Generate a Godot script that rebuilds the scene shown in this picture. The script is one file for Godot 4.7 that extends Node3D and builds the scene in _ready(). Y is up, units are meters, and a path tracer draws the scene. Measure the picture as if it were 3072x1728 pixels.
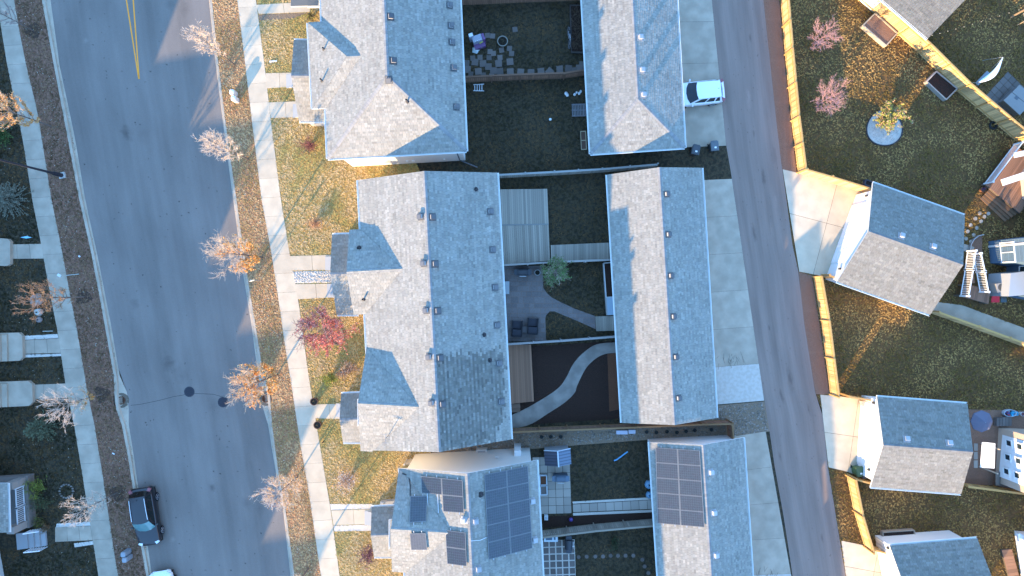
extends Node3D
# A residential block seen from a drone: street on the west, a row of duplexes with garages on a back lane, and
# fenced lots across the lane. x runs east, z south, y up; all numbers are metres.

class Shape:
	# collects faces (listed counter-clockwise as seen from outside) and turns them into one mesh
	var v := PackedVector3Array()
	var n := PackedVector3Array()
	var c := PackedColorArray()
	var uv := PackedVector2Array()
	var col := Color(1, 1, 1)
	func tri(a: Vector3, b: Vector3, d: Vector3) -> void:
		var m := (b - a).cross(d - a).normalized()
		v.append(a); v.append(d); v.append(b)
		for i in 3:
			n.append(m); c.append(col); uv.append(Vector2.ZERO)
	func quad(a: Vector3, b: Vector3, d: Vector3, e: Vector3) -> void:
		tri(a, b, d); tri(a, d, e)
	func tri_n(a: Vector3, b: Vector3, d: Vector3, na: Vector3, nb: Vector3, nd: Vector3) -> void:
		v.append(a); v.append(d); v.append(b)
		n.append(na); n.append(nd); n.append(nb)
		for i in 3:
			c.append(col); uv.append(Vector2.ZERO)
	func box(at: Vector3, size: Vector3, b := Basis()) -> void:
		var x := b.x * size.x * 0.5
		var y := b.y * size.y * 0.5
		var z := b.z * size.z * 0.5
		quad(at + x - y + z, at + x - y - z, at + x + y - z, at + x + y + z)
		quad(at - x - y - z, at - x - y + z, at - x + y + z, at - x + y - z)
		quad(at - x + y + z, at + x + y + z, at + x + y - z, at - x + y - z)
		quad(at - x - y - z, at + x - y - z, at + x - y + z, at - x - y + z)
		quad(at - x - y + z, at + x - y + z, at + x + y + z, at - x + y + z)
		quad(at + x - y - z, at - x - y - z, at - x + y - z, at + x + y - z)
	func bar(a: Vector3, b: Vector3, w: float, h: float) -> void:
		# a box from a to b, w wide and h high
		var f := b - a
		var l := f.length()
		if l < 0.001: return
		f /= l
		var side := f.cross(Vector3.UP)
		side = side.normalized() if side.length() > 0.01 else Vector3.RIGHT
		box((a + b) * 0.5, Vector3(w, h, l), Basis(side, side.cross(f).normalized() * -1.0 if side.cross(f).y < 0 else side.cross(f).normalized(), f))
	func slab(pts: Array, t: float, side := Color(-1, 0, 0)) -> void:
		# a level or sloping plate with the outline pts as its top and t of thickness below it
		var p2 := PackedVector2Array()
		for p in pts: p2.append(Vector2(p.x, p.z))
		var idx := Geometry2D.triangulate_polygon(p2)
		var d := Vector3(0, t, 0)
		for i in range(0, idx.size(), 3):
			var a: Vector3 = pts[idx[i]]
			var b: Vector3 = pts[idx[i + 1]]
			var e: Vector3 = pts[idx[i + 2]]
			if (b - a).cross(e - a).y < 0:
				var s := b; b = e; e = s
			tri(a, b, e); tri(a - d, e - d, b - d)
		var area := 0.0
		for i in p2.size():
			area += p2[i].cross(p2[(i + 1) % p2.size()])
		var keep := col
		if side.r >= 0: col = side
		for i in pts.size():
			var a: Vector3 = pts[i]
			var b: Vector3 = pts[(i + 1) % pts.size()]
			if area > 0: quad(b - d, a - d, a, b)
			else: quad(a - d, b - d, b, a)
		col = keep
	func tube(pts: Array, radii: Array, sides := 6, cap := true) -> void:
		var rings := []
		var f := Vector3.UP
		var u := Vector3.RIGHT
		for i in pts.size():
			var a: Vector3 = pts[max(i - 1, 0)]
			var b: Vector3 = pts[min(i + 1, pts.size() - 1)]
			f = (b - a).normalized()
			if i == 0: u = (Vector3.RIGHT if absf(f.x) < 0.8 else Vector3.BACK).cross(f).normalized()
			else: u = (u - f * u.dot(f)).normalized()
			var w := f.cross(u)
			var ring := []
			for k in sides:
				var g := TAU * k / sides
				ring.append(u * cos(g) + w * sin(g))
			rings.append(ring)
		for i in pts.size() - 1:
			for k in sides:
				var m := (k + 1) % sides
				var a0: Vector3 = pts[i] + rings[i][k] * radii[i]
				var a1: Vector3 = pts[i] + rings[i][m] * radii[i]
				var b0: Vector3 = pts[i + 1] + rings[i + 1][k] * radii[i + 1]
				var b1: Vector3 = pts[i + 1] + rings[i + 1][m] * radii[i + 1]
				tri_n(a0, a1, b1, rings[i][k], rings[i][m], rings[i + 1][m])
				if radii[i + 1] > 0.0005: tri_n(a0, b1, b0, rings[i][k], rings[i + 1][m], rings[i + 1][k])
		if cap and radii[-1] > 0.01:
			for k in sides:
				tri(pts[-1], pts[-1] + rings[-1][k] * radii[-1], pts[-1] + rings[-1][(k + 1) % sides] * radii[-1])
	func lathe(at: Vector3, prof: Array, sides := 16) -> void:
		# prof: [radius, height] pairs from the bottom outside round to the inside
		for i in prof.size() - 1:
			for k in sides:
				var g := TAU * k / sides
				var h := TAU * (k + 1) / sides
				var p: Array = prof[i]
				var q: Array = prof[i + 1]
				var a := at + Vector3(cos(g) * p[0], p[1], sin(g) * p[0])
				var b := at + Vector3(cos(h) * p[0], p[1], sin(h) * p[0])
				var d := at + Vector3(cos(h) * q[0], q[1], sin(h) * q[0])
				var e := at + Vector3(cos(g) * q[0], q[1], sin(g) * q[0])
				if p[0] > 0.0005: tri(a, d, b)
				if q[0] > 0.0005: tri(a, e, d)
	func grid(rows: Array) -> void:
		# smooth skin through rows of points; rows run so that (next point) x (next row) points outward
		var nr := rows.size()
		var nc: int = rows[0].size()
		var nn := []
		for i in nr:
			var line := []
			for k in nc:
				var dx: Vector3 = rows[i][min(k + 1, nc - 1)] - rows[i][max(k - 1, 0)]
				var dy: Vector3 = rows[min(i + 1, nr - 1)][k] - rows[max(i - 1, 0)][k]
				var m := dx.cross(dy)
				line.append(m.normalized() if m.length() > 1e-9 else Vector3.UP)
			nn.append(line)
		for i in nr - 1:
			for k in nc - 1:
				tri_n(rows[i][k], rows[i][k + 1], rows[i + 1][k + 1], nn[i][k], nn[i][k + 1], nn[i + 1][k + 1])
				tri_n(rows[i][k], rows[i + 1][k + 1], rows[i + 1][k], nn[i][k], nn[i + 1][k + 1], nn[i + 1][k])
	func done() -> ArrayMesh:
		var arr := []
		arr.resize(Mesh.ARRAY_MAX)
		arr[Mesh.ARRAY_VERTEX] = v
		arr[Mesh.ARRAY_NORMAL] = n
		arr[Mesh.ARRAY_COLOR] = c
		arr[Mesh.ARRAY_TEX_UV] = uv
		var m := ArrayMesh.new()
		if v.size() > 0: m.add_surface_from_arrays(Mesh.PRIMITIVE_TRIANGLES, arr)
		return m

var rng := RandomNumberGenerator.new()
var taken := {}
var M := {}
var bare := []          # outlines where no grass grows

func V(x: float, y: float, z: float) -> Vector3: return Vector3(x, y, z)
func lin(r: float, g: float, b: float) -> Color: return Color(r, g, b)
func rnd(a: float, b: float) -> float: return rng.randf_range(a, b)

func numbered(called: String) -> String:
	var k: int = taken.get(called, 0)
	taken[called] = k + 1
	return called if k == 0 else "%s_%03d" % [called, k]

func tag(o: Node, label: String, category: String, group := "", kind := "") -> Node:
	o.set_meta("label", label); o.set_meta("category", category)
	if group: o.set_meta("group", group)
	if kind: o.set_meta("kind", kind)
	return o

func thing(called: String, label: String, category: String, group := "", at := Vector3.ZERO, turn := 0.0) -> Node3D:
	var o := Node3D.new()
	o.name = numbered(called)
	add_child(o)
	o.position = at
	o.rotation.y = turn
	tag(o, label, category, group)
	return o

func part(parent: Node, called: String, m: Mesh, mt: Material, kind := "", label := "") -> MeshInstance3D:
	var o := MeshInstance3D.new()
	o.mesh = m
	o.material_override = mt
	o.name = called
	parent.add_child(o, true)
	if kind: o.set_meta("kind", kind)
	if label: o.set_meta("label", label)
	return o

func single(called: String, m: Mesh, mt: Material, label: String, category: String, group := "", kind := "") -> MeshInstance3D:
	var o := MeshInstance3D.new()
	o.mesh = m
	o.material_override = mt
	o.name = numbered(called)
	add_child(o)
	tag(o, label, category, group, kind)
	return o

func flatten(p: Vector3, y := 0.0) -> Vector3: return Vector3(p.x, y, p.z)
func flat_list(pts: Array, y := 0.0) -> Array:
	var r := []
	for p in pts: r.append(Vector3(p.x, y, p.z))
	return r
func plan(pts: Array) -> PackedVector2Array:
	var r := PackedVector2Array()
	for p in pts: r.append(Vector2(p.x, p.z))
	return r
func no_grass(pts: Array) -> void: bare.append(plan(pts))

func ground(called: String, pts: Array, y: float, t: float, mt: Material, label: String, category: String, keep := false) -> MeshInstance3D:
	var s := Shape.new()
	s.slab(flat_list(pts, y), t)
	if not keep: no_grass(pts)
	return single(called, s.done(), mt, label, category, "", "structure")

# ---------------------------------------------------------------- materials
func noise_tex(freq: float, stops: Array, colors: Array, size := 1024, seed_ := 1, octaves := 5, bump := 0.0) -> NoiseTexture2D:
	var f := FastNoiseLite.new()
	f.seed = seed_
	f.frequency = freq
	f.fractal_octaves = octaves
	f.noise_type = FastNoiseLite.TYPE_SIMPLEX_SMOOTH
	var t := NoiseTexture2D.new()
	t.width = size; t.height = size
	t.seamless = true
	t.noise = f
	if bump > 0:
		t.as_normal_map = true
		t.bump_strength = bump
	else:
		var g := Gradient.new()
		g.offsets = PackedFloat32Array(stops)
		var cs := PackedColorArray()
		for q in colors: cs.append(q.linear_to_srgb())
		g.colors = cs
		t.color_ramp = g
	return t

func mat(rough := 0.85, metal := 0.0, spec := 0.5) -> StandardMaterial3D:
	# coloured by the vertices
	var m := StandardMaterial3D.new()
	m.vertex_color_use_as_albedo = true
	m.roughness = rough
	m.metallic = metal
	m.metallic_specular = spec
	return m

func plain(c: Color, rough := 0.85, metal := 0.0) -> StandardMaterial3D:
	var m := StandardMaterial3D.new()
	m.albedo_color = c.linear_to_srgb()
	m.roughness = rough
	m.metallic = metal
	return m

func grained(freq: float, stops: Array, colors: Array, per_metre: float, seed_ := 1, rough := 0.95, bump := 0.0, size := 1024) -> StandardMaterial3D:
	# a mottled surface laid over the world, per_metre repeats of the pattern in a metre
	var m := StandardMaterial3D.new()
	m.albedo_texture = noise_tex(freq, stops, colors, size, seed_)
	m.uv1_triplanar = true
	m.uv1_world_triplanar = true
	m.uv1_scale = Vector3.ONE * per_metre
	m.roughness = rough
	m.vertex_color_use_as_albedo = true
	if bump > 0:
		m.normal_enabled = true
		m.normal_texture = noise_tex(freq * 2.0, [], [], 512, seed_ + 7, 4, bump)
		m.normal_scale = 1.0
	return m

func _ready() -> void:
	rng.seed = 20241
	# ---- camera, sky, sun, exposure
	var cam := Camera3D.new()
	cam.name = "camera"
	cam.position = Vector3(0, 56, 0)
	cam.rotation_degrees = Vector3(-90, 0, 0)
	cam.fov = 44.73
	cam.near = 0.5
	cam.far = 2000.0
	add_child(cam)
	cam.make_current()
	var env := Environment.new()
	env.background_mode = Environment.BG_SKY
	var sm := ProceduralSkyMaterial.new()
	sm.sky_top_color = Color(0.495, 0.725, 0.985)
	sm.sky_horizon_color = Color(0.62, 0.79, 1.0)
	sm.sky_curve = 0.12
	sm.ground_bottom_color = Color(0.22, 0.21, 0.20)
	sm.ground_horizon_color = Color(0.55, 0.60, 0.66)
	sm.sun_angle_max = 12.0
	sm.sky_energy_multiplier = 0.72
	var sky := Sky.new()
	sky.sky_material = sm
	env.sky = sky
	env.tonemap_mode = Environment.TONE_MAPPER_LINEAR
	env.tonemap_exposure = 6.4
	env.sdfgi_enabled = true
	env.ssao_enabled = true
	env.ssil_enabled = true
	var we := WorldEnvironment.new()
	we.name = "world"
	we.environment = env
	add_child(we)
	var sun := DirectionalLight3D.new()
	sun.name = "sun"
	sun.light_energy = 0.84
	sun.light_color = Color(1.0, 0.86, 0.65)
	sun.light_angular_distance = 0.5
	sun.shadow_enabled = true
	add_child(sun)
	var away := Vector3(0.53, -0.225, -0.848)
	sun.look_at_from_position(Vector3.ZERO, away.normalized(), Vector3.UP)
	materials()
	setting()
	houses()
	garages()
	east_side()
	west_side()
	yards()
	plants()
	grass_and_leaves()

func materials() -> void:
	M.paint = mat(0.55)
	M.matt = mat(0.9, 0.0, 0.3)
	M.metal = mat(0.4, 0.6)
	M.shingle = mat(0.93, 0.0, 0.35)
	M.leaf = mat(0.8, 0.0, 0.3)
	M.leaf.backlight = Color(0.35, 0.35, 0.35)
	M.blade = mat(0.85, 0.0, 0.25)
	M.bark = mat(0.9, 0.0, 0.2)
	M.car = mat(0.28, 0.0, 0.5)
	M.car.clearcoat_enabled = true
	M.car.clearcoat = 0.45
	M.car.clearcoat_roughness = 0.08
	M.glass = plain(lin(0.02, 0.035, 0.045), 0.06)
	M.panel = mat(0.16, 0.0, 0.5)
	M.rubber = plain(lin(0.02, 0.02, 0.02), 0.9)
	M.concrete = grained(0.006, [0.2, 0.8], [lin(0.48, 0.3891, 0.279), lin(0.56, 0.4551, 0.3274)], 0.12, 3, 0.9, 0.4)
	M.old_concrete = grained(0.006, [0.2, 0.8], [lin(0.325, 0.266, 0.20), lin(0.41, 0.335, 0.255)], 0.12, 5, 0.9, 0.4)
	M.straw = grained(0.03, [0.2, 0.42, 0.56, 0.78], [lin(0.2272, 0.1112, 0.05175), lin(0.3146, 0.157, 0.07331), lin(0.3846, 0.1963, 0.09923), lin(0.2447, 0.144, 0.05606)], 0.16, 11, 1.0, 6.0)
	M.dry = grained(0.03, [0.2, 0.42, 0.56, 0.78], [lin(0.2386, 0.1458, 0.04451), lin(0.3304, 0.206, 0.06306), lin(0.4038, 0.2574, 0.08532), lin(0.2569, 0.1888, 0.04823)], 0.16, 11, 1.0, 6.0)
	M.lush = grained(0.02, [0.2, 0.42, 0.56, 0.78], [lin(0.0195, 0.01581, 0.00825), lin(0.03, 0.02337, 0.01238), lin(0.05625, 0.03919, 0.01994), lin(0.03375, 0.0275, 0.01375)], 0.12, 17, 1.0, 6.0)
	M.tan = grained(0.02, [0.2, 0.42, 0.56, 0.78], [lin(0.06563, 0.03564, 0.0099), lin(0.08925, 0.04752, 0.01386), lin(0.126, 0.06372, 0.0198), lin(0.07875, 0.0459, 0.01287)], 0.12, 23, 1.0, 6.0)
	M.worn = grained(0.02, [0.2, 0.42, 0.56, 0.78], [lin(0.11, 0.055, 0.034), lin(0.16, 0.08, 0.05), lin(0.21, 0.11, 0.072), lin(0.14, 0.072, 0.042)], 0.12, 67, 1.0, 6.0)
	M.dark_mulch = grained(0.05, [0.2, 0.42, 0.56, 0.78], [lin(0.03, 0.016, 0.011), lin(0.05, 0.027, 0.018), lin(0.085, 0.05, 0.034), lin(0.045, 0.024, 0.016)], 0.3, 71, 1.0, 5.0)
	M.verge = grained(0.05, [0.2, 0.42, 0.56, 0.78], [lin(0.12, 0.06, 0.038), lin(0.20, 0.105, 0.068), lin(0.28, 0.165, 0.11), lin(0.16, 0.08, 0.05)], 0.3, 29, 1.0, 5.0)
	M.soil = grained(0.04, [0.2, 0.42, 0.56, 0.78], [lin(0.013, 0.0056, 0.0033), lin(0.022, 0.00945, 0.0055), lin(0.036, 0.0154, 0.0088), lin(0.018, 0.0077, 0.0044)], 0.25, 31, 1.0, 5.0)
	M.mulch = grained(0.08, [0.2, 0.42, 0.56, 0.78], [lin(0.06, 0.022, 0.011), lin(0.11, 0.042, 0.02), lin(0.17, 0.07, 0.034), lin(0.08, 0.032, 0.016)], 0.35, 37, 1.0, 6.0)
	M.gravel = grained(0.12, [0.2, 0.42, 0.56, 0.78], [lin(0.09, 0.06375, 0.042), lin(0.22, 0.1573, 0.105), lin(0.38, 0.2805, 0.196), lin(0.16, 0.1148, 0.077)], 0.4, 41, 1.0, 8.0)
	M.white_gravel = grained(0.12, [0.2, 0.42, 0.56, 0.78], [lin(0.40, 0.36, 0.31), lin(0.62, 0.56, 0.49), lin(0.76, 0.70, 0.62), lin(0.54, 0.49, 0.43)], 0.4, 43, 1.0, 8.0)
	M.frost = grained(0.02, [0.3, 0.5, 0.7], [lin(0.41, 0.355, 0.30), lin(0.435, 0.38, 0.325), lin(0.46, 0.405, 0.35)], 0.12, 73, 0.8, 0.4)
	M.path = grained(0.006, [0.2, 0.8], [lin(0.16, 0.14, 0.12), lin(0.24, 0.21, 0.18)], 0.12, 61, 0.9, 0.4)
	M.stamped = grained(0.03, [0.2, 0.42, 0.56, 0.78], [lin(0.12, 0.10, 0.095), lin(0.145, 0.122, 0.117), lin(0.165, 0.138, 0.13), lin(0.13, 0.108, 0.103)], 0.25, 47, 0.8, 2.0)
	M.asphalt = road_material(lin(0.178, 0.153, 0.135), 53)
	M.lane = road_material(lin(0.222, 0.163, 0.135), 59)
	M.gray_wood = []
	M.brown_wood = []
	M.cedar = []
	for k in 5:
		var q := 0.8 + 0.1 * k
		M.gray_wood.append(plain(lin(0.27, 0.235, 0.19) * q, 0.9))
		M.brown_wood.append(plain(lin(0.22, 0.115, 0.07) * q, 0.9))
		M.cedar.append(plain(lin(0.60, 0.39, 0.17) * (0.72 + 0.12 * k), 0.8))
	M.slab = []
	M.dark_slab = []
	for k in 4:
		M.slab.append(plain(lin(0.30, 0.265, 0.225) * (0.86 + 0.09 * k), 0.9))
		M.dark_slab.append(plain(lin(0.115, 0.095, 0.085) * (0.8 + 0.13 * k), 0.9))
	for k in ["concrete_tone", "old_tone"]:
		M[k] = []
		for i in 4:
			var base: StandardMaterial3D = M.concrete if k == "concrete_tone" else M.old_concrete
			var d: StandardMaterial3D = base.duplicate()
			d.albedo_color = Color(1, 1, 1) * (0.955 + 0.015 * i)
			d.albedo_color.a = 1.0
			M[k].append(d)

func road_material(base: Color, seed_: int) -> StandardMaterial3D:
	# u runs across the road, v along it (one repeat in 40 m): wheel paths polished paler, oil darker between them, patches and grit
	var f := FastNoiseLite.new()
	f.seed = seed_
	f.frequency = 0.012
	f.fractal_octaves = 4
	var fine := FastNoiseLite.new()
	fine.seed = seed_ + 1
	fine.frequency = 0.35
	var w := 256
	var h := 1024
	var im := Image.create(w, h, false, Image.FORMAT_RGB8)
	for y in h:
		for x in w:
			var u := x / float(w)
			var band := 0.03 * cos(u * TAU * 4.0 + 0.4) + 0.012 * cos(u * TAU * 9.0 + 1.0)
			var t := y / float(h)
			var k := f.get_noise_3d(x * 1.6, cos(t * TAU) * 60.0, sin(t * TAU) * 60.0)
			var streak := f.get_noise_2d(x * 7.0, 900.0 + 12.0 * cos(t * TAU))
			var g := fine.get_noise_2d(x * 2.0, y * 2.0)
			var q := 1.0 + band + k * 0.22 + streak * 0.07 + g * 0.16
			im.set_pixel(x, y, (base * q).linear_to_srgb())
	var r := RandomNumberGenerator.new()
	r.seed = seed_
	for k in 170:
		var sx := r.randi_range(2, w - 4)
		var sy := r.randi_range(2, h - 4)
		var dark := r.randf_range(0.35, 0.8)
		for i in r.randi_range(1, 3):
			for j in r.randi_range(1, 3): im.set_pixel(sx + i, sy + j, (base * dark).linear_to_srgb())
	for k in 14:
		# oily patches and old repairs
		var cx := r.randf_range(20, w - 20)
		var cy := r.randf_range(20, h - 20)
		var rad := r.randf_range(4, 16)
		var tone := r.randf_range(0.78, 1.12)
		for j in range(-40, 41):
			for i in range(-20, 21):
				var d := Vector2(i, j * 0.6).length() / rad + 0.5 * f.get_noise_2d((cx + i) * 5.0, (cy + j) * 5.0)
				if d < 1.0 and cx + i >= 0 and cx + i < w and cy + j >= 0 and cy + j < h:
					var px := im.get_pixel(int(cx + i), int(cy + j))
					im.set_pixel(int(cx + i), int(cy + j), px.lerp(px * tone, 1.0 - d))
	var m := StandardMaterial3D.new()
	m.albedo_texture = ImageTexture.create_from_image(im)
	m.roughness = 0.92
	m.metallic_specular = 0.3
	return m

func at_z(line: Array, z: float) -> Vector3:
	for i in line.size() - 1:
		if z <= line[i + 1].z or i == line.size() - 2:
			return line[i].lerp(line[i + 1], (z - line[i].z) / (line[i + 1].z - line[i].z))
	return line[0]

func between(a: Array, b: Array) -> Array:
	# the outline of the strip between two lines that both run south
	var r := a.duplicate()
	var back := b.duplicate()
	back.reverse()
	r.append_array(back)
	return r

func slabs_along(called: String, label: String, a: Array, b: Array, step: float, top: float, skew: float, tones: Array, category := "sidewalk") -> void:
	var root := thing(called, label, category)
	root.set_meta("kind", "structure")
	no_grass(between(a, b))
	var s := Shape.new()
	s.slab(between(flat_list(a, top - 0.035), flat_list(b, top - 0.035)), 0.12)
	part(root, "bed", s.done(), M.soil)
	var z: float = maxf(a[0].z, b[0].z) + 0.2
	var last: float = minf(a[-1].z, b[-1].z) - step
	while z < last:
		var g := 0.006
		var q := [at_z(a, z + g), at_z(b, z + g + skew), at_z(b, z + step - g + skew), at_z(a, z + step - g)]
		var w := Shape.new()
		w.slab(flat_list(q, top + rnd(-0.004, 0.004)), 0.10)
		part(root, "slab", w.done(), tones[rng.randi() % tones.size()])
		z += step

func cells(root: Node, called: String, a: Vector3, b: Vector3, c: Vector3, d: Vector3, nu: int, nv: int, t: float, gap: float, mats: Array, jitter := 0.0) -> void:
	# splits the plate a-b-c-d into nu by nv pieces (u runs from a to b, v from a to d)
	var lu := a.distance_to(b) / nu
	var lv := a.distance_to(d) / nv
	var gu: float = gap / lu * 0.5
	var gv: float = gap / lv * 0.5
	for i in nu:
		for k in nv:
			var p := []
			var up := rnd(-jitter, jitter)
			for q in [[i + gu, k + gv], [i + 1 - gu, k + gv], [i + 1 - gu, k + 1 - gv], [i + gu, k + 1 - gv]]:
				var u: float = q[0] / nu
				var w: float = q[1] / nv
				var e := a.lerp(b, u).lerp(d.lerp(c, u), w)
				e.y += up
				p.append(e)
			var s := Shape.new()
			s.slab(p, t)
			part(root, called, s.done(), mats[rng.randi() % mats.size()])

func road_strip(called: String, a: Array, b: Array, y: float, mt: Material, label: String, category: String) -> void:
	var s := Shape.new()
	var z0: float = maxf(a[0].z, b[0].z)
	var z1: float = minf(a[-1].z, b[-1].z)
	var nz := 40
	for i in nz:
		for k in 4:
			var q := []
			for e in [[k, i], [k, i + 1], [k + 1, i + 1], [k + 1, i]]:
				var z := lerpf(z0, z1, e[1] / float(nz))
				var p := at_z(a, z).lerp(at_z(b, z), e[0] / 4.0)
				q.append([Vector3(p.x, y, z), Vector2(e[0] / 4.0, z / 40.0)])
			for t in [[0, 2, 1], [0, 3, 2]]:
				for j in t:
					s.v.append(q[j][0]); s.n.append(Vector3.UP); s.c.append(Color.WHITE); s.uv.append(q[j][1])
	no_grass(between(a, b))
	single(called, s.done(), mt, label, category, "", "structure")

func kerb(called: String, outer: Array, mid: Array, inner: Array, label: String) -> void:
	var s := Shape.new()
	var z0: float = outer[0].z
	var z1: float = outer[-1].z
	for i in 60:
		var p := []
		for z in [lerpf(z0, z1, i / 60.0), lerpf(z0, z1, (i + 1) / 60.0)]:
			var o := at_z(outer, z)
			var m := at_z(mid, z)
			var n := at_z(inner, z)
			p.append([Vector3(o.x, -0.1, z), Vector3(o.x, 0.018, z), Vector3(m.x, 0.018, z), Vector3(lerpf(m.x, n.x, 0.12), -0.105, z), Vector3(n.x, -0.118, z), Vector3(n.x, -0.2, z)])
		for k in 5:
			if outer[0].x < inner[0].x: s.quad(p[0][k], p[1][k], p[1][k + 1], p[0][k + 1])
			else: s.quad(p[1][k], p[0][k], p[0][k + 1], p[1][k + 1])
	no_grass(between(outer, inner))
	single(called, s.done(), M.old_concrete, label, "kerb", "", "structure")

func shift(line: Array, dx: float) -> Array:
	var r := []
	for p in line: r.append(p + Vector3(dx, 0, 0))
	return r

var west_walk_in := []
var west_walk_out := []
var east_walk_in := []
var east_walk_out := []
var west_kerb := []
var east_kerb := []
var west_gutter := []
var east_gutter := []

func setting() -> void:
	west_walk_in = [V(-43.36, 0, -34.77), V(-41.55, 0, -24.64), V(-40.96, 0, -21.44), V(-40.4, 0, -17.97), V(-39.87, 0, -15.31), V(-39.2, 0, -12.32), V(-38.37, 0, -7.04), V(-37.65, 0, -3.49), V(-37.15, 0, -0.61), V(-36.37, 0, 3.36), V(-35.6, 0, 8.43), V(-35.12, 0, 10.35), V(-34.35, 0, 14.99), V(-33.73, 0, 18.96), V(-33.07, 0, 23.04), V(-32.64, 0, 25.76), V(-29.76, 0, 43.63)]
	west_walk_out = [V(-41.89, 0, -34.77), V(-40.08, 0, -24.64), V(-39.57, 0, -21.44), V(-38.8, 0, -17.52), V(-37.97, 0, -14.21), V(-36.83, 0, -7.04), V(-36.05, 0, -3.28), V(-35.44, 0, 0.05), V(-34.77, 0, 3.47), V(-33.95, 0, 8.43), V(-33.44, 0, 10.69), V(-32.67, 0, 15.44), V(-31.79, 0, 21.39), V(-31.49, 0, 23.04), V(-31.04, 0, 25.76), V(-28.16, 0, 43.63)]
	west_kerb = [V(-39.89, 0, -34.77), V(-37.89, 0, -24.64), V(-37.6, 0, -23.04), V(-36.59, 0, -17.52), V(-35.65, 0, -12.56), V(-34.61, 0, -7.04), V(-33.68, 0, -2.93), V(-32.96, 0, 0.83), V(-32.13, 0, 5.47), V(-31.84, 0, 7.12), V(-31.71, 0, 7.89), V(-31.89, 0, 8.69), V(-31.89, 0, 9.28), V(-31.36, 0, 10.19), V(-30.69, 0, 13.65), V(-30.35, 0, 15.87), V(-29.76, 0, 20.19), V(-29.25, 0, 23.04), V(-28.77, 0, 25.76), V(-26.03, 0, 43.63)]
	west_gutter = [V(-39.31, 0, -34.77), V(-37.28, 0, -24.64), V(-36.99, 0, -23.04), V(-36.27, 0, -17.84), V(-34.99, 0, -11.79), V(-34.21, 0, -7.04), V(-33.23, 0, -2.61), V(-32.13, 0, 3.04), V(-31.36, 0, 7.65), V(-30.96, 0, 8.21), V(-30.61, 0, 8.8), V(-30.67, 0, 9.39), V(-30.85, 0, 10.19), V(-30.35, 0, 13.23), V(-30.03, 0, 15.65), V(-29.2, 0, 20.72), V(-28.88, 0, 23.04), V(-28.4, 0, 25.76), V(-25.63, 0, 43.63)]
	east_gutter = [V(-26.16, 0, -34.77), V(-24.43, 0, -24.64), V(-24.24, 0, -23.04), V(-23.73, 0, -18.19), V(-22.96, 0, -12), V(-22.29, 0, -7.04), V(-21.47, 0, -0.96), V(-20.75, 0, 3.47), V(-20.53, 0, 5.33), V(-20.13, 0, 7.63), V(-20.19, 0, 8.56), V(-20.13, 0, 9.28), V(-19.65, 0, 10.03), V(-18.88, 0, 14.77), V(-18.32, 0, 17.52), V(-17.71, 0, 23.04), V(-17.36, 0, 25.76), V(-14.83, 0, 43.63)]
	east_kerb = [V(-25.87, 0, -34.77), V(-24.19, 0, -24.64), V(-24, 0, -23.04), V(-23.52, 0, -18.19), V(-22.75, 0, -12), V(-22.03, 0, -7.04), V(-21.57, 0, -3.71), V(-20.99, 0, 0.16), V(-20.43, 0, 3.47), V(-20.03, 0, 6.11), V(-19.63, 0, 7.89), V(-19.25, 0, 8.59), V(-19.23, 0, 9.12), V(-19.31, 0, 10.03), V(-18.59, 0, 15.33), V(-18.05, 0, 18.08), V(-17.39, 0, 23.04), V(-17.04, 0, 25.76), V(-14.51, 0, 43.63)]
	east_walk_in = [V(-23.89, 0, -34.77), V(-22.21, 0, -24.64), V(-21.97, 0, -23.04), V(-21.36, 0, -18.08), V(-20.75, 0, -12.88), V(-20.03, 0, -7.04), V(-19.25, 0, -2.83), V(-18.69, 0, 0.83), V(-18.11, 0, 4.91), V(-17.76, 0, 7.04), V(-17.28, 0, 10.13), V(-16.83, 0, 13.12), V(-16.27, 0, 16.21), V(-15.79, 0, 19.52), V(-15.28, 0, 23.04), V(-14.83, 0, 25.76), V(-12.16, 0, 43.63)]
	east_walk_out = [V(-22.56, 0, -34.77), V(-20.72, 0, -24.64), V(-20.48, 0, -23.04), V(-19.71, 0, -17.2), V(-19.31, 0, -13.55), V(-18.48, 0, -7.04), V(-17.76, 0, -2.61), V(-17.09, 0, 0.93), V(-16.45, 0, 5.68), V(-16.27, 0, 7.04), V(-15.73, 0, 10.35), V(-15.28, 0, 13.12), V(-14.51, 0, 17.65), V(-13.79, 0, 23.04), V(-13.33, 0, 25.76), V(-10.56, 0, 43.63)]
	var s := Shape.new()
	s.slab([V(-700, -0.3, -700), V(700, -0.3, -700), V(700, -0.3, 700), V(-700, -0.3, 700)], 0.2)
	single("ground", s.done(), M.tan, "broad level ground of dry grass and soil under the whole block", "ground", "", "structure")
	road_strip("street", west_gutter, east_gutter, -0.122, M.asphalt, "wide grey asphalt street between the two sidewalks", "street")
	kerb("kerb", west_kerb, shift(west_kerb, 0.22), west_gutter, "pale concrete kerb and gutter on the west side of the street, with leaves in it")
	kerb("kerb", east_kerb, shift(east_kerb, -0.17), shift(east_gutter, -0.06), "pale concrete kerb along the sunlit boulevard with the orange trees")
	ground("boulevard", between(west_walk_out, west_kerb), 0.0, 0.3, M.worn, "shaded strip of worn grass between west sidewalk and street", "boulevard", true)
	ground("boulevard", between(east_kerb, east_walk_in), 0.0, 0.3, M.straw, "sunlit strip of leaf-littered dry grass between street and east sidewalk", "boulevard", true)
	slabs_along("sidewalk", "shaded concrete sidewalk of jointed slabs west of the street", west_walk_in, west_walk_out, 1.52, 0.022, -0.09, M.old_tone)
	slabs_along("sidewalk", "sunlit cream concrete sidewalk in front of the grey-roofed duplexes", east_walk_in, east_walk_out, 1.52, 0.022, -0.09, M.concrete_tone)
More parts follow.
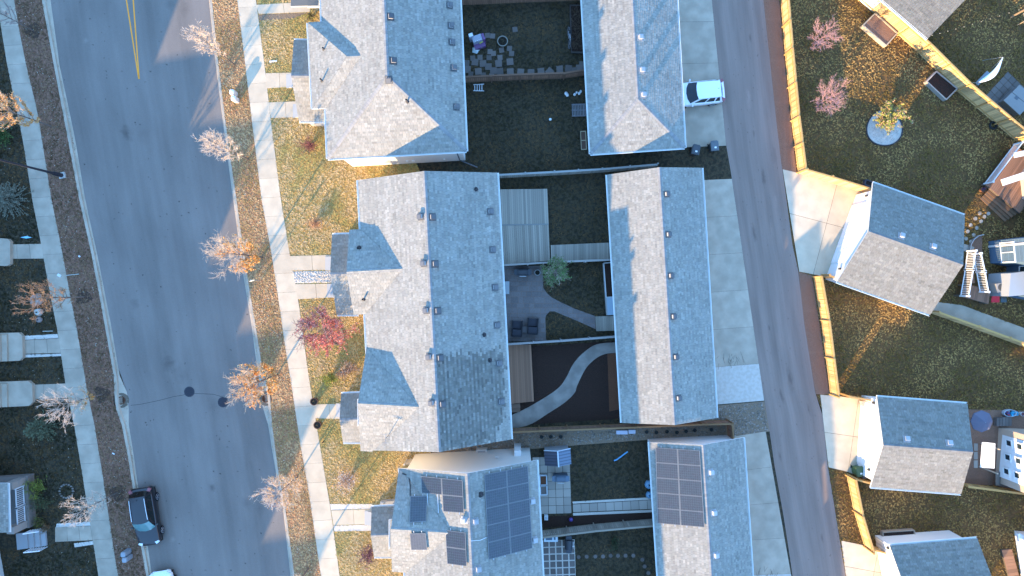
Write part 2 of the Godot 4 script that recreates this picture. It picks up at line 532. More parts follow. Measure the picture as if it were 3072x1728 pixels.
	var far_west := [V(-59.63, 0, -34.77), V(-59.63, 0, 43.63)]
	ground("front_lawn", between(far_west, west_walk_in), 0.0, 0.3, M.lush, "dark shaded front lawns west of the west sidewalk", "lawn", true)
	var mid := [V(-10.29, 0, -34.77), V(-9.49, 0, -15.04), V(-7.36, 0, -9.17), V(-6.56, 0, 13.23), V(-3.63, 0, 16.96), V(-2.83, 0, 25.76), V(-2.83, 0, 43.63)]
	ground("front_lawn", between(east_walk_out, mid), 0.0, 0.3, M.dry, "golden dry front lawns between east sidewalk and the duplexes", "lawn", true)
	var lane_w := [V(15.04, 0, -34.77), V(15.84, 0, -24.64), V(15.92, 0, -23.04), V(16.43, 0, -18.08), V(17.15, 0, -11.33), V(17.6, 0, -8.75), V(18.37, 0, -3.15), V(19.25, 0, 3.01), V(20.19, 0, 9.01), V(20.61, 0, 11.47), V(21.07, 0, 14.67), V(21.63, 0, 17.63), V(22.11, 0, 20.72), V(22.45, 0, 23.04), V(22.83, 0, 25.76), V(25.17, 0, 43.63)]
	var lane_e := [V(18.77, 0, -34.77), V(19.97, 0, -24.64), V(20.13, 0, -23.04), V(20.61, 0, -18.61), V(21.17, 0, -13.33), V(21.63, 0, -9.47), V(21.89, 0, -7.57), V(22.51, 0, -2.93), V(22.93, 0, -1.28), V(23.39, 0, 2.91), V(24.27, 0, 8.43), V(24.83, 0, 9.81), V(25.25, 0, 14.11), V(25.76, 0, 17.31), V(26.24, 0, 20.29), V(26.69, 0, 23.04), V(27.09, 0, 25.76), V(29.44, 0, 43.63)]
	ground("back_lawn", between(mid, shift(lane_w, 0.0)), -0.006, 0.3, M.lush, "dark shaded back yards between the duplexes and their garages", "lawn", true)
	var far_east := [V(73.71, 0, -34.77), V(73.71, 0, 43.63)]
	ground("back_lawn", between(lane_e, far_east), -0.006, 0.3, M.tan, "olive and tan lawns of the fenced lots east of the back lane", "lawn", true)
	road_strip("back_lane", lane_w, lane_e, 0.004, M.lane, "narrow asphalt back lane running between garage aprons and the wooden fences", "lane")
	# yellow centre lines that run together
	s = Shape.new()
	s.col = lin(0.85, 0.32, 0.04)
	for q in [[V(-31.05, -0.12, -23.62), V(-30.95, -0.12, -23.62), V(-29.88, -0.12, -16.76), V(-29.97, -0.12, -16.76)], [V(-30.46, -0.12, -23.62), V(-30.36, -0.12, -23.62), V(-29.85, -0.12, -16.76), V(-29.94, -0.12, -16.76)]]: s.slab(q, 0.003)
	single("road_marking", s.done(), M.matt, "two yellow lines painted on the street that meet in a point", "road marking", "", "structure")
	# tarred crack across the street, manholes, drains
	s = Shape.new()
	s.col = lin(0.06, 0.055, 0.052)
	var cr := [V(-30.57, -0.12, 9.41), V(-29.82, -0.12, 9.33), V(-28.89, -0.12, 9.14), V(-27.95, -0.12, 8.93), V(-27.15, -0.12, 8.71), V(-26.35, -0.12, 8.58), V(-25.92, -0.12, 8.44), V(-25.01, -0.12, 8.47), V(-23.94, -0.12, 8.52), V(-22.34, -0.12, 8.98), V(-20.47, -0.12, 8.93)]
	for i in cr.size() - 1:
		var d: Vector3 = (cr[i + 1] - cr[i]).normalized()
		var w := Vector3(-d.z, 0, d.x) * 0.018
		s.quad(cr[i] + w, cr[i + 1] + w, cr[i + 1] - w, cr[i] - w)
	single("tar_seam", s.done(), M.matt, "dark tar-filled crack crossing the street past the two manholes", "crack", "", "structure")
	for q in [[V(-25.87, 0, 8.32), "manhole cover on the tarred crack at the middle of the street"], [V(-23.17, 0, 9.15), "manhole cover nearer the east kerb and the orange tree"]]:
		var o := thing("manhole_cover", "dark round iron " + q[1], "manhole", "manhole covers in the street", flatten(q[0], -0.12))
		s = Shape.new(); s.col = lin(0.05, 0.05, 0.055)
		s.lathe(Vector3.ZERO, [[0.42, 0.0], [0.42, 0.012], [0.36, 0.012], [0.36, 0.004]], 24)
		part(o, "ring", s.done(), M.matt)
		s = Shape.new(); s.col = lin(0.04, 0.042, 0.048)
		s.lathe(Vector3.ZERO, [[0.355, 0.0], [0.355, 0.01], [0.0, 0.012]], 24)
		for k in 5: s.box(V(0, 0.016, -0.24 + 0.12 * k), V(0.5 - absf(k - 2) * 0.1, 0.012, 0.05))
		part(o, "lid", s.done(), M.matt)
	for q in [[V(-31.31, 0, 9.01), "west kerb opposite the bushy spruce", 0.0], [V(-19.73, 0, 8.85), "east kerb under the orange tree", 0.0]]:
		var o := thing("storm_drain", "rusty round storm drain set into the bulge of the " + q[1], "drain", "storm drains in the kerbs", flatten(q[0], -0.1))
		s = Shape.new(); s.col = lin(0.30, 0.285, 0.27)
		s.lathe(Vector3.ZERO, [[0.62, -0.05], [0.6, 0.0], [0.33, -0.01]], 24)
		part(o, "apron", s.done(), M.old_concrete)
		s = Shape.new(); s.col = lin(0.10, 0.05, 0.03)
		s.lathe(V(0, 0.01, 0), [[0.33, -0.02], [0.33, 0.03], [0.26, 0.03], [0.26, 0.0]], 20)
		for k in 5: s.box(V(-0.2 + 0.1 * k, 0.02, 0), V(0.035, 0.02, 0.5 - absf(k - 2) * 0.08))
		part(o, "grate", s.done(), M.matt)
		s = Shape.new(); s.col = lin(0.01, 0.01, 0.01)
		s.lathe(V(0, -0.01, 0), [[0.27, 0.0], [0.0, 0.001]], 16)
		part(o, "pit", s.done(), M.matt)
	# garage aprons west of the lane, cast in bays
	var pads := [
		["top_apron", "concrete garage apron of wide bays beneath the white car", [V(12.1, 0.02, -24.63), V(15.83, 0.02, -24.63), V(17.14, 0.02, -11.38), V(13.17, 0.02, -11.22)], 4],
		["apron", "long concrete garage apron beside the middle garage row, frosted at its south end", [V(14.63, 0.02, -8.61), V(17.59, 0.02, -8.74), V(20.18, 0.02, 9.01), V(15.7, 0.02, 9.38)], 6],
		["apron", "concrete garage apron beside the garage with solar panels", [V(17.57, 0.02, 11.89), V(20.29, 0.02, 11.46), V(22.82, 0.02, 25.7), V(18.77, 0.02, 25.75)], 5]]
	for q in pads:
		var root := thing("garage_apron", q[1], "driveway", "concrete garage aprons on the back lane")
		root.set_meta("kind", "structure")
		var pts: Array = q[2]
		no_grass(pts)
		s = Shape.new()
		s.slab(flat_list(pts, 0.012), 0.1)
		part(root, "bed", s.done(), M.soil)
		cells(root, "bay", pts[0], pts[1], pts[2], pts[3], 1, q[3], 0.08, 0.014, M.old_tone, 0.003)
		if q[0] == "apron":
			root.get_child(root.get_child_count() - 1).material_override = M.frost
			s = Shape.new(); s.col = lin(0.20, 0.16, 0.12)
			for k in 22:
				var a: Vector3 = pts[0].lerp(pts[3], rnd(0.74, 0.84)).lerp(pts[1].lerp(pts[2], rnd(0.74, 0.84)), rnd(0.25, 0.75)) + V(0, 0.0062, 0)
				s.bar(a, a + V(rnd(-0.25, 0.3), 0, rnd(0.15, 0.6)), rnd(0.02, 0.035), 0.003)
			part(root, "tyre_marks", s.done(), M.matt, "stuff", "dark tyre scuffs")
	ground("gravel_patch", [V(16.37, 0, 9.39), V(20.19, 0, 9.07), V(20.61, 0, 11.47), V(17.57, 0, 11.95), V(17.23, 0, 10.83), V(13.97, 0, 10.83)], 0.008, 0.1, M.gravel, "loose grey gravel between two garage aprons on the back lane", "gravel")
	ground("gravel_strip", [V(-6.56, 0, 13.89), V(-6.29, 0, 12.83), V(0.05, 0, 11.52), V(7.04, 0, 11.15), V(17.28, 0, 10.61), V(17.28, 0, 12.11), V(11.31, 0, 12.11), V(4.37, 0, 12.64), V(0.64, 0, 12.96), V(-3.63, 0, 13.28)], 0.008, 0.1, M.gravel, "strip of grey gravel along the tall brown fence south of the main house", "gravel")
	ground("verge", between(shift(lane_e, -0.02).slice(1, 6), [V(21.28, 0, -24.64), V(21.39, 0, -23.04), V(21.76, 0, -18.61), V(22.29, 0, -13.33), V(22.77, 0, -9.2)]), 0.01, 0.1, M.verge, "brown gravelly verge between lane and the long yellow fence", "verge")
	ground("verge", [V(22.93, 0, -1.28), V(24, 0, -1.01), V(24.59, 0, 2.83), V(25.39, 0, 8.53), V(24.29, 0, 8.48), V(23.39, 0, 2.91)], 0.01, 0.1, M.verge, "brown gravelly verge beside the fence between two east driveways", "verge")
	ground("verge", [V(25.33, 0, 14.4), V(26.77, 0, 14.67), V(28.16, 0, 20.69), V(26.32, 0, 20.37), V(25.76, 0, 17.31)], 0.005, 0.1, M.tan, "weedy green verge below the southern orange fence", "verge", true)
	# driveways of the lots across the lane
	var drives := [
		["wide sunlit driveway in front of the angled garage", [V(21.65, 0.02, -9.49), V(22.9, 0.02, -9.2), V(28.36, 0.02, -7.76), V(29.43, 0.02, -7.04), V(26.23, 0.02, -0.51), V(24.63, 0.02, -0.99), V(22.98, 0.02, -1.31)], 2],
		["cream driveway in front of the second east garage, with bins at its corner", [V(24.66, 0.02, 8.53), V(26.18, 0.02, 8.66), V(29.43, 0.02, 9.12), V(29.96, 0.02, 12.42), V(28.95, 0.02, 15.35), V(26.5, 0.02, 14.61), V(25.32, 0.02, 14.34)], 2],
		["pale driveway in front of the southernmost east garage", [V(26.34, 0.02, 20.21), V(28.15, 0.02, 20.58), V(31.03, 0.02, 21.11), V(32.23, 0.02, 25.75), V(27.08, 0.02, 25.75)], 2]]
	for q in drives:
		var root := thing("driveway", q[0], "driveway", "driveways of the east garages")
		root.set_meta("kind", "structure")
		var pts: Array = q[1]
		no_grass(pts)
		s = Shape.new()
		s.slab(flat_list(pts, 0.012), 0.1)
		part(root, "bed", s.done(), M.soil)
		# two bays across, cut by one joint along and one across
		var pp := plan(pts)
		var c := Vector2.ZERO
		for e in pp: c += e / pp.size()
		var ax := (pp[2] - pp[1]).normalized()
		var ay := Vector2(-ax.y, ax.x)
		for i in 2:
			for k in 2:
				var u := ax * (1.0 if i == 0 else -1.0)
				var w := ay * (1.0 if k == 0 else -1.0)
				var quadrant := PackedVector2Array([c + u * 0.012 + w * 0.012, c + u * 30 + w * 0.012, c + u * 30 + w * 30, c + u * 0.012 + w * 30])
				for r in Geometry2D.intersect_polygons(pp, quadrant):
					var l := []
					for e in r: l.append(V(e.x, 0.022 + 0.002 * i, e.y))
					s = Shape.new()
					s.slab(l, 0.08)
					part(root, "bay", s.done(), M.concrete_tone[(i * 2 + k) % 4])
	# front walks
	var walks := [
		["front walk of the northernmost porch, leading to white stairs", [V(-20.47, 0.03, -22.65), V(-20.26, 0.03, -21.91), V(-16.15, 0.03, -22.07), V(-16.15, 0.03, -22.92)], 2, 1],
		["north front walk of the top duplex, ending at the grey porch roof", [V(-19.7, 0.03, -17.19), V(-19.64, 0.03, -15.96), V(-17.48, 0.03, -16.1), V(-17.54, 0.03, -17.24)], 2, 1],
		["south front walk of the top duplex beside the strip of lawn", [V(-19.46, 0.03, -14.85), V(-19.3, 0.03, -13.59), V(-16.82, 0.03, -13.65), V(-16.82, 0.03, -14.95)], 2, 1],
		["north front walk of the main house, with a post shadow across it", [V(-17.75, 0.03, -2.56), V(-17.59, 0.03, -1.39), V(-14.29, 0.03, -1.44), V(-14.29, 0.03, -2.67)], 2, 1],
		["south front walk of the main house beside the pale pebbles", [V(-17.38, 0.03, -0.32), V(-17.14, 0.03, 0.91), V(-14.07, 0.03, 0.75), V(-14.07, 0.03, -0.37)], 2, 1],
		["front walk with steps between two round planters", [V(-15.94, 0.03, 9.3), V(-15.72, 0.03, 10.42), V(-13.35, 0.03, 10.5), V(-13.35, 0.03, 9.25)], 2, 1],
		["bright front walk of the solar house bordered with white stones", [V(-14.47, 0.03, 17.78), V(-14.29, 0.03, 18.98), V(-10.95, 0.03, 18.87), V(-10.95, 0.03, 17.67)], 2, 1],
		["west front walk beside the lawn with the blue sign", [V(-40.62, 0.03, -3.49), V(-37.58, 0.03, -3.54), V(-37.45, 0.03, -2.35), V(-40.62, 0.03, -2.32)], 1, 3],
		["west front walk with white pebbles along both edges", [V(-39.18, 0.03, 4.18), V(-36.25, 0.03, 4.02), V(-36.09, 0.03, 5.2), V(-39.18, 0.03, 5.28)], 1, 3],
		["west front walk ending at the lower rounded landing", [V(-38.41, 0.03, 7.73), V(-35.53, 0.03, 7.62), V(-35.42, 0.03, 8.8), V(-38.41, 0.03, 8.9)], 1, 3],
		["west front walk of the porch with white railings", [V(-36.54, 0.03, 19.14), V(-33.72, 0.03, 19.03), V(-33.53, 0.03, 20.18), V(-36.54, 0.03, 20.31)], 1, 3]]
	for q in walks:
		var root := thing("front_walk", q[0], "walkway", "front walks to the house doors")
		root.set_meta("kind", "structure")
		var p: Array = q[1]
		no_grass(p)
		if q[2] == 2: cells(root, "slab", p[0], p[3], p[2], p[1], 2, 1, 0.1, 0.02, M.concrete_tone, 0.003)
		else: cells(root, "slab", p[0], p[1], p[2], p[3], 3, 1, 0.1, 0.02, M.old_tone, 0.003)
	ground("pebble_bed", [V(-17.6, 0, -1.33), V(-17.39, 0, -0.37), V(-14.29, 0, -0.43), V(-14.29, 0, -1.39)], 0.012, 0.1, M.white_gravel, "bed of pale pebbles between the two front walks of the main house", "pebbles")
	ground("pebble_bed", [V(-20.29, 0, -21.87), V(-20.21, 0, -21.39), V(-17.55, 0, -21.55), V(-16.43, 0, -21.97), V(-16.43, 0, -22.03)], 0.012, 0.1, M.gravel, "grey pebble border below the northernmost front walk", "pebbles")
	ground("pebble_bed", [V(-14.56, 0, 17.28), V(-14.48, 0, 17.76), V(-11.09, 0, 17.65), V(-11.15, 0, 17.28)], 0.012, 0.1, M.white_gravel, "white stone border north of the bright front walk of the solar house", "pebbles")
	ground("pebble_bed", [V(-14.29, 0, 19.01), V(-14.21, 0, 19.47), V(-10.96, 0, 19.41), V(-10.99, 0, 18.91)], 0.012, 0.1, M.white_gravel, "white stone border south of the bright front walk of the solar house", "pebbles")
	ground("pebble_bed", [V(-39.2, 0, 3.84), V(-36.37, 0, 3.68), V(-36.29, 0, 4), V(-39.2, 0, 4.16)], 0.012, 0.1, M.white_gravel, "thin white pebble border north of the upper rounded landing's walk", "pebbles")
	ground("pebble_bed", [V(-39.09, 0, 5.33), V(-36.11, 0, 5.25), V(-36.03, 0, 5.44), V(-39.09, 0, 5.57)], 0.012, 0.1, M.white_gravel, "thin white pebble border south of the upper rounded landing's walk", "pebbles")
	ground("pebble_bed", [V(-36.43, 0, 18.85), V(-33.76, 0, 18.69), V(-33.71, 0, 19.01), V(-36.48, 0, 19.15)], 0.012, 0.1, M.white_gravel, "white stone border above the walk of the porch with railings", "pebbles")
	ground("pebble_bed", [V(-35.04, 0, 20.43), V(-33.52, 0, 20.24), V(-33.44, 0, 20.51), V(-34.99, 0, 20.75)], 0.012, 0.1, M.white_gravel, "white stone patch below the walk of the porch with railings", "pebbles")

# ---------------------------------------------------------------- roofs and houses
func up_normal(f: Array) -> Vector3:
	var n: Vector3 = (f[1] - f[0]).cross(f[2] - f[0])
	if n.length() < 0.01: n = (f[2] - f[0]).cross(f[3] - f[0])
	n = n.normalized()
	return n if n.y > 0 else -n

func plane_y(f: Array, x: float, z: float) -> float:
	var n := up_normal(f)
	var p: Vector3 = f[0]
	return p.y - (n.x * (x - p.x) + n.z * (z - p.z)) / n.y

func on_roof(f: Array, p: Vector3, lift := 0.0) -> Vector3:
	# the point of the roof face that lies under or over p, lifted along the face's normal
	return Vector3(p.x, plane_y(f, p.x, p.z), p.z) + up_normal(f) * lift

func roof(parent: Node, pts: Array, tone := 1.0, stain := [], label := "") -> MeshInstance3D:
	# one roof slope: a deck with white edges, covered in overlapping shingle tabs
	var f := pts.duplicate()
	var n := up_normal(f)
	# make the outline counter-clockwise as seen from above
	var area := 0.0
	for i in f.size():
		var a: Vector3 = f[i]
		var b: Vector3 = f[(i + 1) % f.size()]
		area += a.z * b.x - a.x * b.z
	if area < 0: f.reverse()
	var s := Shape.new()
	s.col = lin(0.13, 0.127, 0.12) * tone
	s.slab(f, 0.16, lin(0.62, 0.62, 0.6))
	var deck := part(parent, "roof", s.done(), M.shingle, "", label)
	var u := (Vector3.UP - n * n.y).normalized()
	var v := u.cross(n).normalized()
	var o: Vector3 = f[0]
	var poly := PackedVector2Array()
	var lo := Vector2(1e9, 1e9)
	var hi := Vector2(-1e9, -1e9)
	for p in f:
		var q := Vector2((p - o).dot(v), (p - o).dot(u))
		poly.append(q)
		lo = Vector2(minf(lo.x, q.x), minf(lo.y, q.y))
		hi = Vector2(maxf(hi.x, q.x), maxf(hi.y, q.y))
	var wet := PackedVector2Array()
	for p in stain: wet.append(Vector2((p - o).dot(v), (p - o).dot(u)))
	var ccw := not Geometry2D.is_polygon_clockwise(poly)
	if not ccw: poly.reverse()
	s = Shape.new()
	var y := lo.y
	var blot := FastNoiseLite.new()
	blot.seed = 5
	blot.frequency = 0.35
	while y < hi.y:
		var x := lo.x - rnd(0.0, 0.4)
		var course := rnd(0.94, 1.06)
		while x < hi.x:
			var w := rnd(0.16, 0.30)
			var h := 0.155
			var q := [Vector2(x, y), Vector2(x + w - 0.012, y), Vector2(x + w - 0.012, y + h), Vector2(x, y + h)]
			var inside := 0
			for e in q:
				if Geometry2D.is_point_in_polygon(e, poly): inside += 1
			var k := rng.randf()
			var g := course * tone * (0.224 + 0.06 * rng.randf() + (0.03 if k > 0.84 else (-0.03 if k < 0.14 else 0.0)))
			g *= 1.0 + 0.09 * blot.get_noise_2d(x, y) + 0.07 * blot.get_noise_2d(x * 4.0, y * 0.5 + 70.0)
			var warm := rnd(0.985, 1.03)
			var mid := Vector2(x + w * 0.5, y + h * 0.5)
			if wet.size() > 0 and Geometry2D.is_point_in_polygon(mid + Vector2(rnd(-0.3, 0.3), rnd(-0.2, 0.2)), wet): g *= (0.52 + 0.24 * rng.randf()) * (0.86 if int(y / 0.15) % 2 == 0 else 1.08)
			s.col = lin(g * warm * 1.04, g * 0.985, g * 0.86 / warm)
			var low := 0.022 + rnd(0.0, 0.008)
			var high := 0.006
			if inside == 4:
				var a: Vector3 = o + v * q[0].x + u * q[0].y + n * low
				var b: Vector3 = o + v * q[1].x + u * q[1].y + n * low
				var c: Vector3 = o + v * q[2].x + u * q[2].y + n * high
				var d: Vector3 = o + v * q[3].x + u * q[3].y + n * high
				if v.cross(u).dot(n) > 0: s.quad(a, b, c, d)
				else: s.quad(d, c, b, a)
				var a2: Vector3 = a - n * low
				var b2: Vector3 = b - n * low
				if v.cross(u).dot(n) > 0: s.quad(a2, b2, b, a)
				else: s.quad(a, b, b2, a2)
			elif inside > 0 or Geometry2D.is_point_in_polygon(mid, poly):
				for r in Geometry2D.intersect_polygons(PackedVector2Array(q), poly):
					var l := []
					for e in r: l.append(o + v * e.x + u * e.y + n * lerpf(low, high, clampf((e.y - y) / h, 0, 1)))
					for i in range(1, l.size() - 1):
						if (l[i] - l[0]).cross(l[i + 1] - l[0]).dot(n) > 0: s.tri(l[0], l[i], l[i + 1])
						else: s.tri(l[0], l[i + 1], l[i])
			x += w
		y += 0.15
	part(deck, "shingles", s.done(), M.shingle, "stuff")
	return deck

func ridge_cap(parent: Node, a: Vector3, b: Vector3, drop := 0.05, tone := 1.0) -> void:
	var s := Shape.new()
	var l := a.distance_to(b)
	var f := (b - a) / l
	var side := f.cross(Vector3.UP).normalized() * 0.14
	var k := 0.0
	while k < l:
		var g := tone * rnd(0.19, 0.25)
		s.col = lin(g, g * 0.985, g * 0.955)
		var p := a + f * k + Vector3(0, 0.045, 0)
		var q := a + f * minf(k + 0.22, l) + Vector3(0, 0.035, 0)
		var d := Vector3(0, drop, 0)
		s.quad(p, p + side - d, q + side - d, q)
		s.quad(p - side - d, p, q, q - side - d)
		k += 0.2
	part(parent, "ridge_cap", s.done(), M.shingle, "stuff")

func gutter(parent: Node, a: Vector3, b: Vector3, out: Vector3) -> void:
	# an open trough along an eave
	var s := Shape.new()
	s.col = lin(0.72, 0.72, 0.70)
	var o := Vector3(out.x, 0, out.z).normalized()
	var dn := Vector3(0, -0.11, 0)
	a += o * 0.005 + Vector3(0, -0.02, 0); b += o * 0.005 + Vector3(0, -0.02, 0)
	s.bar(a + o * 0.11, b + o * 0.11, 0.022, 0.04)
	s.bar(a + o * 0.10 + dn * 0.5, b + o * 0.10 + dn * 0.5, 0.012, 0.11)
	s.bar(a + o * 0.05 + dn, b + o * 0.05 + dn, 0.10, 0.012)
	var n := int(a.distance_to(b) / 0.8)
	for i in n: s.bar(a.lerp(b, (i + 0.5) / n), a.lerp(b, (i + 0.5) / n) + o * 0.11, 0.02, 0.015)
	part(parent, "gutter", s.done(), M.paint)

func wall_ring(parent: Node, pts: Array, inset: float, top: float, c: Color, peaks := [], label := "", base := 0.0) -> Array:
	# walls below a roof outline, drawn in from the eaves; peaks lists [corner a, corner b, ridge point] gable ends
	var p2 := plan(pts)
	if not Geometry2D.is_polygon_clockwise(p2): p2.reverse()
	var r := Geometry2D.offset_polygon(p2, -inset, Geometry2D.JOIN_MITER)
	if r.is_empty(): return []
	var l := []
	for e in r[0]: l.append(V(e.x, top, e.y))
	var s := Shape.new()
	s.col = c
	s.slab(l, top - base)
	for pk in peaks:
		var ctr: Vector3 = Vector3.ZERO
		for e in l: ctr += e / l.size()
		var a: Vector3 = pk[0]
		var b: Vector3 = pk[1]
		var along := Vector3(b.x - a.x, 0, b.z - a.z).normalized()
		var inw := Vector3(-along.z, 0, along.x)
		if inw.dot(ctr - a) < 0: inw = -inw
		var off := inw * (inset + 0.004)
		var y0 := top - 0.01
		var q := [flatten(a, y0) + along * inset + off, flatten(b, y0) - along * inset + off, flatten(pk[2], pk[2].y - 0.19) + off]
		var t := inw * 0.12
		if (q[1] - q[0]).cross(q[2] - q[0]).dot(inw) > 0:
			var w: Vector3 = q[0]; q[0] = q[1]; q[1] = w
		s.tri(q[0], q[1], q[2])
		s.tri(q[1] + t, q[0] + t, q[2] + t)
		s.quad(q[1], q[1] + t, q[2] + t, q[2]); s.quad(q[0] + t, q[0], q[2], q[2] + t)
	part(parent, "wall", s.done(), M.matt, "", label)
	return l

func parallel(ra: Vector3, rb: Vector3, a: Vector3, b: Vector3) -> Array:
	# moves the eave corners a and b sideways until their eave runs parallel to the ridge ra-rb
	var along := flatten(rb - ra).normalized()
	var cross := V(-along.z, 0, along.x)
	var d: float = ((a - ra).dot(cross) + (b - ra).dot(cross)) * 0.5
	return [a + cross * (d - (a - ra).dot(cross)), b + cross * (d - (b - ra).dot(cross))]

func gable(parent: Node, nw: Vector3, ne: Vector3, se: Vector3, sw: Vector3, rn: Vector3, rs: Vector3, tone := 1.0, stain_east := []) -> Array:
	var pw := parallel(rn, rs, nw, sw)
	var pe := parallel(rn, rs, ne, se)
	nw = pw[0]; sw = pw[1]; ne = pe[0]; se = pe[1]
	var w := [nw, sw, rs, rn]
	var e := [ne, rn, rs, se]
	roof(parent, w, tone)
	roof(parent, e, tone * 0.97, stain_east)
	ridge_cap(parent, rn, rs, 0.06, tone)
	gutter(parent, ne, se, V(1, 0, 0))
	gutter(parent, nw, sw, V(-1, 0, 0))
	return [w, e]

func gable_east(parent: Node, nw: Vector3, ne: Vector3, se: Vector3, sw: Vector3, rw: Vector3, re: Vector3, tone := 1.0) -> Array:
	# ridge running east; returns the north and south slopes
	var pn := parallel(rw, re, nw, ne)
	var ps := parallel(rw, re, sw, se)
	nw = pn[0]; ne = pn[1]; sw = ps[0]; se = ps[1]
	var a := [nw, rw, re, ne]
	var b := [sw, se, re, rw]
	roof(parent, a, tone)
	roof(parent, b, tone)
	ridge_cap(parent, rw, re, 0.06, tone)
	gutter(parent, nw, ne, (nw - sw))
	gutter(parent, sw, se, (sw - nw))
	return [a, b]

func bump(parent: Node, face: Array, wn: Vector3, ws: Vector3, rise: float, hipped := 0.0, tone := 1.0) -> Dictionary:
	# a cross gable (or hip) growing out of a west slope; wn and ws are its outer eave corners
	var dir := Vector3(-(ws.z - wn.z), 0, ws.x - wn.x).normalized()
	if dir.x < 0: dir = -dir
	var n := up_normal(face)
	var reach := func(p: Vector3) -> Vector3: return p + dir * ((plane_y(face, p.x, p.z) - p.y) / (n.dot(dir) / n.y))
	var rw := (wn + ws) * 0.5 + Vector3(0, rise, 0) + dir * hipped
	var lift := Vector3(0, 0.03, 0)
	var en: Vector3 = reach.call(wn)
	var es: Vector3 = reach.call(ws)
	var re: Vector3 = reach.call(rw)
	var a := [wn + lift, rw + lift, re + lift, en + lift]
	var b := [ws + lift, es + lift, re + lift, rw + lift]
	roof(parent, a, tone)
	roof(parent, b, tone)
	if hipped > 0: roof(parent, [wn + lift, ws + lift, rw + lift], tone)
	ridge_cap(parent, rw, re, 0.06, tone)
	if hipped > 0: gutter(parent, wn, ws, V(-1, 0, 0))
	var l := [wn, ws, ws + dir * (es.distance_to(ws) + 1.0), wn + dir * (en.distance_to(wn) + 1.0)]
	return {"north": a, "south": b, "ridge": [rw, re], "foot": l, "peak": [wn, ws, rw]}

func roof_vent(parent: Node, at: Vector3, n: Vector3, size := 0.36, tone := 0.16) -> void:
	# square box vent: flange, throat and overhanging lid
	var u := (Vector3.UP - n * n.y).normalized()
	var b := Basis(u.cross(n).normalized(), n, u)
	if b.determinant() < 0: b.x = -b.x
	var s := Shape.new()
	s.col = lin(tone, tone, tone) * 0.8
	s.box(at + n * 0.03, V(size + 0.16, 0.03, size + 0.16), b)
	s.col = lin(0.42, 0.41, 0.40)
	s.box(at + n * 0.13, V(size - 0.06, 0.2, size - 0.06), b)
	var o := part(parent, "roof_vent", s.done(), M.paint)
	s = Shape.new()
	s.col = lin(tone, tone, tone * 1.03)
	s.box(at + n * 0.25, V(size, 0.05, size), b)
	s.box(at + n * 0.285, V(size - 0.1, 0.02, size - 0.1), b)
	part(o, "lid", s.done(), M.paint)

func stack_pipe(parent: Node, at: Vector3, h: float, r := 0.06) -> void:
	var s := Shape.new()
	s.col = lin(0.05, 0.05, 0.055)
	s.tube([at - Vector3(0, 0.1, 0), at + Vector3(0, 0.05, 0), at + Vector3(0, 0.07, 0), at + Vector3(0, h, 0)], [r * 2.4, r * 2.0, r, r], 12, false)
	s.col = lin(0.01, 0.01, 0.01)
	s.lathe(at + Vector3(0, h - 0.04, 0), [[r, 0.0], [0.0, 0.001]], 12)
	part(parent, "vent_pipe", s.done(), M.paint)

func solar_array(parent: Node, face: Array, tl: Vector3, tr: Vector3, br: Vector3, bl: Vector3, nu: int, nv: int, skip := [], hue := lin(0.052, 0.058, 0.068)) -> void:
	var n := up_normal(face)
	var q := []
	for p in [tl, tr, br, bl]: q.append(on_roof(face, p, 0.17))
	for i in nu:
		for k in nv:
			if [i, k] in skip: continue
			var c := []
			for e in [[i, k], [i + 1, k], [i + 1, k + 1], [i, k + 1]]:
				c.append(q[0].lerp(q[1], e[0] / float(nu)).lerp(q[3].lerp(q[2], e[0] / float(nu)), e[1] / float(nv)))
			var m: Vector3 = (c[0] + c[1] + c[2] + c[3]) / 4.0
			for j in 4: c[j] = c[j] + (m - c[j]).normalized() * 0.014
			var s := Shape.new()
			s.col = lin(0.17, 0.175, 0.18)
			s.slab(c, 0.045)
			var ux: Vector3 = (c[1] - c[0])
			var vy: Vector3 = (c[3] - c[0])
			var wide := ux.length() > vy.length()
			var nc := 10 if wide else 6
			var nr := 6 if wide else 10
			for a in nc:
				for b in nr:
					var g := []
					for e in [[a, b], [a + 1, b], [a + 1, b + 1], [a, b + 1]]:
						var fu: float = 0.02 + 0.96 * e[0] / nc
						var fv: float = 0.02 + 0.96 * e[1] / nr
						g.append(c[0].lerp(c[1], fu).lerp(c[3].lerp(c[2], fu), fv) + n * 0.004)
					var ctr: Vector3 = (g[0] + g[2]) * 0.5
					for j in 4: g[j] = g[j] + (ctr - g[j]) * 0.045
					s.col = hue * rnd(0.92, 1.08)
					if (g[1] - g[0]).cross(g[2] - g[0]).dot(n) > 0: s.quad(g[0], g[1], g[2], g[3])
					else: s.quad(g[3], g[2], g[1], g[0])
			part(parent, "solar_panel", s.done(), M.panel)
	# rails with bright end clamps
	var t := Shape.new()
	t.col = lin(0.5, 0.5, 0.5)
	for i in nu * 2:
		var f := (i + 0.5) / (nu * 2.0)
		var a: Vector3 = q[0].lerp(q[1], f) - n * 0.08
		var b: Vector3 = q[3].lerp(q[2], f) - n * 0.08
		var d := (b - a).normalized() * 0.14
		t.bar(a - d, b + d, 0.045, 0.05)
	part(parent, "mounting_rail", t.done(), M.metal)

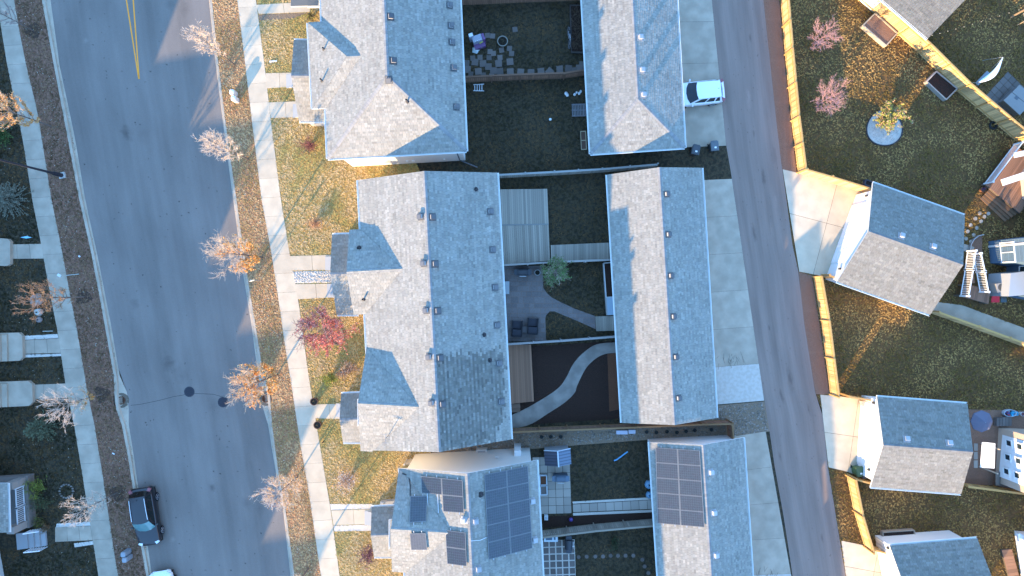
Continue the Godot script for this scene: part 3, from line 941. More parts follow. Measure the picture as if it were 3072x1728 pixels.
func window(parent: Node, at: Vector3, out: Vector3, w: float, h: float, panes := 1) -> void:
	# at is the middle of the opening on the wall's face
	var o := Vector3(out.x, 0, out.z).normalized()
	var b := Basis(Vector3.UP.cross(o), Vector3.UP, o)
	var s := Shape.new()
	s.col = lin(0.78, 0.78, 0.76)
	for k in [-1, 1]:
		s.box(at + o * 0.03 + b.y * (h * 0.5 * k), V(w + 0.12, 0.08, 0.07), b)
		s.box(at + o * 0.028 + b.x * (w * 0.5 * k), V(0.08, h - 0.07, 0.065), b)
	for k in range(1, panes): s.box(at + o * 0.025 + b.x * (w * (float(k) / panes - 0.5)), V(0.06, h - 0.08, 0.06), b)
	var f := part(parent, "window", s.done(), M.paint)
	for k in panes:
		s = Shape.new()
		s.box(at + o * 0.008 + b.x * (w * ((k + 0.5) / panes - 0.5)), V(w / panes - 0.07, h - 0.08, 0.012), b)
		part(f, "pane", s.done(), M.glass)

func house_door(parent: Node, at: Vector3, out: Vector3, c: Color) -> void:
	var o := Vector3(out.x, 0, out.z).normalized()
	var b := Basis(Vector3.UP.cross(o), Vector3.UP, o)
	var s := Shape.new()
	s.col = c
	s.box(at + o * 0.02 + b.y * 1.03, V(0.92, 2.06, 0.05), b)
	for k in 3: s.box(at + o * 0.05 + b.y * (0.4 + 0.6 * k), V(0.6, 0.42, 0.02), b)
	var d := part(parent, "door", s.done(), M.paint)
	s = Shape.new()
	s.col = lin(0.5, 0.5, 0.5)
	s.box(at + o * 0.08 + b.y * 1.0 + b.x * 0.38, V(0.04, 0.12, 0.06), b)
	part(d, "handle", s.done(), M.metal)

func garage_door(parent: Node, at: Vector3, out: Vector3, w: float) -> void:
	var o := Vector3(out.x, 0, out.z).normalized()
	var b := Basis(Vector3.UP.cross(o), Vector3.UP, o)
	for k in 4:
		var s := Shape.new()
		s.col = lin(0.74, 0.74, 0.73)
		s.box(at + o * 0.02 + b.y * (0.29 + 0.545 * k), V(w, 0.53, 0.05), b)
		for j in 4: s.box(at + o * 0.05 + b.y * (0.29 + 0.545 * k) + b.x * (w * ((j + 0.5) / 4.0 - 0.5)), V(w / 4.0 - 0.18, 0.3, 0.02), b)
		part(parent, "door_panel", s.done(), M.paint)

func porch(parent: Node, f: Array, floor_y: float, steps_at: Array) -> void:
	# f: roof corners nw, ne, se, sw of a small gable porch with its ridge running east; then its deck, posts and steps
	var rise: float = (f[3].z - f[0].z) * 0.5 * 0.40
	var rw: Vector3 = (f[0] + f[3]) * 0.5 + Vector3(0, rise, 0)
	var re: Vector3 = (f[1] + f[2]) * 0.5 + Vector3(0, rise, 0)
	roof(parent, [f[0], rw, re, f[1]], 0.78)  # north slope darker, south lighter: shade and sun put into the tones
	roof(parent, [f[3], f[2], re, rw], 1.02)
	ridge_cap(parent, rw, re, 0.05)
	gutter(parent, f[0], f[1], V(0, 0, -1))
	gutter(parent, f[3], f[2], V(0, 0, 1))
	var s := Shape.new()
	s.col = lin(0.66, 0.65, 0.62)
	s.slab([f[0] + V(0.3, -0.17, 0.3), f[1] + V(0, -0.17, 0.3), f[2] + V(0, -0.17, -0.3), f[3] + V(0.3, -0.17, -0.3)], 0.2)
	s.tri(rw + V(0.3, -0.2, 0), f[0] + V(0.3, -0.17, 0.3), f[3] + V(0.3, -0.17, -0.3))
	part(parent, "porch_beam", s.done(), M.matt)
	for p in [f[0] + V(0.42, 0, 0.42), f[3] + V(0.42, 0, -0.42), rw + V(0.42, -rise, 0)]:
		s = Shape.new()
		s.col = lin(0.72, 0.71, 0.69)
		s.box(V(p.x, (p.y - 0.35 + floor_y) * 0.5, p.z), V(0.24, p.y - 0.35 - floor_y, 0.24))
		part(parent, "porch_post", s.done(), M.matt)
	s = Shape.new()
	s.col = lin(0.36, 0.35, 0.33)
	s.slab([flatten(f[0], floor_y) + V(0.25, 0, 0.25), flatten(f[1], floor_y) + V(0, 0, 0.25), flatten(f[2], floor_y) + V(0, 0, -0.25), flatten(f[3], floor_y) + V(0.25, 0, -0.25)], floor_y + 0.05)
	part(parent, "porch_floor", s.done(), M.matt)
	for p in steps_at:
		for k in 3:
			s = Shape.new()
			s.col = lin(0.40, 0.39, 0.37)
			s.box(V(p.x - 0.14 - 0.28 * k, (floor_y - 0.18 * (k + 1)) * 0.5, p.z), V(0.28, maxf(floor_y - 0.18 * (k + 1), 0.06), 1.1))
			part(parent, "step", s.done(), M.matt)

func houses() -> void:
	# ---- duplex at the top of the picture, hipped at its south end
	var h := thing("duplex_house", "long grey-shingled duplex with a hipped south end, top of the row", "house", "grey-roofed duplexes in the row")
	var ridge := [V(-9, 8.5, -27.01), V(-8.46, 8.5, -14.39)]
	var sw := V(-13.07, 6, -9.24)
	var se := V(-3.14, 6, -9.79)
	var nw := V(-14.07, 6, -28.43)
	var ne := V(-4.17, 6, -28.43)
	var pw := parallel(ridge[0], ridge[1], nw, sw)
	var pe := parallel(ridge[0], ridge[1], ne, se)
	nw = pw[0]; sw = pw[1]; ne = pe[0]; se = pe[1]
	var west := [nw, sw, ridge[1], ridge[0]]
	var east := [ne, ridge[0], ridge[1], se]
	var south := [sw, se, ridge[1]]
	roof(h, west); roof(h, east, 0.97); roof(h, south, 1.02)
	ridge_cap(h, ridge[0], ridge[1]); ridge_cap(h, ridge[1], sw, 0.04); ridge_cap(h, ridge[1], se, 0.04)
	gutter(h, ne, se, V(1, 0, 0)); gutter(h, nw, sw, V(-1, 0, 0)); gutter(h, sw, se, V(0, 0, 1))
	var cream := lin(0.68, 0.665, 0.63)
	var walls := wall_ring(h, [nw, sw, se, ne], 0.45, 5.86, cream, [], "cream siding wall")
	var b := bump(h, west, V(-14.57, 6, -18.95), V(-14.24, 6, -12.79), 1.5, 3.0)
	wall_ring(h, b.foot, 0.42, 5.85, cream)
	porch(h, [V(-16.62, 2.7, -18.88), V(-15, 2.7, -18.83), V(-14.24, 2.7, -12.69), V(-16.22, 2.7, -12.69)], 0.55, [V(-17.21, 0.5, -16.54), V(-16.68, 0.5, -14.17)])
	# the porch roof of the next unit north and its stair rail
	roof(h, [V(-16.79, 2.9, -24.88), V(-14.69, 2.9, -24.88), V(-14.69, 2.9, -21.42), V(-16.79, 2.9, -21.37)], 1.02)
	for k in 9:
		var s := Shape.new()
		s.col = lin(0.8, 0.8, 0.78)
		var p := V(-16.12, 0.6, -22.21)
		s.box(V(p.x + 0.13 * k, 1.1, p.z), V(0.04, 0.9, 0.04))
		part(h, "baluster", s.done(), M.paint)
	var rail := Shape.new()
	rail.col = lin(0.8, 0.8, 0.78)
	rail.bar(V(-15.92, 1.55, -21.83), V(-14.88, 1.55, -21.83), 0.07, 0.06)
	part(h, "top_rail", rail.done(), M.paint)
	rail = Shape.new()
	rail.col = lin(0.8, 0.8, 0.78)
	rail.bar(V(-16.19, 0.62, -22.2), V(-15.14, 0.62, -22.2), 0.06, 0.06)
	part(h, "bottom_rail", rail.done(), M.paint)
	for p in [V(-4.44, 6.4, -20.03), V(-4.35, 6.4, -18.59), V(-4.28, 6.4, -17.43), V(-4.16, 6.4, -15.61), V(-3.97, 6.4, -12.85)]: roof_vent(h, on_roof(east, p), up_normal(east), 0.34, 0.10)
	for p in [V(-8.29, 8.2, -18.46), V(-8.1, 8.2, -15.48)]: roof_vent(h, on_roof(east, p), up_normal(east), 0.36, 0.07)
	roof_vent(h, on_roof(south, V(-8.37, 8.1, -14.16)), up_normal(south), 0.36, 0.10)
	stack_pipe(h, on_roof(south, V(-7.22, 7.4, -12.87)), 0.55)
	stack_pipe(h, on_roof([b.foot[0], b.foot[1], b.ridge[0]], V(-13.25, 6.5, -16.83)), 0.4)
	stack_pipe(h, on_roof([b.foot[0], b.foot[1], b.ridge[0]], V(-13.42, 6.4, -14.64)), 0.55)
	var sz: float = walls[0].z
	for e in walls: sz = maxf(sz, e.z)
	for q in [[1228, 0.16], [1246, 0.22], [1337, 0.14]]:
		var s := Shape.new()
		s.col = lin(0.82, 0.82, 0.8)
		var x: float = (q[0] - 1536) / 37.5
		var zz := lerpf(sw.z, se.z, (x - sw.x) / (se.x - sw.x)) - 0.44
		s.box(V(x, 1.2, zz), V(q[1], 0.22, 0.12))
		part(h, "wall_vent", s.done(), M.paint)
	var dp := Shape.new()
	dp.col = lin(0.10, 0.10, 0.11)
	dp.tube([se + V(-1.0, -0.15, -0.05), se + V(-0.9, -0.4, -0.42), flatten(se, 0.2) + V(-0.9, 0, -0.40), flatten(se, 0.08) + V(0.5, 0, 0.15)], [0.05, 0.05, 0.05, 0.05], 8)
	part(h, "downspout", dp.done(), M.paint)
	for q in [[-12.4, -14.4], [-12.4, -17.2], [-13.6, -10.8]]: window(h, V(q[0] - 1.45 if q[1] < -12 else q[0] + 0.9, 4.3, q[1]), V(-1, 0, 0), 1.4, 1.3, 2)
	# ---- the main house
	h = thing("main_house", "wide grey-shingled duplex with two blue-shaded cross gables, middle of the row", "house", "grey-roofed duplexes in the row")
	ridge = [V(-5.95, 8.5, -7.94), V(-4.95, 8.5, 11.13)]
	nw = V(-10.98, 6, -7.71); ne = V(-1.07, 6, -8.24); se = V(-0.05, 6, 10.81); sw = V(-10, 6, 11.6)
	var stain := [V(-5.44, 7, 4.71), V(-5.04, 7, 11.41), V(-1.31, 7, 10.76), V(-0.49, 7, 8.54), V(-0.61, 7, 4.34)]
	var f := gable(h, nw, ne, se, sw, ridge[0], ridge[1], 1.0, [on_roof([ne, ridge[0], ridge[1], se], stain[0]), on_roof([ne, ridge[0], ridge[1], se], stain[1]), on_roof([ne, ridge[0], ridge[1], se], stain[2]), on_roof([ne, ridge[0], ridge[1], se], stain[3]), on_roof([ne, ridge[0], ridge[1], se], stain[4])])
	west = f[0]; east = f[1]
	wall_ring(h, [nw, sw, se, ne], 0.42, 5.86, cream, [[nw, ne, ridge[0]], [sw, se, ridge[1]]], "cream siding wall")
	b = bump(h, west, V(-11.62, 6, -4.14), V(-11.29, 6, 1.9), 1.52)
	wall_ring(h, b.foot, 0.38, 5.85, cream, [b.peak])
	var b2 := bump(h, west, V(-10.38, 6, 4.24), V(-10.81, 6, 11.62), 1.85)
	wall_ring(h, b2.foot, 0.38, 5.85, cream, [b2.peak])
	porch(h, [V(-13.71, 2.7, -4.06), V(-12.03, 2.7, -4.11), V(-11.7, 2.7, 2.03), V(-13.35, 2.7, 2.03)], 0.6, [V(-14.09, 0.5, -1.96), V(-13.95, 0.5, 0.21)])
	porch(h, [V(-13.02, 2.7, 8.05), V(-10.94, 2.7, 7.97), V(-11.07, 2.7, 11.75), V(-12.87, 2.7, 11.75)], 0.6, [V(-13.21, 0.5, 9.78)])
	# little pent roof over the second porch
	roof(h, [V(-11.23, 4.6, 8.15), V(-11.23, 4.6, 10.16), V(-10.47, 5.1, 10.06), V(-10.57, 5.1, 8.07)], 0.8)
	gutter(h, V(-11.23, 4.6, 8.15), V(-11.23, 4.6, 10.16), V(-1, 0, 0))
	for p in [V(-6.2, 8.3, -4.86), V(-5.97, 8.3, -1.68), V(-5.81, 8.3, 1.52), V(-5.61, 8.3, 4.68), V(-5.43, 8.3, 7.81)]: roof_vent(h, on_roof(west, p), up_normal(west), 0.34, 0.12)
	for p in [V(-5.44, 8.2, -4.83), V(-5.26, 8.2, -1.64), V(-5.08, 8.2, 1.55), V(-4.92, 8.2, 4.76), V(-4.76, 8.2, 7.9)]: roof_vent(h, on_roof(east, p), up_normal(east), 0.36, 0.09)
	for p in [V(-1.56, 6.3, -5.42), V(-1.4, 6.3, -2.72), V(-1.23, 6.3, -0.05), V(-1.09, 6.3, 2.63), V(-0.95, 6.3, 5.33), V(-0.8, 6.3, 8.05)]: roof_vent(h, on_roof(east, p), up_normal(east), 0.34, 0.12)
	for p in [V(-2.56, 6.6, -6.94), V(-1.98, 6.6, 3.29), V(-1.58, 6.6, 5.1)]: stack_pipe(h, on_roof(east, p), 0.3, 0.08)
	stack_pipe(h, on_roof(b.north, V(-10.77, 6.6, -2.82)), 0.3, 0.08)
	stack_pipe(h, on_roof(b.south, V(-10.47, 6.6, 0.8)), 0.45, 0.06)
	var ant := Shape.new()
	ant.col = lin(0.2, 0.2, 0.2)
	var ap := on_roof(west, V(-8.69, 7.2, 10.36))
	ant.tube([ap, ap + V(0, 1.2, 0)], [0.02, 0.02], 6)
	for k in 4: ant.bar(ap + V(-0.35 + 0.05 * k, 1.15, -0.3 + 0.2 * k), ap + V(0.35 - 0.05 * k, 1.15, -0.3 + 0.2 * k), 0.015, 0.015)
	ant.bar(ap + V(0, 1.15, -0.35), ap + V(0, 1.15, 0.35), 0.02, 0.02)
	part(h, "antenna", ant.done(), M.metal)
	for q in [[-10.9, -5.9], [-10.6, 3.3]]: window(h, V(q[0] + 0.52, 4.3, q[1]), V(-1, 0, 0), 1.4, 1.3, 2)
	for p in [V(-1.62, 3.9, -5), V(-1.42, 3.9, -1), V(-1.18, 3.9, 3.5), V(-0.96, 3.9, 7.6)]: window(h, p, V(1, 0, 0), 1.4, 1.2, 2)
	# ---- the house with solar panels
	h = thing("solar_house", "grey-shingled duplex covered in solar panels, bottom of the row", "house", "grey-roofed duplexes in the row")
	ridge = [V(-3.03, 8.5, 12.58), V(-2.13, 8.5, 29.99)]
	nw = V(-7.98, 6, 12.88); ne = V(1.81, 6, 12.31); se = V(2.71, 6, 31.57); sw = V(-7.1, 6, 31.57)
	f = gable(h, nw, ne, se, sw, ridge[0], ridge[1], 0.97)
	west = f[0]; east = f[1]
	wall_ring(h, [nw, sw, se, ne], 0.42, 5.86, lin(0.62, 0.60, 0.56), [[nw, ne, ridge[0]]], "smooth beige siding wall")
	b = bump(h, west, V(-8.07, 6, 12.88), V(-8.57, 6, 20.24), 1.86)
	wall_ring(h, b.foot, 0.38, 5.85, lin(0.62, 0.60, 0.56), [b.peak])
	porch(h, [V(-10.69, 2.7, 16.68), V(-8.4, 2.7, 16.57), V(-8.53, 2.7, 20.46), V(-10.51, 2.7, 20.46)], 0.6, [V(-10.94, 0.5, 18.39)])
	roof(h, [V(-8.93, 4.6, 17.01), V(-8.93, 4.6, 19.19), V(-7.97, 5.1, 19), V(-8.22, 5.1, 16.82)], 0.8)
	gutter(h, V(-8.93, 4.6, 17.01), V(-8.93, 4.6, 19.19), V(-1, 0, 0))
	solar_array(h, east, V(-1.98, 8.2, 12.77), V(1.05, 6.8, 12.58), V(1.38, 6.8, 18.41), V(-1.68, 8.2, 18.6), 2, 5)
	solar_array(h, west, V(-6.31, 7.1, 13.16), V(-3.28, 8.5, 13.05), V(-3.17, 8.5, 15.27), V(-6.19, 7.1, 15.55), 2, 2, [[0, 1]], lin(0.036, 0.038, 0.044))
	solar_array(h, west, V(-4.53, 8, 16.66), V(-3.08, 8.5, 16.6), V(-2.99, 8.5, 18.89), V(-4.39, 8, 18.99), 1, 2, [], lin(0.036, 0.038, 0.044))
	solar_array(h, b.north, V(-7.13, 7.1, 14.62), V(-5.96, 7.1, 14.62), V(-5.92, 7.8, 16.18), V(-7.07, 7.8, 16.23), 1, 1)
	solar_array(h, b.south, V(-7.02, 7.8, 16.76), V(-5.92, 7.8, 16.73), V(-5.88, 7.2, 18.15), V(-7.02, 7.2, 18.17), 1, 1, [], lin(0.07, 0.07, 0.075))
	roof_vent(h, on_roof(west, V(-3.22, 8.4, 15.8)), up_normal(west), 0.34, 0.4)
	for p in [V(-2.53, 8.2, 15.87), V(-2.34, 8.2, 19.12)]: roof_vent(h, on_roof(east, p), up_normal(east), 0.34, 0.3)
	for p in [V(1.39, 6.4, 15.12), V(1.56, 6.4, 17.88)]: roof_vent(h, on_roof(east, p), up_normal(east), 0.34, 0.35)
	stack_pipe(h, on_roof(east, V(-2.17, 8.1, 14.14)), 0.35, 0.1)
	var w := Shape.new()
	w.col = lin(0.03, 0.03, 0.035)
	var wire := [V(-7.79, 7, 13.21), V(-7.33, 7, 13.35), V(-7.19, 7, 13.95), V(-7.14, 7, 14.61)]
	for i in wire.size() - 1: w.bar(on_roof(b.north, wire[i], 0.05), on_roof(b.north, wire[i + 1], 0.05), 0.05, 0.04)
	part(h, "conduit", w.done(), M.matt)
	w = Shape.new()
	w.col = lin(0.6, 0.6, 0.6)
	wire = [V(-2.27, 8.4, 19.09), V(-1.99, 8.4, 19.04), V(-1.63, 8.4, 18.9)]
	for i in 2: w.bar(on_roof(east, V(-2.81, 8.4, 17.14), 0.05) if i == 0 else on_roof(east, V(-2.19, 8.2, 17.21), 0.05), on_roof(east, V(-2.19, 8.2, 17.21), 0.05) if i == 0 else on_roof(east, V(-1.65, 8, 17.07), 0.05), 0.04, 0.04)
	part(h, "conduit", w.done(), M.metal)
	# box bay and gas fireplace cover on the north wall, small gate return at its west end
	w = Shape.new()
	w.col = lin(0.64, 0.64, 0.63)
	w.slab([V(0.18, 2.6, 12.41), V(0.69, 2.6, 12.41), V(0.69, 2.6, 13.02), V(1.37, 2.6, 13.02), V(1.37, 2.6, 13.63), V(0.18, 2.6, 13.63)], 2.6)
	part(h, "bay", w.done(), M.matt)
	w = Shape.new(); w.col = lin(0.5, 0.48, 0.45)
	w.box(V(-1.15, 3.0, 12.78), V(0.2, 0.18, 0.14))
	part(h, "wall_vent", w.done(), M.paint)
	# ---- houses further south in the same row, which throw their shade north over the yards
	h = thing("duplex_house", "grey-shingled duplex south of the solar house, just below the frame", "house", "grey-roofed duplexes in the row")
	ridge = [V(-1.49, 8.5, 31.92), V(-0.36, 8.5, 50.58)]
	nw = V(-6.69, 6, 33.6); ne = V(3.19, 6, 33.6); se = V(4.38, 6, 53.24); sw = V(-5.62, 6, 53.24)
	var s2 := Shape.new()
	for q in [[nw, sw, ridge[1], ridge[0]], [ne, ridge[0], ridge[1], se]]:
		s2.col = lin(0.27, 0.265, 0.255)
		s2.slab(q, 0.16)
	part(h, "roof", s2.done(), M.shingle)
	wall_ring(h, [nw, sw, se, ne], 0.42, 5.86, cream, [[nw, ne, ridge[0]], [sw, se, ridge[1]]])

func garages() -> void:
	var white := lin(0.70, 0.70, 0.69)
	# top garage row, hipped at its south end
	var g := thing("garage_row", "garage row with a hipped south end, behind the white car", "garage", "garage rows along the back lane")
	var ridge := [V(8.5, 4.08, -29.52), V(9.35, 4.08, -13.99)]
	var sw := V(5.88, 3, -10.15)
	var se := V(13.05, 3, -10.63)
	var nw := V(4.92, 3, -30.13)
	var ne := V(12.06, 3, -30.13)
	var pw := parallel(ridge[0], ridge[1], nw, sw)
	var pe := parallel(ridge[0], ridge[1], ne, se)
	nw = pw[0]; sw = pw[1]; ne = pe[0]; se = pe[1]
	var west := [nw, sw, ridge[1], ridge[0]]
	var east := [ne, ridge[0], ridge[1], se]
	var south := [sw, se, ridge[1]]
	roof(g, west); roof(g, east, 1.0); roof(g, south)
	ridge_cap(g, ridge[0], ridge[1], 0.05); ridge_cap(g, ridge[1], sw, 0.03); ridge_cap(g, ridge[1], se, 0.03)
	gutter(g, ne, se, V(1, 0, 0)); gutter(g, nw, sw, V(-1, 0, 0)); gutter(g, sw, se, V(0, 0, 1))
	wall_ring(g, [nw, sw, se, ne], 0.4, 2.88, white)
	for p in [V(9.51, 3.85, -18.62), V(9.64, 3.85, -16.19), V(9.73, 3.85, -14.35)]: roof_vent(g, on_roof(east, p), up_normal(east), 0.34, 0.34)
	for k in 6: garage_door(g, V(12.45 - 0.045 * (-12.5 - 4.5 * k + 12.5) / -4.5, 0.02, -12.9 - 4.4 * k), V(1, 0, -0.04), 2.6)
	# middle garage row
	g = thing("garage_row", "long gabled garage row with a sunlit band along its ridge, behind the main house", "garage", "garage rows along the back lane")
	ridge = [V(10.84, 4.5, -8.88), V(11.97, 4.5, 10.08)]
	nw = V(7.24, 3, -8.58); ne = V(14.41, 3, -9.11); se = V(15.45, 3, 9.84); sw = V(8.28, 3, 10.22)
	var f := gable(g, nw, ne, se, sw, ridge[0], ridge[1])
	wall_ring(g, [nw, sw, se, ne], 0.4, 2.88, white, [[nw, ne, ridge[0]], [sw, se, ridge[1]]])
	for p in [V(11.4, 4.2, -6.93), V(11.52, 4.2, -3.95), V(11.69, 4.2, -0.91), V(11.89, 4.2, 2.1), V(12.06, 4.2, 5.08), V(12.26, 4.2, 8.12)]: roof_vent(g, on_roof(f[1], p), up_normal(f[1]), 0.32, 0.10)
	for k in 6:
		var q: Vector3 = ne.lerp(se, (k + 0.5) / 6.0)
		garage_door(g, V(q.x - 0.42, 0.02, q.z), V(1, 0, -0.05), 2.6)
	# garage row with panels
	g = thing("garage_row", "garage row carrying a ten-panel solar array, at the bottom of the lane's west side", "garage", "garage rows along the back lane")
	ridge = [V(14.05, 4.5, 11.55), V(15.25, 4.5, 29.94)]
	nw = V(10.42, 3, 11.69); ne = V(17.52, 3, 11.33); se = V(18.78, 3, 30.82); sw = V(11.63, 3, 30.82)
	f = gable(g, nw, ne, se, sw, ridge[0], ridge[1])
	wall_ring(g, [nw, sw, se, ne], 0.4, 2.88, white, [[nw, ne, ridge[0]]], "pale siding wall")
	solar_array(g, f[0], V(10.86, 3.2, 11.99), V(13.86, 4.4, 11.94), V(14.23, 4.4, 17.59), V(11.01, 3.2, 17.73), 2, 5, [], lin(0.050, 0.052, 0.056))
	for p in [V(14.63, 4.2, 13.59), V(14.85, 4.2, 16.58), V(15, 4.2, 19.71)]: roof_vent(g, on_roof(f[1], p), up_normal(f[1]), 0.34, 0.4)
	for k in 4: garage_door(g, V(17.3 + 0.2 * k, 0.02, 14.4 + 3.6 * k), V(1, 0, -0.06), 2.6)
	g = thing("garage_row", "garage row south of the solar one, below the frame", "garage", "garage rows along the back lane")
	var s3 := Shape.new()
	var w3 := [V(12.01, 3, 34.1), V(13.22, 3, 53.91), V(20.54, 3, 53.91), V(19.21, 3, 34.1)]
	var r3 := [V(15.5, 4.5, 33.13), V(16.68, 4.5, 52.38)]
	s3.col = lin(0.2, 0.195, 0.185)
	s3.slab([w3[0], w3[1], r3[1], r3[0]], 0.16)
	s3.slab([w3[3], r3[0], r3[1], w3[2]], 0.16)
	part(g, "roof", s3.done(), M.shingle)
	wall_ring(g, w3, 0.4, 2.88, white, [[w3[0], w3[3], r3[0]], [w3[1], w3[2], r3[1]]])
	# ---- garages of the lots across the lane
	g = thing("east_garage", "white-walled garage set at an angle, upper one east of the lane", "garage", "single garages across the lane")
	f = gable_east(g, V(27.31, 3, -7.9), V(34.3, 3, -5.55), V(31.65, 3, 2.04), V(24.61, 3, -0.48), V(26.17, 4.6, -4.16), V(33.12, 4.6, -1.69), 0.74)
	var fr := [V(27.31, 3, -7.9), V(34.3, 3, -5.55), V(31.65, 3, 2.04), V(24.61, 3, -0.48)]
	wall_ring(g, fr, 0.35, 2.88, white, [[fr[0], fr[3], V(26.17, 4.6, -4.16)], [fr[1], fr[2], V(33.12, 4.6, -1.69)]], "white siding wall")
	for p in [V(28.67, 4.4, -3.81), V(31.01, 4.4, -3.02)]: roof_vent(g, on_roof(f[0], p), up_normal(f[0]), 0.34, 0.35)
	front_door(g, fr[0], fr[3])
	g = thing("east_garage", "white-walled garage with blue-shaded north slope, second one east of the lane", "garage", "single garages across the lane")
	f = gable_east(g, V(27.64, 3, 8.2), V(34.48, 3, 8.81), V(34, 3, 15.62), V(27.16, 3, 15.02), V(27.27, 4.6, 11.53), V(33.85, 4.6, 12.04), 0.74)
	fr = [V(27.64, 3, 8.2), V(34.48, 3, 8.81), V(34, 3, 15.62), V(27.16, 3, 15.02)]
	wall_ring(g, fr, 0.35, 2.88, white, [[fr[0], fr[3], V(27.27, 4.6, 11.53)], [fr[1], fr[2], V(33.85, 4.6, 12.04)]], "white siding wall")
	for p in [V(29.09, 4.4, 11.16), V(32.21, 4.4, 11.45)]: roof_vent(g, on_roof(f[0], p), up_normal(f[0]), 0.34, 0.35)
	front_door(g, fr[0], fr[3])
	g = thing("east_garage", "white-walled garage cut by the bottom edge, southernmost one east of the lane", "garage", "single garages across the lane")
	fr = [V(28.59, 3, 19.46), V(35.23, 3, 19), V(36.82, 3, 26.27), V(30.01, 3, 26.78)]
	f = gable_east(g, fr[0], fr[1], fr[2], fr[3], V(29.08, 4.6, 22.71), V(35.59, 4.6, 22.18), 0.74)
	wall_ring(g, fr, 0.35, 2.88, white, [[fr[0], fr[3], V(29.08, 4.6, 22.71)], [fr[1], fr[2], V(35.59, 4.6, 22.18)]], "white siding wall")
	front_door(g, fr[0], fr[3])
	for q in [[2726, 1.3], [2822, 1.5]]:
		window(g, V((q[0] - 1536) / 38.6, 1.75, 20.56 - (q[0] - 2669) * 0.0022), V(-0.07, 0, -1), q[1], 0.9, 2)

func front_door(g: Node, a: Vector3, b: Vector3) -> void:
	# overhead door in the west wall between eave corners a and b
	var along := Vector3(b.x - a.x, 0, b.z - a.z).normalized()
	var inw := Vector3(along.z, 0, -along.x)
	if inw.x < 0: inw = -inw
	garage_door(g, flatten(a.lerp(b, 0.47), 0.02) + inw * 0.345, -inw, 4.9)
	var s := Shape.new()
	s.col = lin(0.05, 0.05, 0.05)
	for k in [-0.38, 0.38]: s.box(flatten(a.lerp(b, 0.47 + k), 2.0) + inw * 0.30, V(0.14, 0.26, 0.14))
	part(g, "wall_lamp", s.done(), M.paint)

# ---------------------------------------------------------------- fences, decks and the lots across the lane
func fence(label: String, line: Array, height: float, boards: Array, front: float, opts := {}) -> void:
	# upright boards with a small gap along a line of ground points; rails and posts stand on the side given by front (+1 left of travel)
	var root := thing("fence", label, "fence", opts.get("group", "board fences round the yards"))
	var bw: float = opts.get("board", 0.14)
	var gap: float = opts.get("gap", 0.012)
	var s := Shape.new()
	s.box(V(0, height * 0.5 + 0.02, 0), V(bw, height - 0.04, 0.02))
	s.col = Color(1, 1, 1)
	var board := s.done()
	var rail_color: Color = opts.get("rail", lin(0.46, 0.27, 0.10))
	for i in line.size() - 1:
		var a: Vector3 = flatten(line[i])
		var b: Vector3 = flatten(line[i + 1])
		var l := a.distance_to(b)
		var f := (b - a) / l
		var side := Vector3(f.z, 0, -f.x) * front
		var n := int(l / (bw + gap))
		for k in n:
			var o := part(root, "board", board, boards[rng.randi() % boards.size()])
			var loose: float = opts.get("loose", 0.0)
			o.position = a + f * ((k + 0.5) * l / n + rnd(-loose, loose)) + Vector3(0, rnd(-0.008, 0.008), 0) + side * (0.0 if loose == 0.0 else (0.004 if k % 2 == 0 else -0.004) + rnd(-0.002, 0.002))
			o.rotation = Vector3(rnd(-0.006, 0.006), atan2(-f.z, f.x) + rnd(-0.01, 0.01), rnd(-0.005, 0.005))
		for h in [0.3, height - 0.28, height + 0.018]:
			var r := Shape.new()
			r.col = rail_color
			var cap: bool = h > height
			var up := side * (0.02 if cap else 0.035) + Vector3(0, h, 0)
			r.bar(a + up, b + up, opts.get("cap", 0.12) if cap else 0.04, 0.03 if cap else 0.09)
			part(root, "cap" if cap else "rail", r.done(), M.matt)
		var np := maxi(1, int(round(l / 2.4)))
		for k in np + 1:
			if k == 0 and i > 0: continue
			var t := Shape.new()
			t.col = rail_color * rnd(0.9, 1.1)
			var q := a + f * (l * k / np) + side * 0.085
			t.box(q + Vector3(0, height * 0.5 + 0.04, 0), V(0.09, height + 0.08, 0.09), Basis(Vector3.UP, atan2(-f.z, f.x)))
			t.box(q + Vector3(0, height + 0.095, 0), V(0.12, 0.03, 0.12), Basis(Vector3.UP, atan2(-f.z, f.x)))
			part(root, "post", t.done(), M.matt)

func deck(label: String, group: String, a: Vector3, b: Vector3, c: Vector3, d: Vector3, n: int, mats: Array, boards_along_v := true) -> Node3D:
	# plank platform with its top at the corners' height; n boards from a to b
	var root := thing("deck", label, "deck", group)
	no_grass([a, b, c, d])
	if boards_along_v: cells(root, "plank", a, b, c, d, n, 1, 0.035, 0.012, mats, 0.002)
	else: cells(root, "plank", a, b, c, d, 1, n, 0.035, 0.012, mats, 0.002)
	var s := Shape.new()
	s.col = lin(0.10, 0.085, 0.07)
	var k := Vector3(0, -0.04, 0)
	s.slab([a + k, b + k, c + k, d + k], 0.16)
	part(root, "frame", s.done(), M.matt)
	if a.y > 0.35:
		s = Shape.new()
		s.col = lin(0.12, 0.1, 0.08)
		for p in [a, b, c, d]:
			var q: Vector3 = p.lerp((a + b + c + d) * 0.25, 0.1)
			s.box(V(q.x, (q.y - 0.2) * 0.5, q.z), V(0.14, q.y - 0.2, 0.14))
		part(root, "footing", s.done(), M.matt)
	return root

const NTH := ["first", "second", "third", "fourth", "fifth", "sixth", "seventh", "eighth", "ninth", "tenth", "eleventh", "twelfth", "thirteenth", "fourteenth", "fifteenth", "sixteenth", "seventeenth", "eighteenth", "nineteenth", "twentieth", "last"]

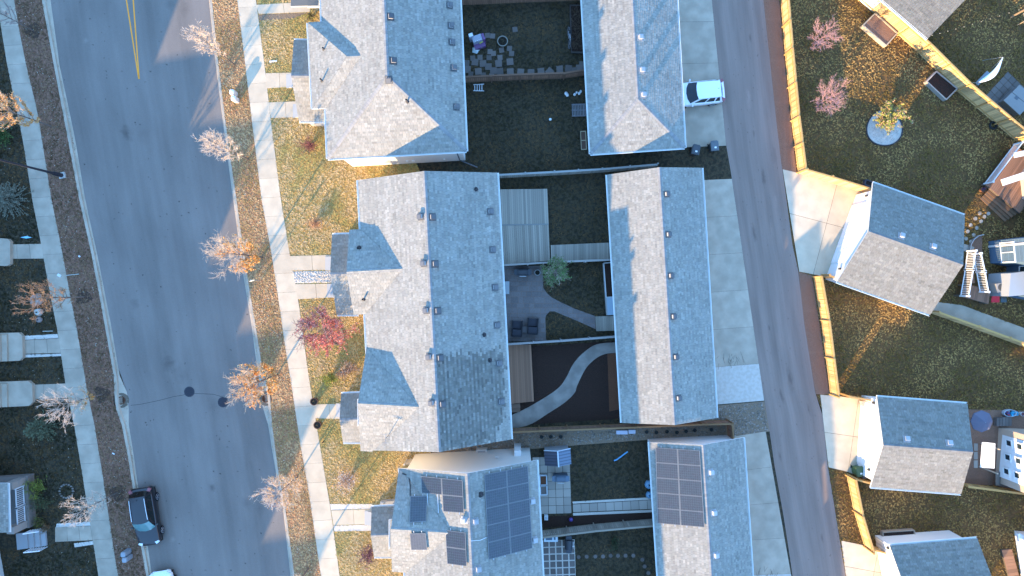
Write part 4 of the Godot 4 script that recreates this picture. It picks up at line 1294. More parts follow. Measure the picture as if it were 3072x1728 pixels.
func plank_box(called: String, label: String, category: String, group: String, p: Array, h: float, c: Color, fill: Material) -> Node3D:
	# raised bed: four plank sides standing on the outline p, filled nearly to the rim
	var o := thing(called, label, category, group)
	no_grass(p)
	for i in 4:
		var s := Shape.new()
		s.col = c * rnd(0.9, 1.1)
		var a: Vector3 = flatten(p[i], h * 0.5)
		var b: Vector3 = flatten(p[(i + 1) % 4], h * 0.5)
		s.bar(a, b, 0.09, h)
		part(o, "side_plank", s.done(), M.matt)
	var t := Shape.new()
	t.slab(flat_list(p, h - 0.07), h - 0.08)
	part(o, "soil", t.done(), fill)
	return o

func railing(parent: Node, a: Vector3, b: Vector3, h: float, c: Color, step := 0.12) -> void:
	var s := Shape.new()
	s.col = c
	s.bar(a + Vector3(0, h, 0), b + Vector3(0, h, 0), 0.08, 0.05)
	part(parent, "top_rail", s.done(), M.paint)
	s = Shape.new()
	s.col = c
	s.bar(a + Vector3(0, 0.1, 0), b + Vector3(0, 0.1, 0), 0.06, 0.05)
	part(parent, "bottom_rail", s.done(), M.paint)
	s = Shape.new()
	s.col = c
	s.box(V(0, (h - 0.1) * 0.5 + 0.1, 0), V(0.035, h - 0.12, 0.035))
	var m := s.done()
	var n := int(a.distance_to(b) / step)
	for k in n:
		var o := part(parent, "baluster", m, M.paint)
		o.position = a.lerp(b, (k + 0.5) / n)
	for p in [a, b]:
		s = Shape.new()
		s.col = c
		s.box(p + Vector3(0, h * 0.5 + 0.04, 0), V(0.11, h + 0.08, 0.11))
		s.box(p + Vector3(0, h + 0.09, 0), V(0.15, 0.03, 0.15))
		part(parent, "rail_post", s.done(), M.paint)

func stone(at: Vector3, r: Vector3, c: Color, seed_: int) -> ArrayMesh:
	var f := FastNoiseLite.new()
	f.seed = seed_
	f.frequency = 0.9
	var s := Shape.new()
	s.col = c
	var rows := []
	for i in 9:
		var line := []
		for k in 13:
			var t := PI * i / 8.0
			var g := TAU * (k % 12) / 12.0
			var d := Vector3(sin(t) * cos(g), cos(t), sin(t) * sin(g))
			d *= 1.0 + 0.35 * f.get_noise_3dv(d * 1.4)
			line.append(at + d * r)
		rows.append(line)
	rows.reverse()
	s.grid(rows)
	return s.done()

func raise(pts: Array, y: float) -> Array:
	var r := []
	for p in pts: r.append(Vector3(p.x, y, p.z))
	return r

func disc(called: String, label: String, category: String, group: String, at: Vector3, r: float, h: float, mt: Material) -> void:
	var s := Shape.new()
	s.lathe(at, [[r, -0.05], [r, h - 0.01], [r - 0.015, h], [0.0, h]], 18)
	single(called, s.done(), mt, label, category, group)

func bin(label: String, at: Vector3, turn: float, c: Color, lid: Color) -> void:
	var o := thing("wheelie_bin", label, "bin", "wheeled bins along the lane", at, turn)
	var s := Shape.new()
	s.col = c
	var r := []
	for q in [[0.0, 0.20, 0.24], [0.06, 0.22, 0.26], [0.95, 0.28, 0.33], [1.0, 0.31, 0.36]]:
		r.append([V(-q[1], q[0], -q[2]), V(-q[1], q[0], q[2]), V(q[1], q[0], q[2]), V(q[1], q[0], -q[2]), V(-q[1], q[0], -q[2])])
	for i in 3:
		for k in 4: s.quad(r[i][k], r[i][k + 1], r[i + 1][k + 1], r[i + 1][k])
	part(o, "tub", s.done(), M.paint)
	s = Shape.new()
	s.col = lid
	s.box(V(0, 1.03, 0.0), V(0.62, 0.05, 0.74))
	s.box(V(0, 1.065, 0.02), V(0.5, 0.03, 0.58))
	s.box(V(0, 1.0, -0.41), V(0.5, 0.04, 0.05))
	part(o, "lid", s.done(), M.paint)
	for k in [-1, 1]:
		s = Shape.new()
		s.col = lin(0.02, 0.02, 0.02)
		s.tube([V(0.26 * k - 0.03, 0.12, -0.26), V(0.26 * k + 0.03, 0.12, -0.26)], [0.12, 0.12], 12)
		part(o, "wheel", s.done(), M.matt)
	s = Shape.new()
	s.col = lin(0.7, 0.7, 0.7)
	s.box(V(0.04, 1.083, 0.12), V(0.16, 0.006, 0.12))
	part(o, "sticker", s.done(), M.matt)

func east_side() -> void:
	var cedar: Array = M.cedar
	fence("long yellow cedar fence between the lane verge and the lawn with pink shrubs", [V(21.25, 0, -27.31), V(21.47, 0, -23.04), V(21.84, 0, -18.61), V(22.35, 0, -13.33), V(22.88, 0, -9.2)], 1.65, cedar, -1.0, {"loose": 0.022, "gap": 0.014})
	fence("yellow cedar fence from the lane corner to the angled garage", [V(22.93, 0, -9.17), V(24.91, 0, -8.61), V(28.11, 0, -7.63)], 1.6, cedar, 1.0)
	fence("bright tall fence running diagonally past two raised beds", [V(25.84, 0, -25.17), V(27.79, 0, -23.04), V(32.43, 0, -18.85), V(35.52, 0, -15.79), V(40.19, 0, -11.84), V(42.24, 0, -10.08)], 1.9, cedar, -1.0)
	fence("orange fence beside the lane verge below the angled garage", [V(24.08, 0, -0.91), V(24.69, 0, 2.56), V(25.44, 0, 8.48)], 1.65, cedar, -1.0, {"loose": 0.016})
	fence("orange fence along the south wall line from the angled garage to the blue house", [V(33.23, 0, 1.92), V(36.37, 0, 3.04), V(41.17, 0, 4.8)], 1.5, cedar, 1.0, {"cap": 0.16})
	fence("orange fence beside the weedy verge south of the second driveway", [V(26.75, 0, 14.93), V(27.31, 0, 17.76), V(28.16, 0, 20.59)], 1.65, cedar, -1.0)
	fence("short fence return on the north side of the second driveway", [V(26.24, 0, 8.51), V(29.12, 0, 8.93)], 1.5, cedar, 1.0)
	fence("short fence return behind the bins of the second driveway", [V(26.77, 0, 14.93), V(28.69, 0, 15.47)], 1.5, cedar, 1.0)
	fence("short fence return at the southernmost driveway", [V(28.21, 0, 20.43), V(30.19, 0, 20.96)], 1.5, cedar, 1.0)
	fence("short fence return at the foot of the angled garage", [V(24.69, 0, -0.96), V(26.03, 0, -0.48)], 1.5, cedar, 1.0)
	fence("low orange fence from the second east garage to the peach house", [V(35.57, 0, 15.52), V(41.44, 0, 16.27)], 1.4, cedar, 1.0, {"cap": 0.16})
	plank_box("raised_bed", "sunlit raised wooden bed against the bright diagonal fence", "planter", "raised beds on the big east lawn", [V(27.87, 0, -20.85), V(28.85, 0, -21.81), V(30.59, 0, -20.24), V(29.71, 0, -19.25)], 0.45, lin(0.42, 0.34, 0.24), M.verge)
	plank_box("raised_bed", "raised wooden bed of dark soil half in the shade of the diagonal fence", "planter", "raised beds on the big east lawn", [V(32.93, 0, -16.4), V(33.71, 0, -17.2), V(35.36, 0, -15.84), V(34.48, 0, -14.96)], 0.45, lin(0.36, 0.31, 0.26), M.soil)
	plank_box("raised_bed", "narrow raised bed with leaf litter north of the southernmost garage", "planter", "", [V(29.47, 0, 19.41), V(31.97, 0, 19.25), V(32.03, 0, 19.84), V(29.52, 0, 20)], 0.4, lin(0.30, 0.25, 0.20), M.soil)
	plank_box("storage_box", "low dark open box behind the angled garage", "box", "", [V(28.13, 0, -8.61), V(30.56, 0, -7.84), V(30.45, 0, -7.47), V(28.05, 0, -8.21)], 0.4, lin(0.06, 0.06, 0.07), M.soil)
	# round bed of white gravel with its shrub
	var c := flatten(V(29.76, 0, -12.77))
	var bed := thing("gravel_bed", "round bed of white gravel with a dark edging ring on the east lawn", "garden bed", "", c)
	var s := Shape.new()
	var ring := []
	for k in 40: ring.append(V(cos(TAU * k / 40), 0, sin(TAU * k / 40)) * (1.40 + 0.04 * sin(TAU * k * 3.0 / 40.0)) + Vector3(0, 0.05, 0))
	s.slab(ring, 0.1)
	part(bed, "gravel", s.done(), M.white_gravel)
	s = Shape.new()
	s.col = lin(0.05, 0.05, 0.055)
	for k in 40: s.bar(ring[k] * 1.02 + Vector3(0, 0.02, 0), ring[(k + 1) % 40] * 1.02 + Vector3(0, 0.02, 0), 0.07, 0.12)
	part(bed, "edging", s.done(), M.matt)
	var outline := []
	for p in ring: outline.append(p + c)
	no_grass(outline)
	bin("black wheeled bin beside the green one at the second driveway's corner", V(27.79, 0, 14.59), 0.2, lin(0.03, 0.03, 0.035), lin(0.04, 0.04, 0.045))
	bin("green wheeled bin at the second driveway's corner", V(27.36, 0, 14.45), 0.15, lin(0.05, 0.12, 0.05), lin(0.05, 0.10, 0.05))
	bin("black wheeled bin with a pale lid label, close to the garage eave", V(14.45, 0, -10.85), -0.2, lin(0.025, 0.027, 0.03), lin(0.045, 0.05, 0.055))
	bin("black wheeled bin with a pale lid label, close to the lane", V(15.92, 0, -11.15), 0.1, lin(0.03, 0.032, 0.036), lin(0.09, 0.10, 0.11))
	# utility box on the second driveway
	var u := thing("tool_cart", "small grey cart standing at the top edge of the second driveway", "cart", "", V(27.97, 0, 9.12), 0.1)
	s = Shape.new(); s.col = lin(0.35, 0.33, 0.31)
	s.box(V(0, 0.45, 0), V(0.55, 0.5, 0.36)); s.box(V(0, 0.72, 0), V(0.62, 0.04, 0.42)); s.box(V(-0.38, 0.7, 0), V(0.2, 0.04, 0.04))
	part(u, "body", s.done(), M.paint)
	s = Shape.new(); s.col = lin(0.03, 0.03, 0.03)
	for k in [-1, 1]: s.tube([V(0.2, 0.12, 0.17 * k - 0.02), V(0.2, 0.12, 0.17 * k + 0.02)], [0.12, 0.12], 10)
	s.box(V(-0.2, 0.1, 0), V(0.04, 0.2, 0.3))
	part(u, "wheel", s.done(), M.matt)
	# stepping discs by the angled garage
	var spots := [V(37.41, 0, -5.97), V(37.07, 0, -5.55), V(36.69, 0, -5.04), V(36.45, 0, -4.53), V(37.79, 0, -5.71), V(37.52, 0, -5.33), V(37.17, 0, -4.8), V(36.93, 0, -4.24), V(36.72, 0, -3.71), V(36.32, 0, -3.95), V(38.11, 0, -5.95)]
	for k in spots.size():
		disc("stepping_stone", NTH[k if k < 4 else k - 4] + [" pale round stepping stone from the north in the sunny grass beside the angled garage", " pale round stepping stone in the shaded line beside the angled garage"][0 if k < 4 else 1], "stepping stone", "round stepping stones in the sunny grass" if k < 4 else "round stepping stones in the shade", spots[k], 0.15, 0.035, M.slab[1 + k % 3])
	var pv := thing("paving_stone", "large grey paving slab behind the east end of the angled garage", "paving slab", "")
	cells(pv, "slab", V(36.16, 0.04, -3.54), V(36.99, 0.04, -3.28), V(36.75, 0.04, -2.72), V(35.97, 0.04, -3.04), 2, 1, 0.06, 0.02, M.slab)
	# big roof at the top right
	var g := thing("outbuilding", "grey-roofed outbuilding touching the top edge beyond the diagonal fence", "garage", "")
	var ea := V(31.86, 2.35, -19.11)
	var eb := V(25.65, 2.35, -24.42)
	var out := flatten(ea - eb).normalized()
	var back := V(out.z, 0, -out.x) * 4.6
	roof(g, [ea, ea + back + V(0, 1.5, 0), eb + back + V(0, 1.5, 0), eb], 0.62)
	roof(g, [ea + back + V(0, 1.5, 0), ea + back * 2.0, eb + back * 2.0, eb + back + V(0, 1.5, 0)], 0.62)
	gutter(g, eb, ea, -back)
	wall_ring(g, [ea, ea + back * 2.0, eb + back * 2.0, eb], 0.3, 2.2, lin(0.66, 0.64, 0.60), [[ea, ea + back * 2.0, ea + back + V(0, 1.5, 0)]])
	var s0 := Shape.new()
	s0.col = lin(0.60, 0.58, 0.55)
	# sail-like cover over a swing, patio, hot tub, lights
	var sw := thing("garden_swing", "covered garden swing seen as a slim white canopy on the shaded lawn", "swing", "")
	var a := V(36.12, 1.9, -15.92)
	var b := V(37.97, 1.9, -17.85)
	s = Shape.new(); s.col = lin(0.72, 0.76, 0.78)
	var rows := [[], [], []]
	var across := Vector3(-(b - a).z, 0, (b - a).x).normalized()
	for i in 13:
		var t := i / 12.0
		var m := a.lerp(b, t) - across * (sin(t * PI) * -0.38)
		var hw := 0.02 + 0.20 * sin(pow(t, 0.8) * PI)
		rows[0].append(m - across * hw + Vector3(0, -0.08, 0)); rows[1].append(m + Vector3(0, 0.03, 0)); rows[2].append(m + across * hw + Vector3(0, -0.10, 0))
	rows.reverse()
	s.grid(rows)
	part(sw, "canopy", s.done(), M.matt)
	for p in [a, b]:
		s = Shape.new(); s.col = lin(0.5, 0.5, 0.5)
		for k in [-1, 1]: s.tube([p, flatten(p) + across * 0.5 * k], [0.025, 0.025], 6)
		part(sw, "leg", s.done(), M.metal)
	s = Shape.new(); s.col = lin(0.2, 0.22, 0.25)
	s.bar(a.lerp(b, 0.25) - Vector3(0, 1.4, 0) + across * 0.36, a.lerp(b, 0.75) - Vector3(0, 1.4, 0) + across * 0.36, 0.3, 0.05)
	part(sw, "seat", s.done(), M.matt)
	var pat := thing("patio", "purplish grey stone patio with cracked slabs at the right edge", "patio", "")
	pat.set_meta("kind", "structure")
	no_grass([V(37.92, 0, -15.41), V(39.68, 0, -17.33), V(41.44, 0, -15.57), V(39.68, 0, -13.71)])
	cells(pat, "flagstone", V(37.9, 0.03, -15.41), V(39.66, 0.03, -17.32), V(41.42, 0.03, -15.56), V(39.66, 0.03, -13.7), 5, 5, 0.08, 0.03, M.dark_slab, 0.006)
	var tub := thing("hot_tub", "square hot tub with a pale folding cover and dark centre hatch", "hot tub", "")
	s = Shape.new(); s.col = lin(0.16, 0.15, 0.15)
	s.slab([V(38.84, 0.82, -14.82), V(39.99, 0.82, -15.95), V(41.31, 0.82, -14.82), V(40.1, 0.82, -13.72)], 0.82)
	part(tub, "cabinet", s.done(), M.matt)
	s = Shape.new(); s.col = lin(0.20, 0.185, 0.175)
	s.slab([V(38.69, 0.92, -14.77), V(39.34, 0.92, -15.4), V(40.65, 0.92, -14.32), V(39.97, 0.92, -13.61)], 0.09)
	s.slab([V(39.37, 0.92, -15.42), V(39.95, 0.92, -16), V(41.34, 0.92, -14.79), V(40.68, 0.92, -14.35)], 0.09)
	part(tub, "cover", s.done(), M.paint)
	s = Shape.new(); s.col = lin(0.08, 0.09, 0.10)
	s.slab([V(39.52, 0.94, -14.97), V(39.7, 0.94, -15.16), V(39.91, 0.94, -14.97), V(39.73, 0.94, -14.79)], 0.02)
	part(tub, "hatch", s.done(), M.paint)
	var li := thing("string_lights", "sagging string of small round bulbs over the shaded lawn at the top right", "string lights", "")
	var lamp := thing("lamp_post", "thin wooden post holding the far end of the string lights", "post", "")
	s = Shape.new(); s.col = lin(0.28, 0.2, 0.13)
	s.box(V(0, 1.3, 0) + flatten(V(39.89, 0, -21.65)), V(0.1, 2.6, 0.1))
	part(lamp, "post", s.done(), M.matt)
	var l0 := V(31.73, 2.7, -19.19)
	var l1 := V(flatten(V(39.89, 0, -21.65)).x, 2.55, flatten(V(39.89, 0, -21.65)).z)
	s = Shape.new(); s.col = lin(0.03, 0.03, 0.03)
	var pts := []
	for i in 25: pts.append(l0.lerp(l1, i / 24.0) - Vector3(0, 0.5 * sin(PI * i / 24.0), 0))
	for i in 24: s.bar(pts[i], pts[i + 1], 0.012, 0.012)
	part(li, "cord", s.done(), M.matt)
	for i in range(1, 24, 2):
		s = Shape.new(); s.col = lin(0.5, 0.48, 0.42)
		s.lathe(pts[i] - Vector3(0, 0.12, 0), [[0.0, 0.03], [0.024, 0.045], [0.027, 0.07], [0.012, 0.11], [0.0, 0.12]], 8)
		part(li, "bulb", s.done(), M.paint)
	var ty := thing("tyre", "black tyre lying on the grass at the foot of the diagonal fence", "tyre", "", V(38.43, 0, -12.99))
	s = Shape.new(); s.col = lin(0.025, 0.025, 0.027)
	s.lathe(Vector3.ZERO, [[0.22, 0.0], [0.32, 0.03], [0.35, 0.1], [0.32, 0.18], [0.22, 0.2], [0.19, 0.14], [0.19, 0.05], [0.22, 0.0]], 20)
	part(ty, "tread", s.done(), M.matt)
	# ---- house with a brown deck, right edge
	var dk := deck("brown plank deck with a slatted white railing, right edge below the diagonal fence", "", V(37.37, 0.7, -8.19), V(39.71, 0.7, -11.27), V(42.24, 0.7, -9.59), V(40.13, 0.7, -5.9), 22, M.brown_wood, false)
	railing(dk, V(37.29, 0.7, -8.24), V(39.63, 0.7, -11.32), 1.0, lin(0.62, 0.62, 0.62), 0.13)
	var st := thing("deck_stairs", "brown wooden stairs going down from the plank deck towards the stepping stones", "stairs", "")
	for k in 6:
		s = Shape.new()
		s.col = lin(0.17, 0.10, 0.06) * rnd(0.85, 1.15)
		var t0 := k / 6.0
		var p0 := V(38.03, 0, -8.11).lerp(V(37.44, 0, -7.09), t0)
		var p1 := V(40.43, 0, -6.19).lerp(V(39.31, 0, -5.23), t0)
		var hh := 0.62 - 0.11 * k
		p0.y = hh; p1.y = hh
		s.bar(p0 + V(0, -0.03, 0), p1 + V(0, -0.03, 0), 0.30, 0.05)
		part(st, "tread", s.done(), M.matt)
	no_grass([V(37.71, 0, -8.32), V(40.64, 0, -5.97), V(39.84, 0, -4.64), V(37.04, 0, -7.04)])
	var pot := thing("flower_pot", "round terracotta pot with purple flowers beside the deck steps", "plant pot", "", V(37.52, 0, -7.84))
	s = Shape.new(); s.col = lin(0.20, 0.09, 0.05)
	s.lathe(Vector3.ZERO, [[0.16, 0.0], [0.24, 0.34], [0.21, 0.34], [0.19, 0.28], [0.0, 0.28]], 16)
	part(pot, "pot", s.done(), M.matt)
	part(pot, "flowers", leaf_cloud(V(0, 0.36, 0), V(0.18, 0.12, 0.18), 90, 0.06, [lin(0.16, 0.06, 0.20), lin(0.08, 0.09, 0.04)], 77), M.leaf)
	var hs := thing("east_house", "peach-walled house corner behind the brown deck at the right edge", "house", "houses at the right edge")
	s = Shape.new(); s.col = lin(0.52, 0.42, 0.34)
	s.slab(raise([V(40.11, 0, -8.91), V(41.04, 0, -10.29), V(47.04, 0, -7.04), V(45.71, 0, -3.84), V(40.32, 0, -7.04)], 5.6), 5.6)
	part(hs, "wall", s.done(), M.matt)
	s = Shape.new(); s.col = lin(0.66, 0.62, 0.57)
	s.bar(V(37.59, 2.3, -8.08), V(39.59, 2.5, -8.76), 0.5, 0.1)
	s.bar(V(38.51, 2.3, -10.18), V(40.1, 2.5, -10.5), 0.4, 0.1)
	part(hs, "canopy", s.done(), M.paint)
	var top := raise([V(39.57, 0, -8.91), V(40.85, 0, -11.04), V(47.57, 0, -7.31), V(46.24, 0, -3.31), V(40.11, 0, -6.51)], 5.7)
	roof(hs, [top[0], top[1], top[2] + V(0, 1.8, 0), top[3] + V(0, 1.8, 0)], 0.9)
	# ---- pale blue house with stairs, right edge
	hs = thing("east_house", "pale blue house with white-framed windows at the right edge, middle", "house", "houses at the right edge")
	s = Shape.new(); s.col = lin(0.08, 0.13, 0.19)
	s.slab(raise([V(38.13, 0, -3.73), V(39.57, 0, -3.95), V(47.04, 0, -3.95), V(47.04, 0, 2.03), V(39.31, 0, 0.64), V(39.57, 0, -1.71), V(38.29, 0, -1.97)], 5.2), 5.2)
	part(hs, "wall", s.done(), M.matt)
	s = Shape.new(); s.col = lin(0.62, 0.62, 0.61)
	s.bar(V(38.13, 0, -3.73) + V(-0.1, 5.3, -0.2), V(47.04, 0, -3.95) + V(0, 5.3, -0.2), 0.3, 0.18)
	s.bar(V(38.13, 0, -3.73) + V(-0.2, 5.3, 0), V(38.29, 0, -1.97) + V(-0.2, 5.3, 0), 0.3, 0.18)
	s.box(V(38.19, 0, -3.31) + V(-0.05, 2.6, 0), V(0.12, 5.2, 0.16))
	part(hs, "trim", s.done(), M.paint)
	for k in 25:
		s = Shape.new(); s.col = lin(0.09, 0.145, 0.21) * rnd(0.9, 1.1)
		s.bar(V(38.13, 0, -3.73) + V(-0.012, 0.12 + 0.2 * k, 0), V(38.29, 0, -1.97) + V(-0.012, 0.12 + 0.2 * k, 0), 0.05, 0.185)
		part(hs, "siding_board", s.done(), M.matt)
	window(hs, V(38.20, 2.1, -2.75), V(-1, 0, 0.1), 1.5, 1.5, 2)
	window(hs, V(39.5, 2.2, -1.1), V(-1, 0, -0.1), 1.2, 1.4, 1)
	s = Shape.new(); s.col = lin(0.34, 0.36, 0.38)
	s.slab(raise([V(38.13, 0, -1.12), V(40.11, 0, -1.39), V(40.37, 0, 0.43), V(37.97, 0, 0.64)], 2.5), 2.5)
	part(hs, "bay", s.done(), M.matt)
	var rw := Shape.new(); rw.col = lin(0.42, 0.03, 0.04)
	rw.slab(raise([V(37.31, 0, 0.64), V(37.89, 0, 0.64), V(37.89, 0, 1.12), V(37.25, 0, 1.12)], 1.6), 0.04)
	part(hs, "awning", rw.done(), M.matt)
	var sk := Shape.new()
	sk.slab(raise([V(38, 0, 0.64), V(38.45, 0, 0.64), V(38.45, 0, 1.12), V(38, 0, 1.12)], 1.6), 0.04)
	part(hs, "skylight", sk.done(), M.glass)
	roof(hs, raise([V(37.97, 0, -3.95), V(38.13, 0, -1.71), V(47.04, 0, -1.71), V(47.04, 0, -4.16)], 5.5), 0.9)
	var ds := deck("orange-brown landing behind the angled garage with white balusters", "", V(35.66, 0.9, -0.31), V(37.68, 0.9, 0.1), V(37.52, 0.9, 1.26), V(35.26, 0.9, 0.63), 12, M.brown_wood)
	railing(ds, V(35.81, 0.9, -2.89), V(35.61, 0.9, -1.47), 1.05, lin(0.8, 0.8, 0.79), 0.13)
	railing(ds, V(35.61, 0.9, -1.42), V(35.26, 0.9, 0.63), 1.05, lin(0.8, 0.8, 0.79), 0.13)
	railing(ds, V(36.21, 0.9, -2.68), V(36.52, 0.9, -1.29), 1.05, lin(0.8, 0.8, 0.79), 0.13)
	railing(ds, V(36.52, 0.9, -1.23), V(36.79, 0.9, 0.31), 1.05, lin(0.8, 0.8, 0.79), 0.13)
	cells(ds, "step", V(36.1, 0.55, -2.75), V(36.39, 0.55, -2.64), V(36.47, 0.9, -0.37), V(35.74, 0.9, -0.37), 1, 8, 0.05, 0.02, M.brown_wood)
	no_grass([V(36.11, 0, -3.04), V(37.44, 0, -3.04), V(38.37, 0, -0.11), V(38.24, 0, 1.76), V(35.57, 0, 0.96)])
	var ac := thing("air_conditioner", "grey air-conditioning unit on the landing of the pale blue house", "air conditioner", "", V(38.05, 0.9, -0.05), 0.2)
	s = Shape.new(); s.col = lin(0.28, 0.26, 0.24)
	s.box(V(0, 0.35, 0), V(0.75, 0.7, 0.7))
	part(ac, "case", s.done(), M.paint)
	s = Shape.new(); s.col = lin(0.06, 0.06, 0.06)
	s.lathe(V(0, 0.7, 0), [[0.28, 0.0], [0.28, 0.012], [0.0, 0.02]], 18)
	part(ac, "fan_grille", s.done(), M.paint)
	var wl := thing("window_well", "curved grey steel window well against the pale blue house", "window well", "")
	s = Shape.new(); s.col = lin(0.45, 0.45, 0.45)
	var arc := []
	for i in 9:
		var t := PI * (0.5 + i / 8.0)
		arc.append(V(37.6 + 1.1 * cos(t), 0.0, -3.0 + 1.25 * sin(t)))
	for i in 8: s.bar(arc[i] + V(0, 0.12, 0), arc[i + 1] + V(0, 0.12, 0), 0.05, 0.3)
	part(wl, "steel_rim", s.done(), M.metal)
	s = Shape.new()
	s.slab(flat_list(arc, 0.03), 0.05)
	part(wl, "gravel", s.done(), M.verge)
	no_grass(arc)
	ground("side_path", [V(33.71, 0, 1.09), V(35.97, 0, 1.36), V(41.04, 0, 3.23), V(41.04, 0, 4.56), V(33.44, 0, 1.97)], 0.01, 0.1, M.old_concrete, "plain concrete side path south-east of the angled garage", "path")
	# ---- peach house with rows of small windows, right edge
	hs = thing("east_house", "peach house with a white wall of nine small windows at the right edge, lower", "house", "houses at the right edge")
	s = Shape.new(); s.col = lin(0.50, 0.38, 0.29)
	s.slab(raise([V(38.93, 0, 11.15), V(47.04, 0, 11.63), V(47.04, 0, 15.89), V(38.64, 0, 15.47)], 5.0), 5.0)
	part(hs, "wall", s.done(), M.matt, "", "peach wall and sill band")
	s = Shape.new(); s.col = lin(0.78, 0.78, 0.77)
	var pa := V(38.93, 0, 11.63)
	var pb := V(38.64, 0, 14.93)
	s.slab([V(pa.x - 0.05, 4.4, pa.z), V(pa.x + 0.3, 4.4, pa.z), V(pb.x + 0.3, 4.4, pb.z), V(pb.x - 0.05, 4.4, pb.z)], 3.9)
	part(hs, "white_wall", s.done(), M.matt)
	for i in 3:
		for k in 3:
			var t := (i + 0.5) / 3.0
			window(hs, V(lerpf(pa.x, pb.x, t) - 0.06, 1.35 + 1.15 * k, lerpf(pa.z, pb.z, t)), V(-1, 0, 0.08), 0.62, 0.62, 1)
	top = raise([V(38.51, 0, 10.83), V(47.04, 0, 11.36), V(47.04, 0, 16.21), V(38.24, 0, 15.79)], 5.1)
	roof(hs, [top[0], top[1] + V(0, 1.5, 0), top[2] + V(0, 1.5, 0), top[3]], 0.9)
	var aw := thing("awning", "cream fabric awning sloping from the peach house towards the second east garage", "awning", "")
	s = Shape.new(); s.col = lin(0.74, 0.72, 0.68)
	rows = [[], [], []]
	for i in 9:
		var t := i / 8.0
		rows[0].append(V(36.12, 2.2, 11.84).lerp(V(35.97, 2.2, 13.78), t))
		rows[1].append(V(36.4, 2.55, 11.81).lerp(V(36.3, 2.55, 13.74), t) + Vector3(0, 0.03 * sin(t * 20), 0))
		rows[2].append(V(36.73, 2.8, 11.81).lerp(V(36.68, 2.8, 13.71), t))
	s.grid(rows)
	part(aw, "fabric", s.done(), M.matt)
	for p in [V(37.57, 0, 12.43), V(37.41, 0, 14.29)]:
		s = Shape.new(); s.col = lin(0.5, 0.4, 0.3)
		s.box(V(p.x - 0.9 * 0.04, 1.08, p.z), V(0.08, 2.16, 0.08))
		part(aw, "post", s.done(), M.matt)
	for k in 3: disc_slab(k)
	var um := thing("patio_umbrella", "dark blue patio umbrella with a sunlit rim beside the second east garage", "umbrella", "", flatten(V(36.21, 2.3, 10.28), 0))
	s = Shape.new()
	for k in 8:
		var g0 := TAU * k / 8.0
		var g1 := TAU * (k + 1) / 8.0
		s.col = lin(0.12, 0.12, 0.16) * rnd(0.9, 1.1)
		s.tri(V(0, 2.5, 0), V(cos(g1) * 0.85, 2.05, sin(g1) * 0.85), V(cos(g0) * 0.85, 2.05, sin(g0) * 0.85))
		s.quad(V(cos(g0) * 0.85, 1.95, sin(g0) * 0.85), V(cos(g0) * 0.85, 2.05, sin(g0) * 0.85), V(cos(g1) * 0.85, 2.05, sin(g1) * 0.85), V(cos(g1) * 0.85, 1.95, sin(g1) * 0.85))
	part(um, "canopy", s.done(), M.matt)
	s = Shape.new(); s.col = lin(0.3, 0.3, 0.3)
	s.tube([V(0, 0, 0), V(0, 2.5, 0)], [0.025, 0.025], 8)
	s.lathe(Vector3.ZERO, [[0.28, 0.0], [0.28, 0.06], [0.05, 0.1]], 16)
	part(um, "pole", s.done(), M.metal)
	ground("side_patio", [V(36.37, 0, 9.71), V(41.04, 0, 9.81), V(41.04, 0, 15.89), V(35.57, 0, 15.68)], 0.004, 0.1, M.verge, "grey bare ground between the second east garage and the peach house", "ground")
	var tb := thing("toy_tub", "oval clear plastic tub filled with blue and red toys beside the umbrella", "tub", "", V(39.68, 0, 9.97))
	s = Shape.new(); s.col = lin(0.42, 0.47, 0.52)
	for i in 20:
		var g0 := TAU * i / 20.0
		var g1 := TAU * (i + 1) / 20.0
		s.bar(V(cos(g0) * 0.5, 0.15, sin(g0) * 0.27), V(cos(g1) * 0.5, 0.15, sin(g1) * 0.27), 0.04, 0.3)
	part(tb, "rim", s.done(), M.paint)
	s = Shape.new()
	for i in 14:
		s.col = [lin(0.05, 0.35, 0.55), lin(0.4, 0.06, 0.08), lin(0.5, 0.5, 0.5), lin(0.12, 0.1, 0.3)][i % 4]
		s.box(V(rnd(-0.35, 0.35), 0.16, rnd(-0.17, 0.17)), V(0.16, 0.12, 0.07), Basis(Vector3.UP, rnd(0, 3)))
	part(tb, "toys", s.done(), M.paint)
	var bx := thing("toy_crate", "bright blue plastic crate lying against the oval toy tub", "crate", "", V(40.05, 0, 10.03), 0.1)
	s = Shape.new(); s.col = lin(0.05, 0.45, 0.66)
	s.box(V(0, 0.03, 0), V(0.5, 0.05, 0.28))
	for k in [-1, 1]: s.box(V(0, 0.16, 0.13 * k), V(0.5, 0.24, 0.03)); s.box(V(0.24 * k, 0.16, 0), V(0.03, 0.24, 0.24))
	part(bx, "crate", s.done(), M.paint)
	var bk := thing("bucket", "white bucket with a dark red inside beside the blue crate", "bucket", "", V(40.64, 0, 10.03))
	s = Shape.new(); s.col = lin(0.6, 0.6, 0.6)
	s.lathe(Vector3.ZERO, [[0.13, 0.0], [0.17, 0.34], [0.15, 0.34]], 16)
	part(bk, "wall", s.done(), M.paint)
	s = Shape.new(); s.col = lin(0.12, 0.03, 0.035)
	s.lathe(Vector3.ZERO, [[0.155, 0.3], [0.0, 0.28]], 16)
	part(bk, "contents", s.done(), M.paint)
	var pl := thing("plank_pile", "dark trailer-like box of planks behind the peach house", "planks", "", Vector3.ZERO)
	cells(pl, "plank", V(38.46, 0.45, 10.34), V(39.68, 0.45, 10.21), V(39.68, 0.45, 10.95), V(38.46, 0.45, 11), 5, 1, 0.4, 0.03, M.dark_slab)
	var stp := thing("wooden_steps", "grey wooden stair treads below the peach house", "stairs", "")
